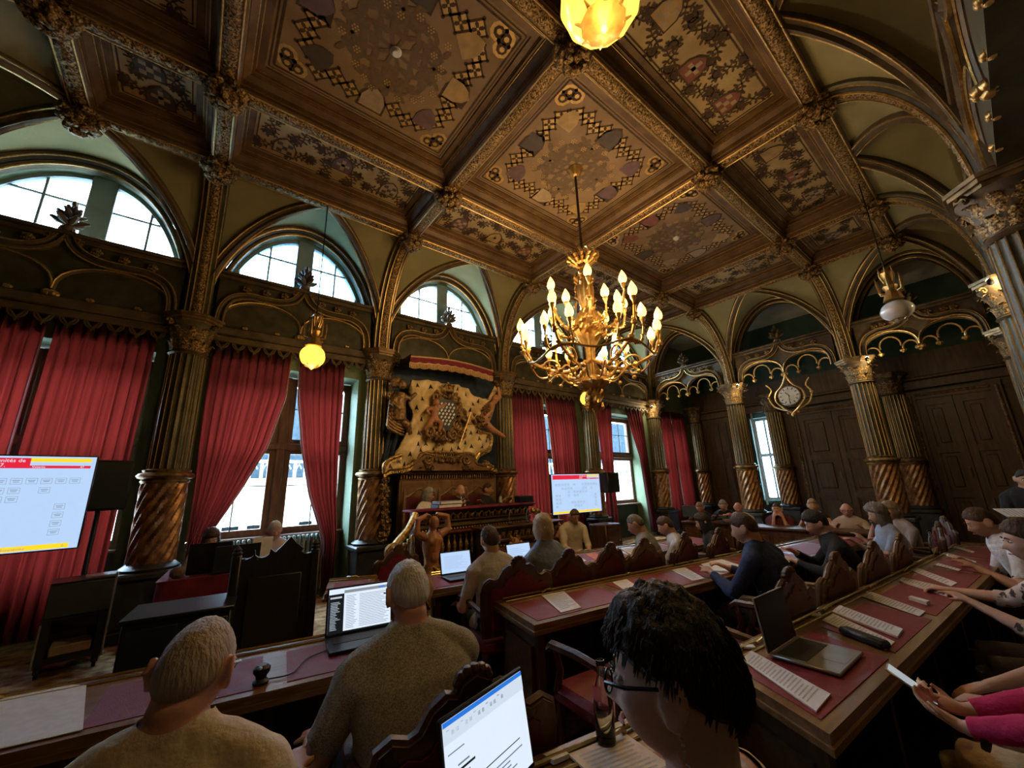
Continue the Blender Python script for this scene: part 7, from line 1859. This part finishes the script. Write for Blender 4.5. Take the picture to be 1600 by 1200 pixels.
# foreground
pw('bald man in a pale linen shirt seen from behind, lower left', 0.005, 1.19, -0.30, lean=0.22, head=(-0.22, 0.16, 0.05), size=0.93, seat=0.53, neck=0.105, skin='ruddy', hair='stubble', style='crop', shirtmat=CREAM, shirt=((0.5, 0.4, 0.3), 'shirt'), sleeve='long', voxel=0.008, hands=((0.25, 0.40, 0.82), (-0.2, 0.40, 0.82)), glasses=STEEL, girth=1.08)
pw('white-haired heavy man in a speckled shirt seen from behind', 0.72, 1.50, -0.12, neck=0.118, lean=0.22, head=(0.08, 0.10, 0), size=0.97, skin='ruddy', hair='white', style='short', shirtmat=SPECK, sleeve='short', voxel=0.008, girth=1.25, hands=((0.16, 0.50, 0.80), (-0.30, 0.36, 0.66)), glasses=DARKG)
wo, WSM = pw('dark-haired woman with glasses in the foreground looking down', 0.705, 0.350, 0.28, lean=0.12, head=(0.16, 0.08, 0.0), size=1.02, skin='fair', hair='dark', style='pixie', strands=1500, female=True, collar=False, bare_neck=True, sleeve='cap', shirtmat=pm('cream_top', (0.6, 0.52, 0.42), None, 10, 0.8), voxel=0.006, neck=0.137, glasses=DARKG, hands=((0.16, 0.36, 0.80), (-0.14, 0.38, 0.80)), trousers=(0.05, 0.05, 0.06))
m = MB()
for k in range(9): m.ball((0, 0, -0.008*k), 0.0026, 6, 5, M=WSM @ T(-0.083, -0.012, -0.046))
obj('earring', m, STEEL, wo)
chair('carved chair back behind the man in the speckled shirt', 0.80, 1.47, -0.2, 'a')
chair('carved chair of the bald man at the lower left', 0.02, 1.02, -0.3, 'a')
chair('carved chair under the dark-haired woman', 0.64, 0.26, 0.28, 'a', 0.95)
# third row, left part
pw('man in a pale T-shirt with short dark hair working at a laptop', 2.02, 2.82, -0.1, lean=0.15, head=(-0.05, 0.1, 0), size=0.93, skin='fair', hair='brown', style='short', shirt=((0.58, 0.55, 0.52), 'shirt'), sleeve='short', hands=((0.14, 0.52, 0.80), (-0.22, 0.30, 0.66)), voxel=0.010, **NB)
chair('red leather armchair of the man in the pale T-shirt', 2.06, 2.80, -0.22, 'b', 1.0)
pw('blond woman in a blue striped shirt seen from behind', 2.54, 2.76, -0.12, lean=0.05, head=(-0.1, 0.05, 0), size=0.97, female=True, skin='fair', hair='blond', style='bob', shirt=((0.24, 0.30, 0.42), 'shirt'), sleeve='long', voxel=0.010, girth=1.1, hands=((0.2, 0.45, 0.80), (-0.2, 0.45, 0.80)), **NB)
chair('dark carved chair right of the blond woman', 3.00, 2.72, -0.1, 'a')
chair('dark carved chair of the blond woman', 2.52, 2.76, -0.12, 'a')
chair('curved chair back second right of the blond woman', 3.42, 2.66, -0.1, 'c')
pw('man in a cream shirt leaning forward below the wall screen', 4.78, 4.62, PI-0.45, lean=0.30, head=(0.1, 0.25, 0), size=0.90, skin='tan', hair='brown', style='short', shirt=((0.55, 0.47, 0.34), 'shirt'), sleeve='roll', hands=((0.10, 0.42, 0.62), (-0.16, 0.40, 0.55)), glasses=DARKG)
chair('chair under the man in the cream shirt', 4.80, 4.68, PI-0.45, 'a', 0.9)
pw('man in a grey T-shirt with cropped hair reading', 3.92, 2.58, 0.35, lean=0.25, head=(0.15, 0.30, 0), size=0.93, skin='tan', hair='salt', style='crop', shirt=((0.22, 0.23, 0.21), 'shirt'), sleeve='short', hands=((0.16, 0.42, 0.80), (-0.14, 0.45, 0.80)))
chair('chair of the man in the grey T-shirt', 3.94, 2.58, 0.1, 'a')
pw('man in a white shirt bending over the third-row desk', 4.50, 2.50, 0.45, lean=0.45, head=(0.1, 0.2, 0), size=0.90, skin='tan', hair='brown', style='short', shirt=((0.52, 0.52, 0.55), 'shirt'), sleeve='long', hands=((0.1, 0.46, 0.86), (-0.1, 0.46, 0.86)))
chair('chair of the man bending in the white shirt', 4.50, 2.50, 0.1, 'a')
pw('woman with long dark hair in black beside the white-shirted man', 5.02, 2.42, 0.6, lean=0.25, head=(0.1, 0.2, 0), size=0.88, female=True, skin='fair', hair='dark', style='long', shirt=((0.012, 0.012, 0.014), 'blouse'), sleeve='long', hands=((0.10, 0.36, 0.84), (-0.14, 0.40, 0.80)))
chair('chair of the long-haired woman in black', 5.04, 2.43, 0.1, 'a')
# second row
pw('man in a navy jacket with short brown hair seen from behind', 3.58, 1.28, -0.05, lean=0.38, head=(0.30, 0.15, 0), size=0.99, skin='tan', hair='brown', style='short', shirt=((0.022, 0.036, 0.085), 'jacket'), sleeve='long', voxel=0.010, girth=1.05, hands=((0.14, 0.50, 0.80), (-0.16, 0.48, 0.80)), **NB)
chair('carved chair of the man in the navy jacket', 3.58, 1.25, -0.1, 'c')
chair('empty carved chair in front of the middle desk, near the dark head', 2.85, 1.30, -0.1, 'a')
chair('red chair tucked under the near end of the middle desk', 1.95, 1.60, -0.1, 'b')
pw('dark-haired person in black leaning over the middle desk', 4.92, 1.14, 0.35, lean=0.40, head=(0.2, 0.25, 0), size=0.95, skin='fair', hair='dark', style='full', shirt=((0.018, 0.018, 0.02), 'jacket'), sleeve='long', hands=((0.05, 0.48, 0.85), (-0.2, 0.50, 0.80)))
chair('large curved chair back right of the man in navy', 4.30, 1.18, -0.1, 'c')
chair('chair of the dark-haired person in black', 4.95, 1.12, -0.05, 'c')
pw('woman with curly grey hair and pale blue top, far right row', 6.20, 1.02, 0.5, lean=0.20, head=(0.2, 0.1, 0), size=0.92, female=True, skin='fair', hair='grey', style='curly', shirt=((0.32, 0.38, 0.48), 'blouse'), sleeve='short', hands=((0.1, 0.40, 0.85), (-0.1, 0.35, 0.90)))
pw('ash-haired woman propping her head behind the curly-haired woman', 6.85, 1.02, 0.8, lean=0.20, head=(0.1, 0.1, 0), size=0.92, female=True, skin='fair', hair='ash', style='bob', shirt=((0.4, 0.36, 0.34), 'blouse'), sleeve='short', hands=((0.12, 0.30, 1.02), (-0.1, 0.40, 0.82)))
chair('chair of the curly grey-haired woman', 6.22, 1.0, 0.2, 'a'); chair('chair of the ash-haired woman', 6.90, 1.0, 0.4, 'a')
# right row
pw('dark-haired man with bowed head at the right-hand desk', 5.30, 0.06, 0.25, lean=0.42, head=(0.15, 0.25, 0), size=0.98, skin='tan', hair='brown', style='short', shirt=((0.58, 0.58, 0.60), 'shirt'), sleeve='short', hands=((0.10, 0.40, 0.80), (-0.18, 0.40, 0.80)), voxel=0.010)
pw('woman with hair in a bun and leopard-print top in profile at right', 3.70, -0.06, 0.20, lean=0.20, head=(0.12, 0.08, 0), size=0.98, female=True, skin='fair', hair='brown', style='bun', shirtmat=LEOP, shirt=((0.5, 0.4, 0.4), 'blouse'), sleeve='roll', hands=((0.42, 0.46, 0.80), (0.02, 0.42, 0.82)), voxel=0.008, trousers=(0.05, 0.04, 0.04))
gp = pw('person in a grey mottled dress with a watch at the right edge', 2.78, -0.12, 0.05, lean=0.0, head=(0, 0.1, 0), size=0.97, female=True, skin='tan', hair='brown', style='bob', shirtmat=GREYP, sleeve='roll', hands=((0.0, 0.42, 0.68), (-0.24, 0.40, 0.70)), voxel=0.008, trousers=(0.32, 0.32, 0.34), girth=1.1)[0]
pp = pw('person in a bright pink top holding a phone, lower right corner', 2.22, -0.08, 0.02, lean=-0.22, head=(0, 0.3, 0), size=1.0, female=True, skin='fair', hair='blond', style='bob', shirt=((0.50, 0.02, 0.10), 'blouse'), sleeve='long', hands=((0.10, 0.40, 0.70), (-0.06, 0.40, 0.70)), voxel=0.007, trousers=(0.42, 0.32, 0.19), curl=0.75, hand_dir=((-0.5, 0.75, 0.25), (0.35, 0.85, 0.25)), palm=((-0.4, 0.1, 0.9), (0.4, 0.1, 0.9)))[0]
ph = thing('smartphone', 'pale smartphone held in both hands at the lower right', 'phone', (2.24, 0.44, 0.765), 0.1); ph.rotation_euler = (0.6, 0, 0.1)
m = MB(); m.box(-0.036, 0.036, -0.075, 0.075, 0, 0.009, c=0.003); obj('phone_body', m, STEEL, ph); m = MB(); m.box(-0.033, 0.033, -0.071, 0.071, 0.009, 0.010); obj('phone_display', m, emis('phone_glow', (0.6, 0.68, 0.7), 0.35), ph, smooth=False)
def watch(par, loc, d):
    m = MB(); M = Matrix.Translation(loc) @ Vector(d).to_track_quat('Z', 'Y').to_matrix().to_4x4()
    m.lathe([(0.034, -0.009), (0.036, 0), (0.034, 0.009)], 18, M=M, cap=False); obj('watch_strap', m, BLACK, par); m = MB(); m.lathe([(0.017, -0.004), (0.017, 0.004)], 14, M=Matrix.Translation(Vector(loc)+Vector((0, 0, 0.034)))); obj('watch_case', m, STEEL, par)
watch(gp, (-0.232, 0.345, 0.69), (-0.2, 1, 0.1)); watch(pp, (-0.068, 0.345, 0.695), (0.1, 1, 0.2))
for x, y, k, lb in ((5.30, -0.02, 'a', 'chair of the bowed man at the right-hand desk'), (3.74, -0.10, 'c', 'chair of the woman with the bun'), (2.78, -0.14, 'c', 'chair of the person in the grey mottled dress'), (2.24, -0.10, 'c', 'chair of the person in bright pink')): chair(lb, x, y, 0.0, k, 0.95)
# dais
pw('woman in a white blouse on the dais, left of the president', 2.98, 6.12, PI+0.5, z=0.30, lean=0.05, head=(0.3, 0.1, 0), size=0.95, female=True, skin='tan', hair='grey', style='bob', shirt=((0.62, 0.56, 0.48), 'blouse'), sleeve='short', hands=((0.14, 0.40, 0.98), (-0.2, 0.38, 0.98)), glasses=DARKG)
pr_ = pw('bald president in a dark suit and white shirt on the dais', 3.64, 6.15, PI, z=0.30, lean=0.05, head=(0.0, 0.05, 0), size=0.98, skin='ruddy', hair='grey', style='bald', shirt=((0.014, 0.014, 0.018), 'jacket'), sleeve='long', hands=((0.16, 0.40, 0.98), (-0.16, 0.40, 0.98)))[0]
m = MB(); m.add([(-0.055, 0.128, 1.03), (0.055, 0.128, 1.03), (0.045, 0.168, 0.80), (-0.045, 0.168, 0.80)], [(0, 1, 2, 3)]); m.box(-0.05, 0.05, 0.10, 0.150, 0.78, 1.03, c=0.01); obj('shirt_front', m, pm('white_shirt', (0.62, 0.55, 0.42), None, 10, 0.8), pr_)
pw('man in a black jumper on the dais, right of the president', 4.16, 6.12, PI+0.55, z=0.30, lean=0.08, head=(0.15, 0.0, 0), size=0.99, skin='tan', hair='brown', style='crop', shirt=((0.02, 0.022, 0.02), 'jumper'), sleeve='long', hands=((0.16, 0.40, 0.98), (-0.16, 0.40, 0.98)))
# clerks
pw('white-haired clerk in a lilac shirt before the window', 0.84, 5.98, PI+0.1, lean=0.12, head=(0, 0.25, 0), size=0.93, skin='ruddy', hair='white', style='short', shirt=((0.52, 0.44, 0.52), 'shirt'), sleeve='long', hands=((0.14, 0.38, 0.82), (-0.14, 0.38, 0.82)), beard='white')
pw('clerk half hidden behind a dark laptop before the window', 0.24, 5.95, PI-0.1, lean=0.25, head=(0.2, 0.4, 0.1), size=0.93, female=True, skin='fair', hair='brown', style='bob', shirt=((0.5, 0.46, 0.42), 'blouse'), sleeve='short', hands=((0.14, 0.36, 0.82), (-0.14, 0.36, 0.82)))
chair('chair of the white-haired clerk', 0.84, 6.02, PI+0.1, 'a', 0.92); chair('chair of the half-hidden clerk', 0.24, 6.0, PI-0.1, 'a', 0.92)
# tribune, facing the desks
TR = [(7.92, 4.05, 'ginger-haired man in a dark jacket at the further oak desk', dict(hair='ash', style='short', skin='ruddy', shirt=((0.03, 0.035, 0.06), 'jacket'), sleeve='long', head=(0.1, 0.35, 0))),
      (8.15, 3.72, 'grey-haired person in black between two men at the further oak desk', dict(hair='grey', style='short', skin='fair', shirt=((0.015, 0.015, 0.015), 'jumper'), sleeve='long', head=(0.2, 0.25, 0), z=0.03)),
      (8.05, 3.40, 'bald man in a white shirt at the further oak desk', dict(hair='grey', style='bald', skin='ruddy', shirt=((0.60, 0.55, 0.48), 'shirt'), sleeve='long', head=(0.1, 0.30, 0))),
      (7.85, 2.70, 'man in a maroon shirt with hands on his face at the long bench', dict(hair='brown', style='crop', skin='tan', shirt=((0.10, 0.02, 0.025), 'shirt'), sleeve='short', head=(0, 0.05, 0), hands=((0.07, 0.22, 1.02), (-0.09, 0.22, 1.02)))),
      (7.95, 2.22, 'woman in a dark sleeveless top at the long bench', dict(hair='ash', style='bun', female=True, skin='fair', shirt=((0.03, 0.012, 0.012), 'top'), sleeve='none', collar=False, bare_neck=True, head=(0.1, 0.05, 0), z=0.06)),
      (7.95, 1.80, 'bald man with glasses in a beige shirt at the long bench', dict(hair='grey', style='bald', skin='ruddy', shirt=((0.50, 0.40, 0.30), 'shirt'), sleeve='short', head=(0, 0.10, 0), glasses=DARKG))]
for (x, y, lb, kw) in TR:
    kw = dict(dict(voxel=0.015, lean=0.20, size=0.86, hands=((0.16, 0.40, 0.92), (-0.16, 0.40, 0.92))), **kw); pw(lb, x, y, PI/2+0.15, **kw)
    chair('chair of the '+lb.split(' at the ')[0], x+0.08, y, PI/2+0.15, 'a', 0.8)
sm_ = pw('person in dark clothes standing with papers at the right edge', 7.6, 0.02, PI/2+0.1, standing=True, lean=0.10, head=(0.1, 0.2, 0), size=0.90, skin='tan', hair='dark', style='crop', shirt=((0.02, 0.02, 0.022), 'jacket'), sleeve='long', hands=((0.12, 0.34, 1.13), (-0.10, 0.34, 1.12)))
o = paper('white papers held by the standing person at right', [(-0.10, -0.15), (0.11, -0.15), (0.11, 0.15), (-0.10, 0.15)], z=0, nl=8, name='held_papers'); o.location = (7.22, 0.13, 1.07); o.rotation_euler = (0.0, -0.35, 0.5)
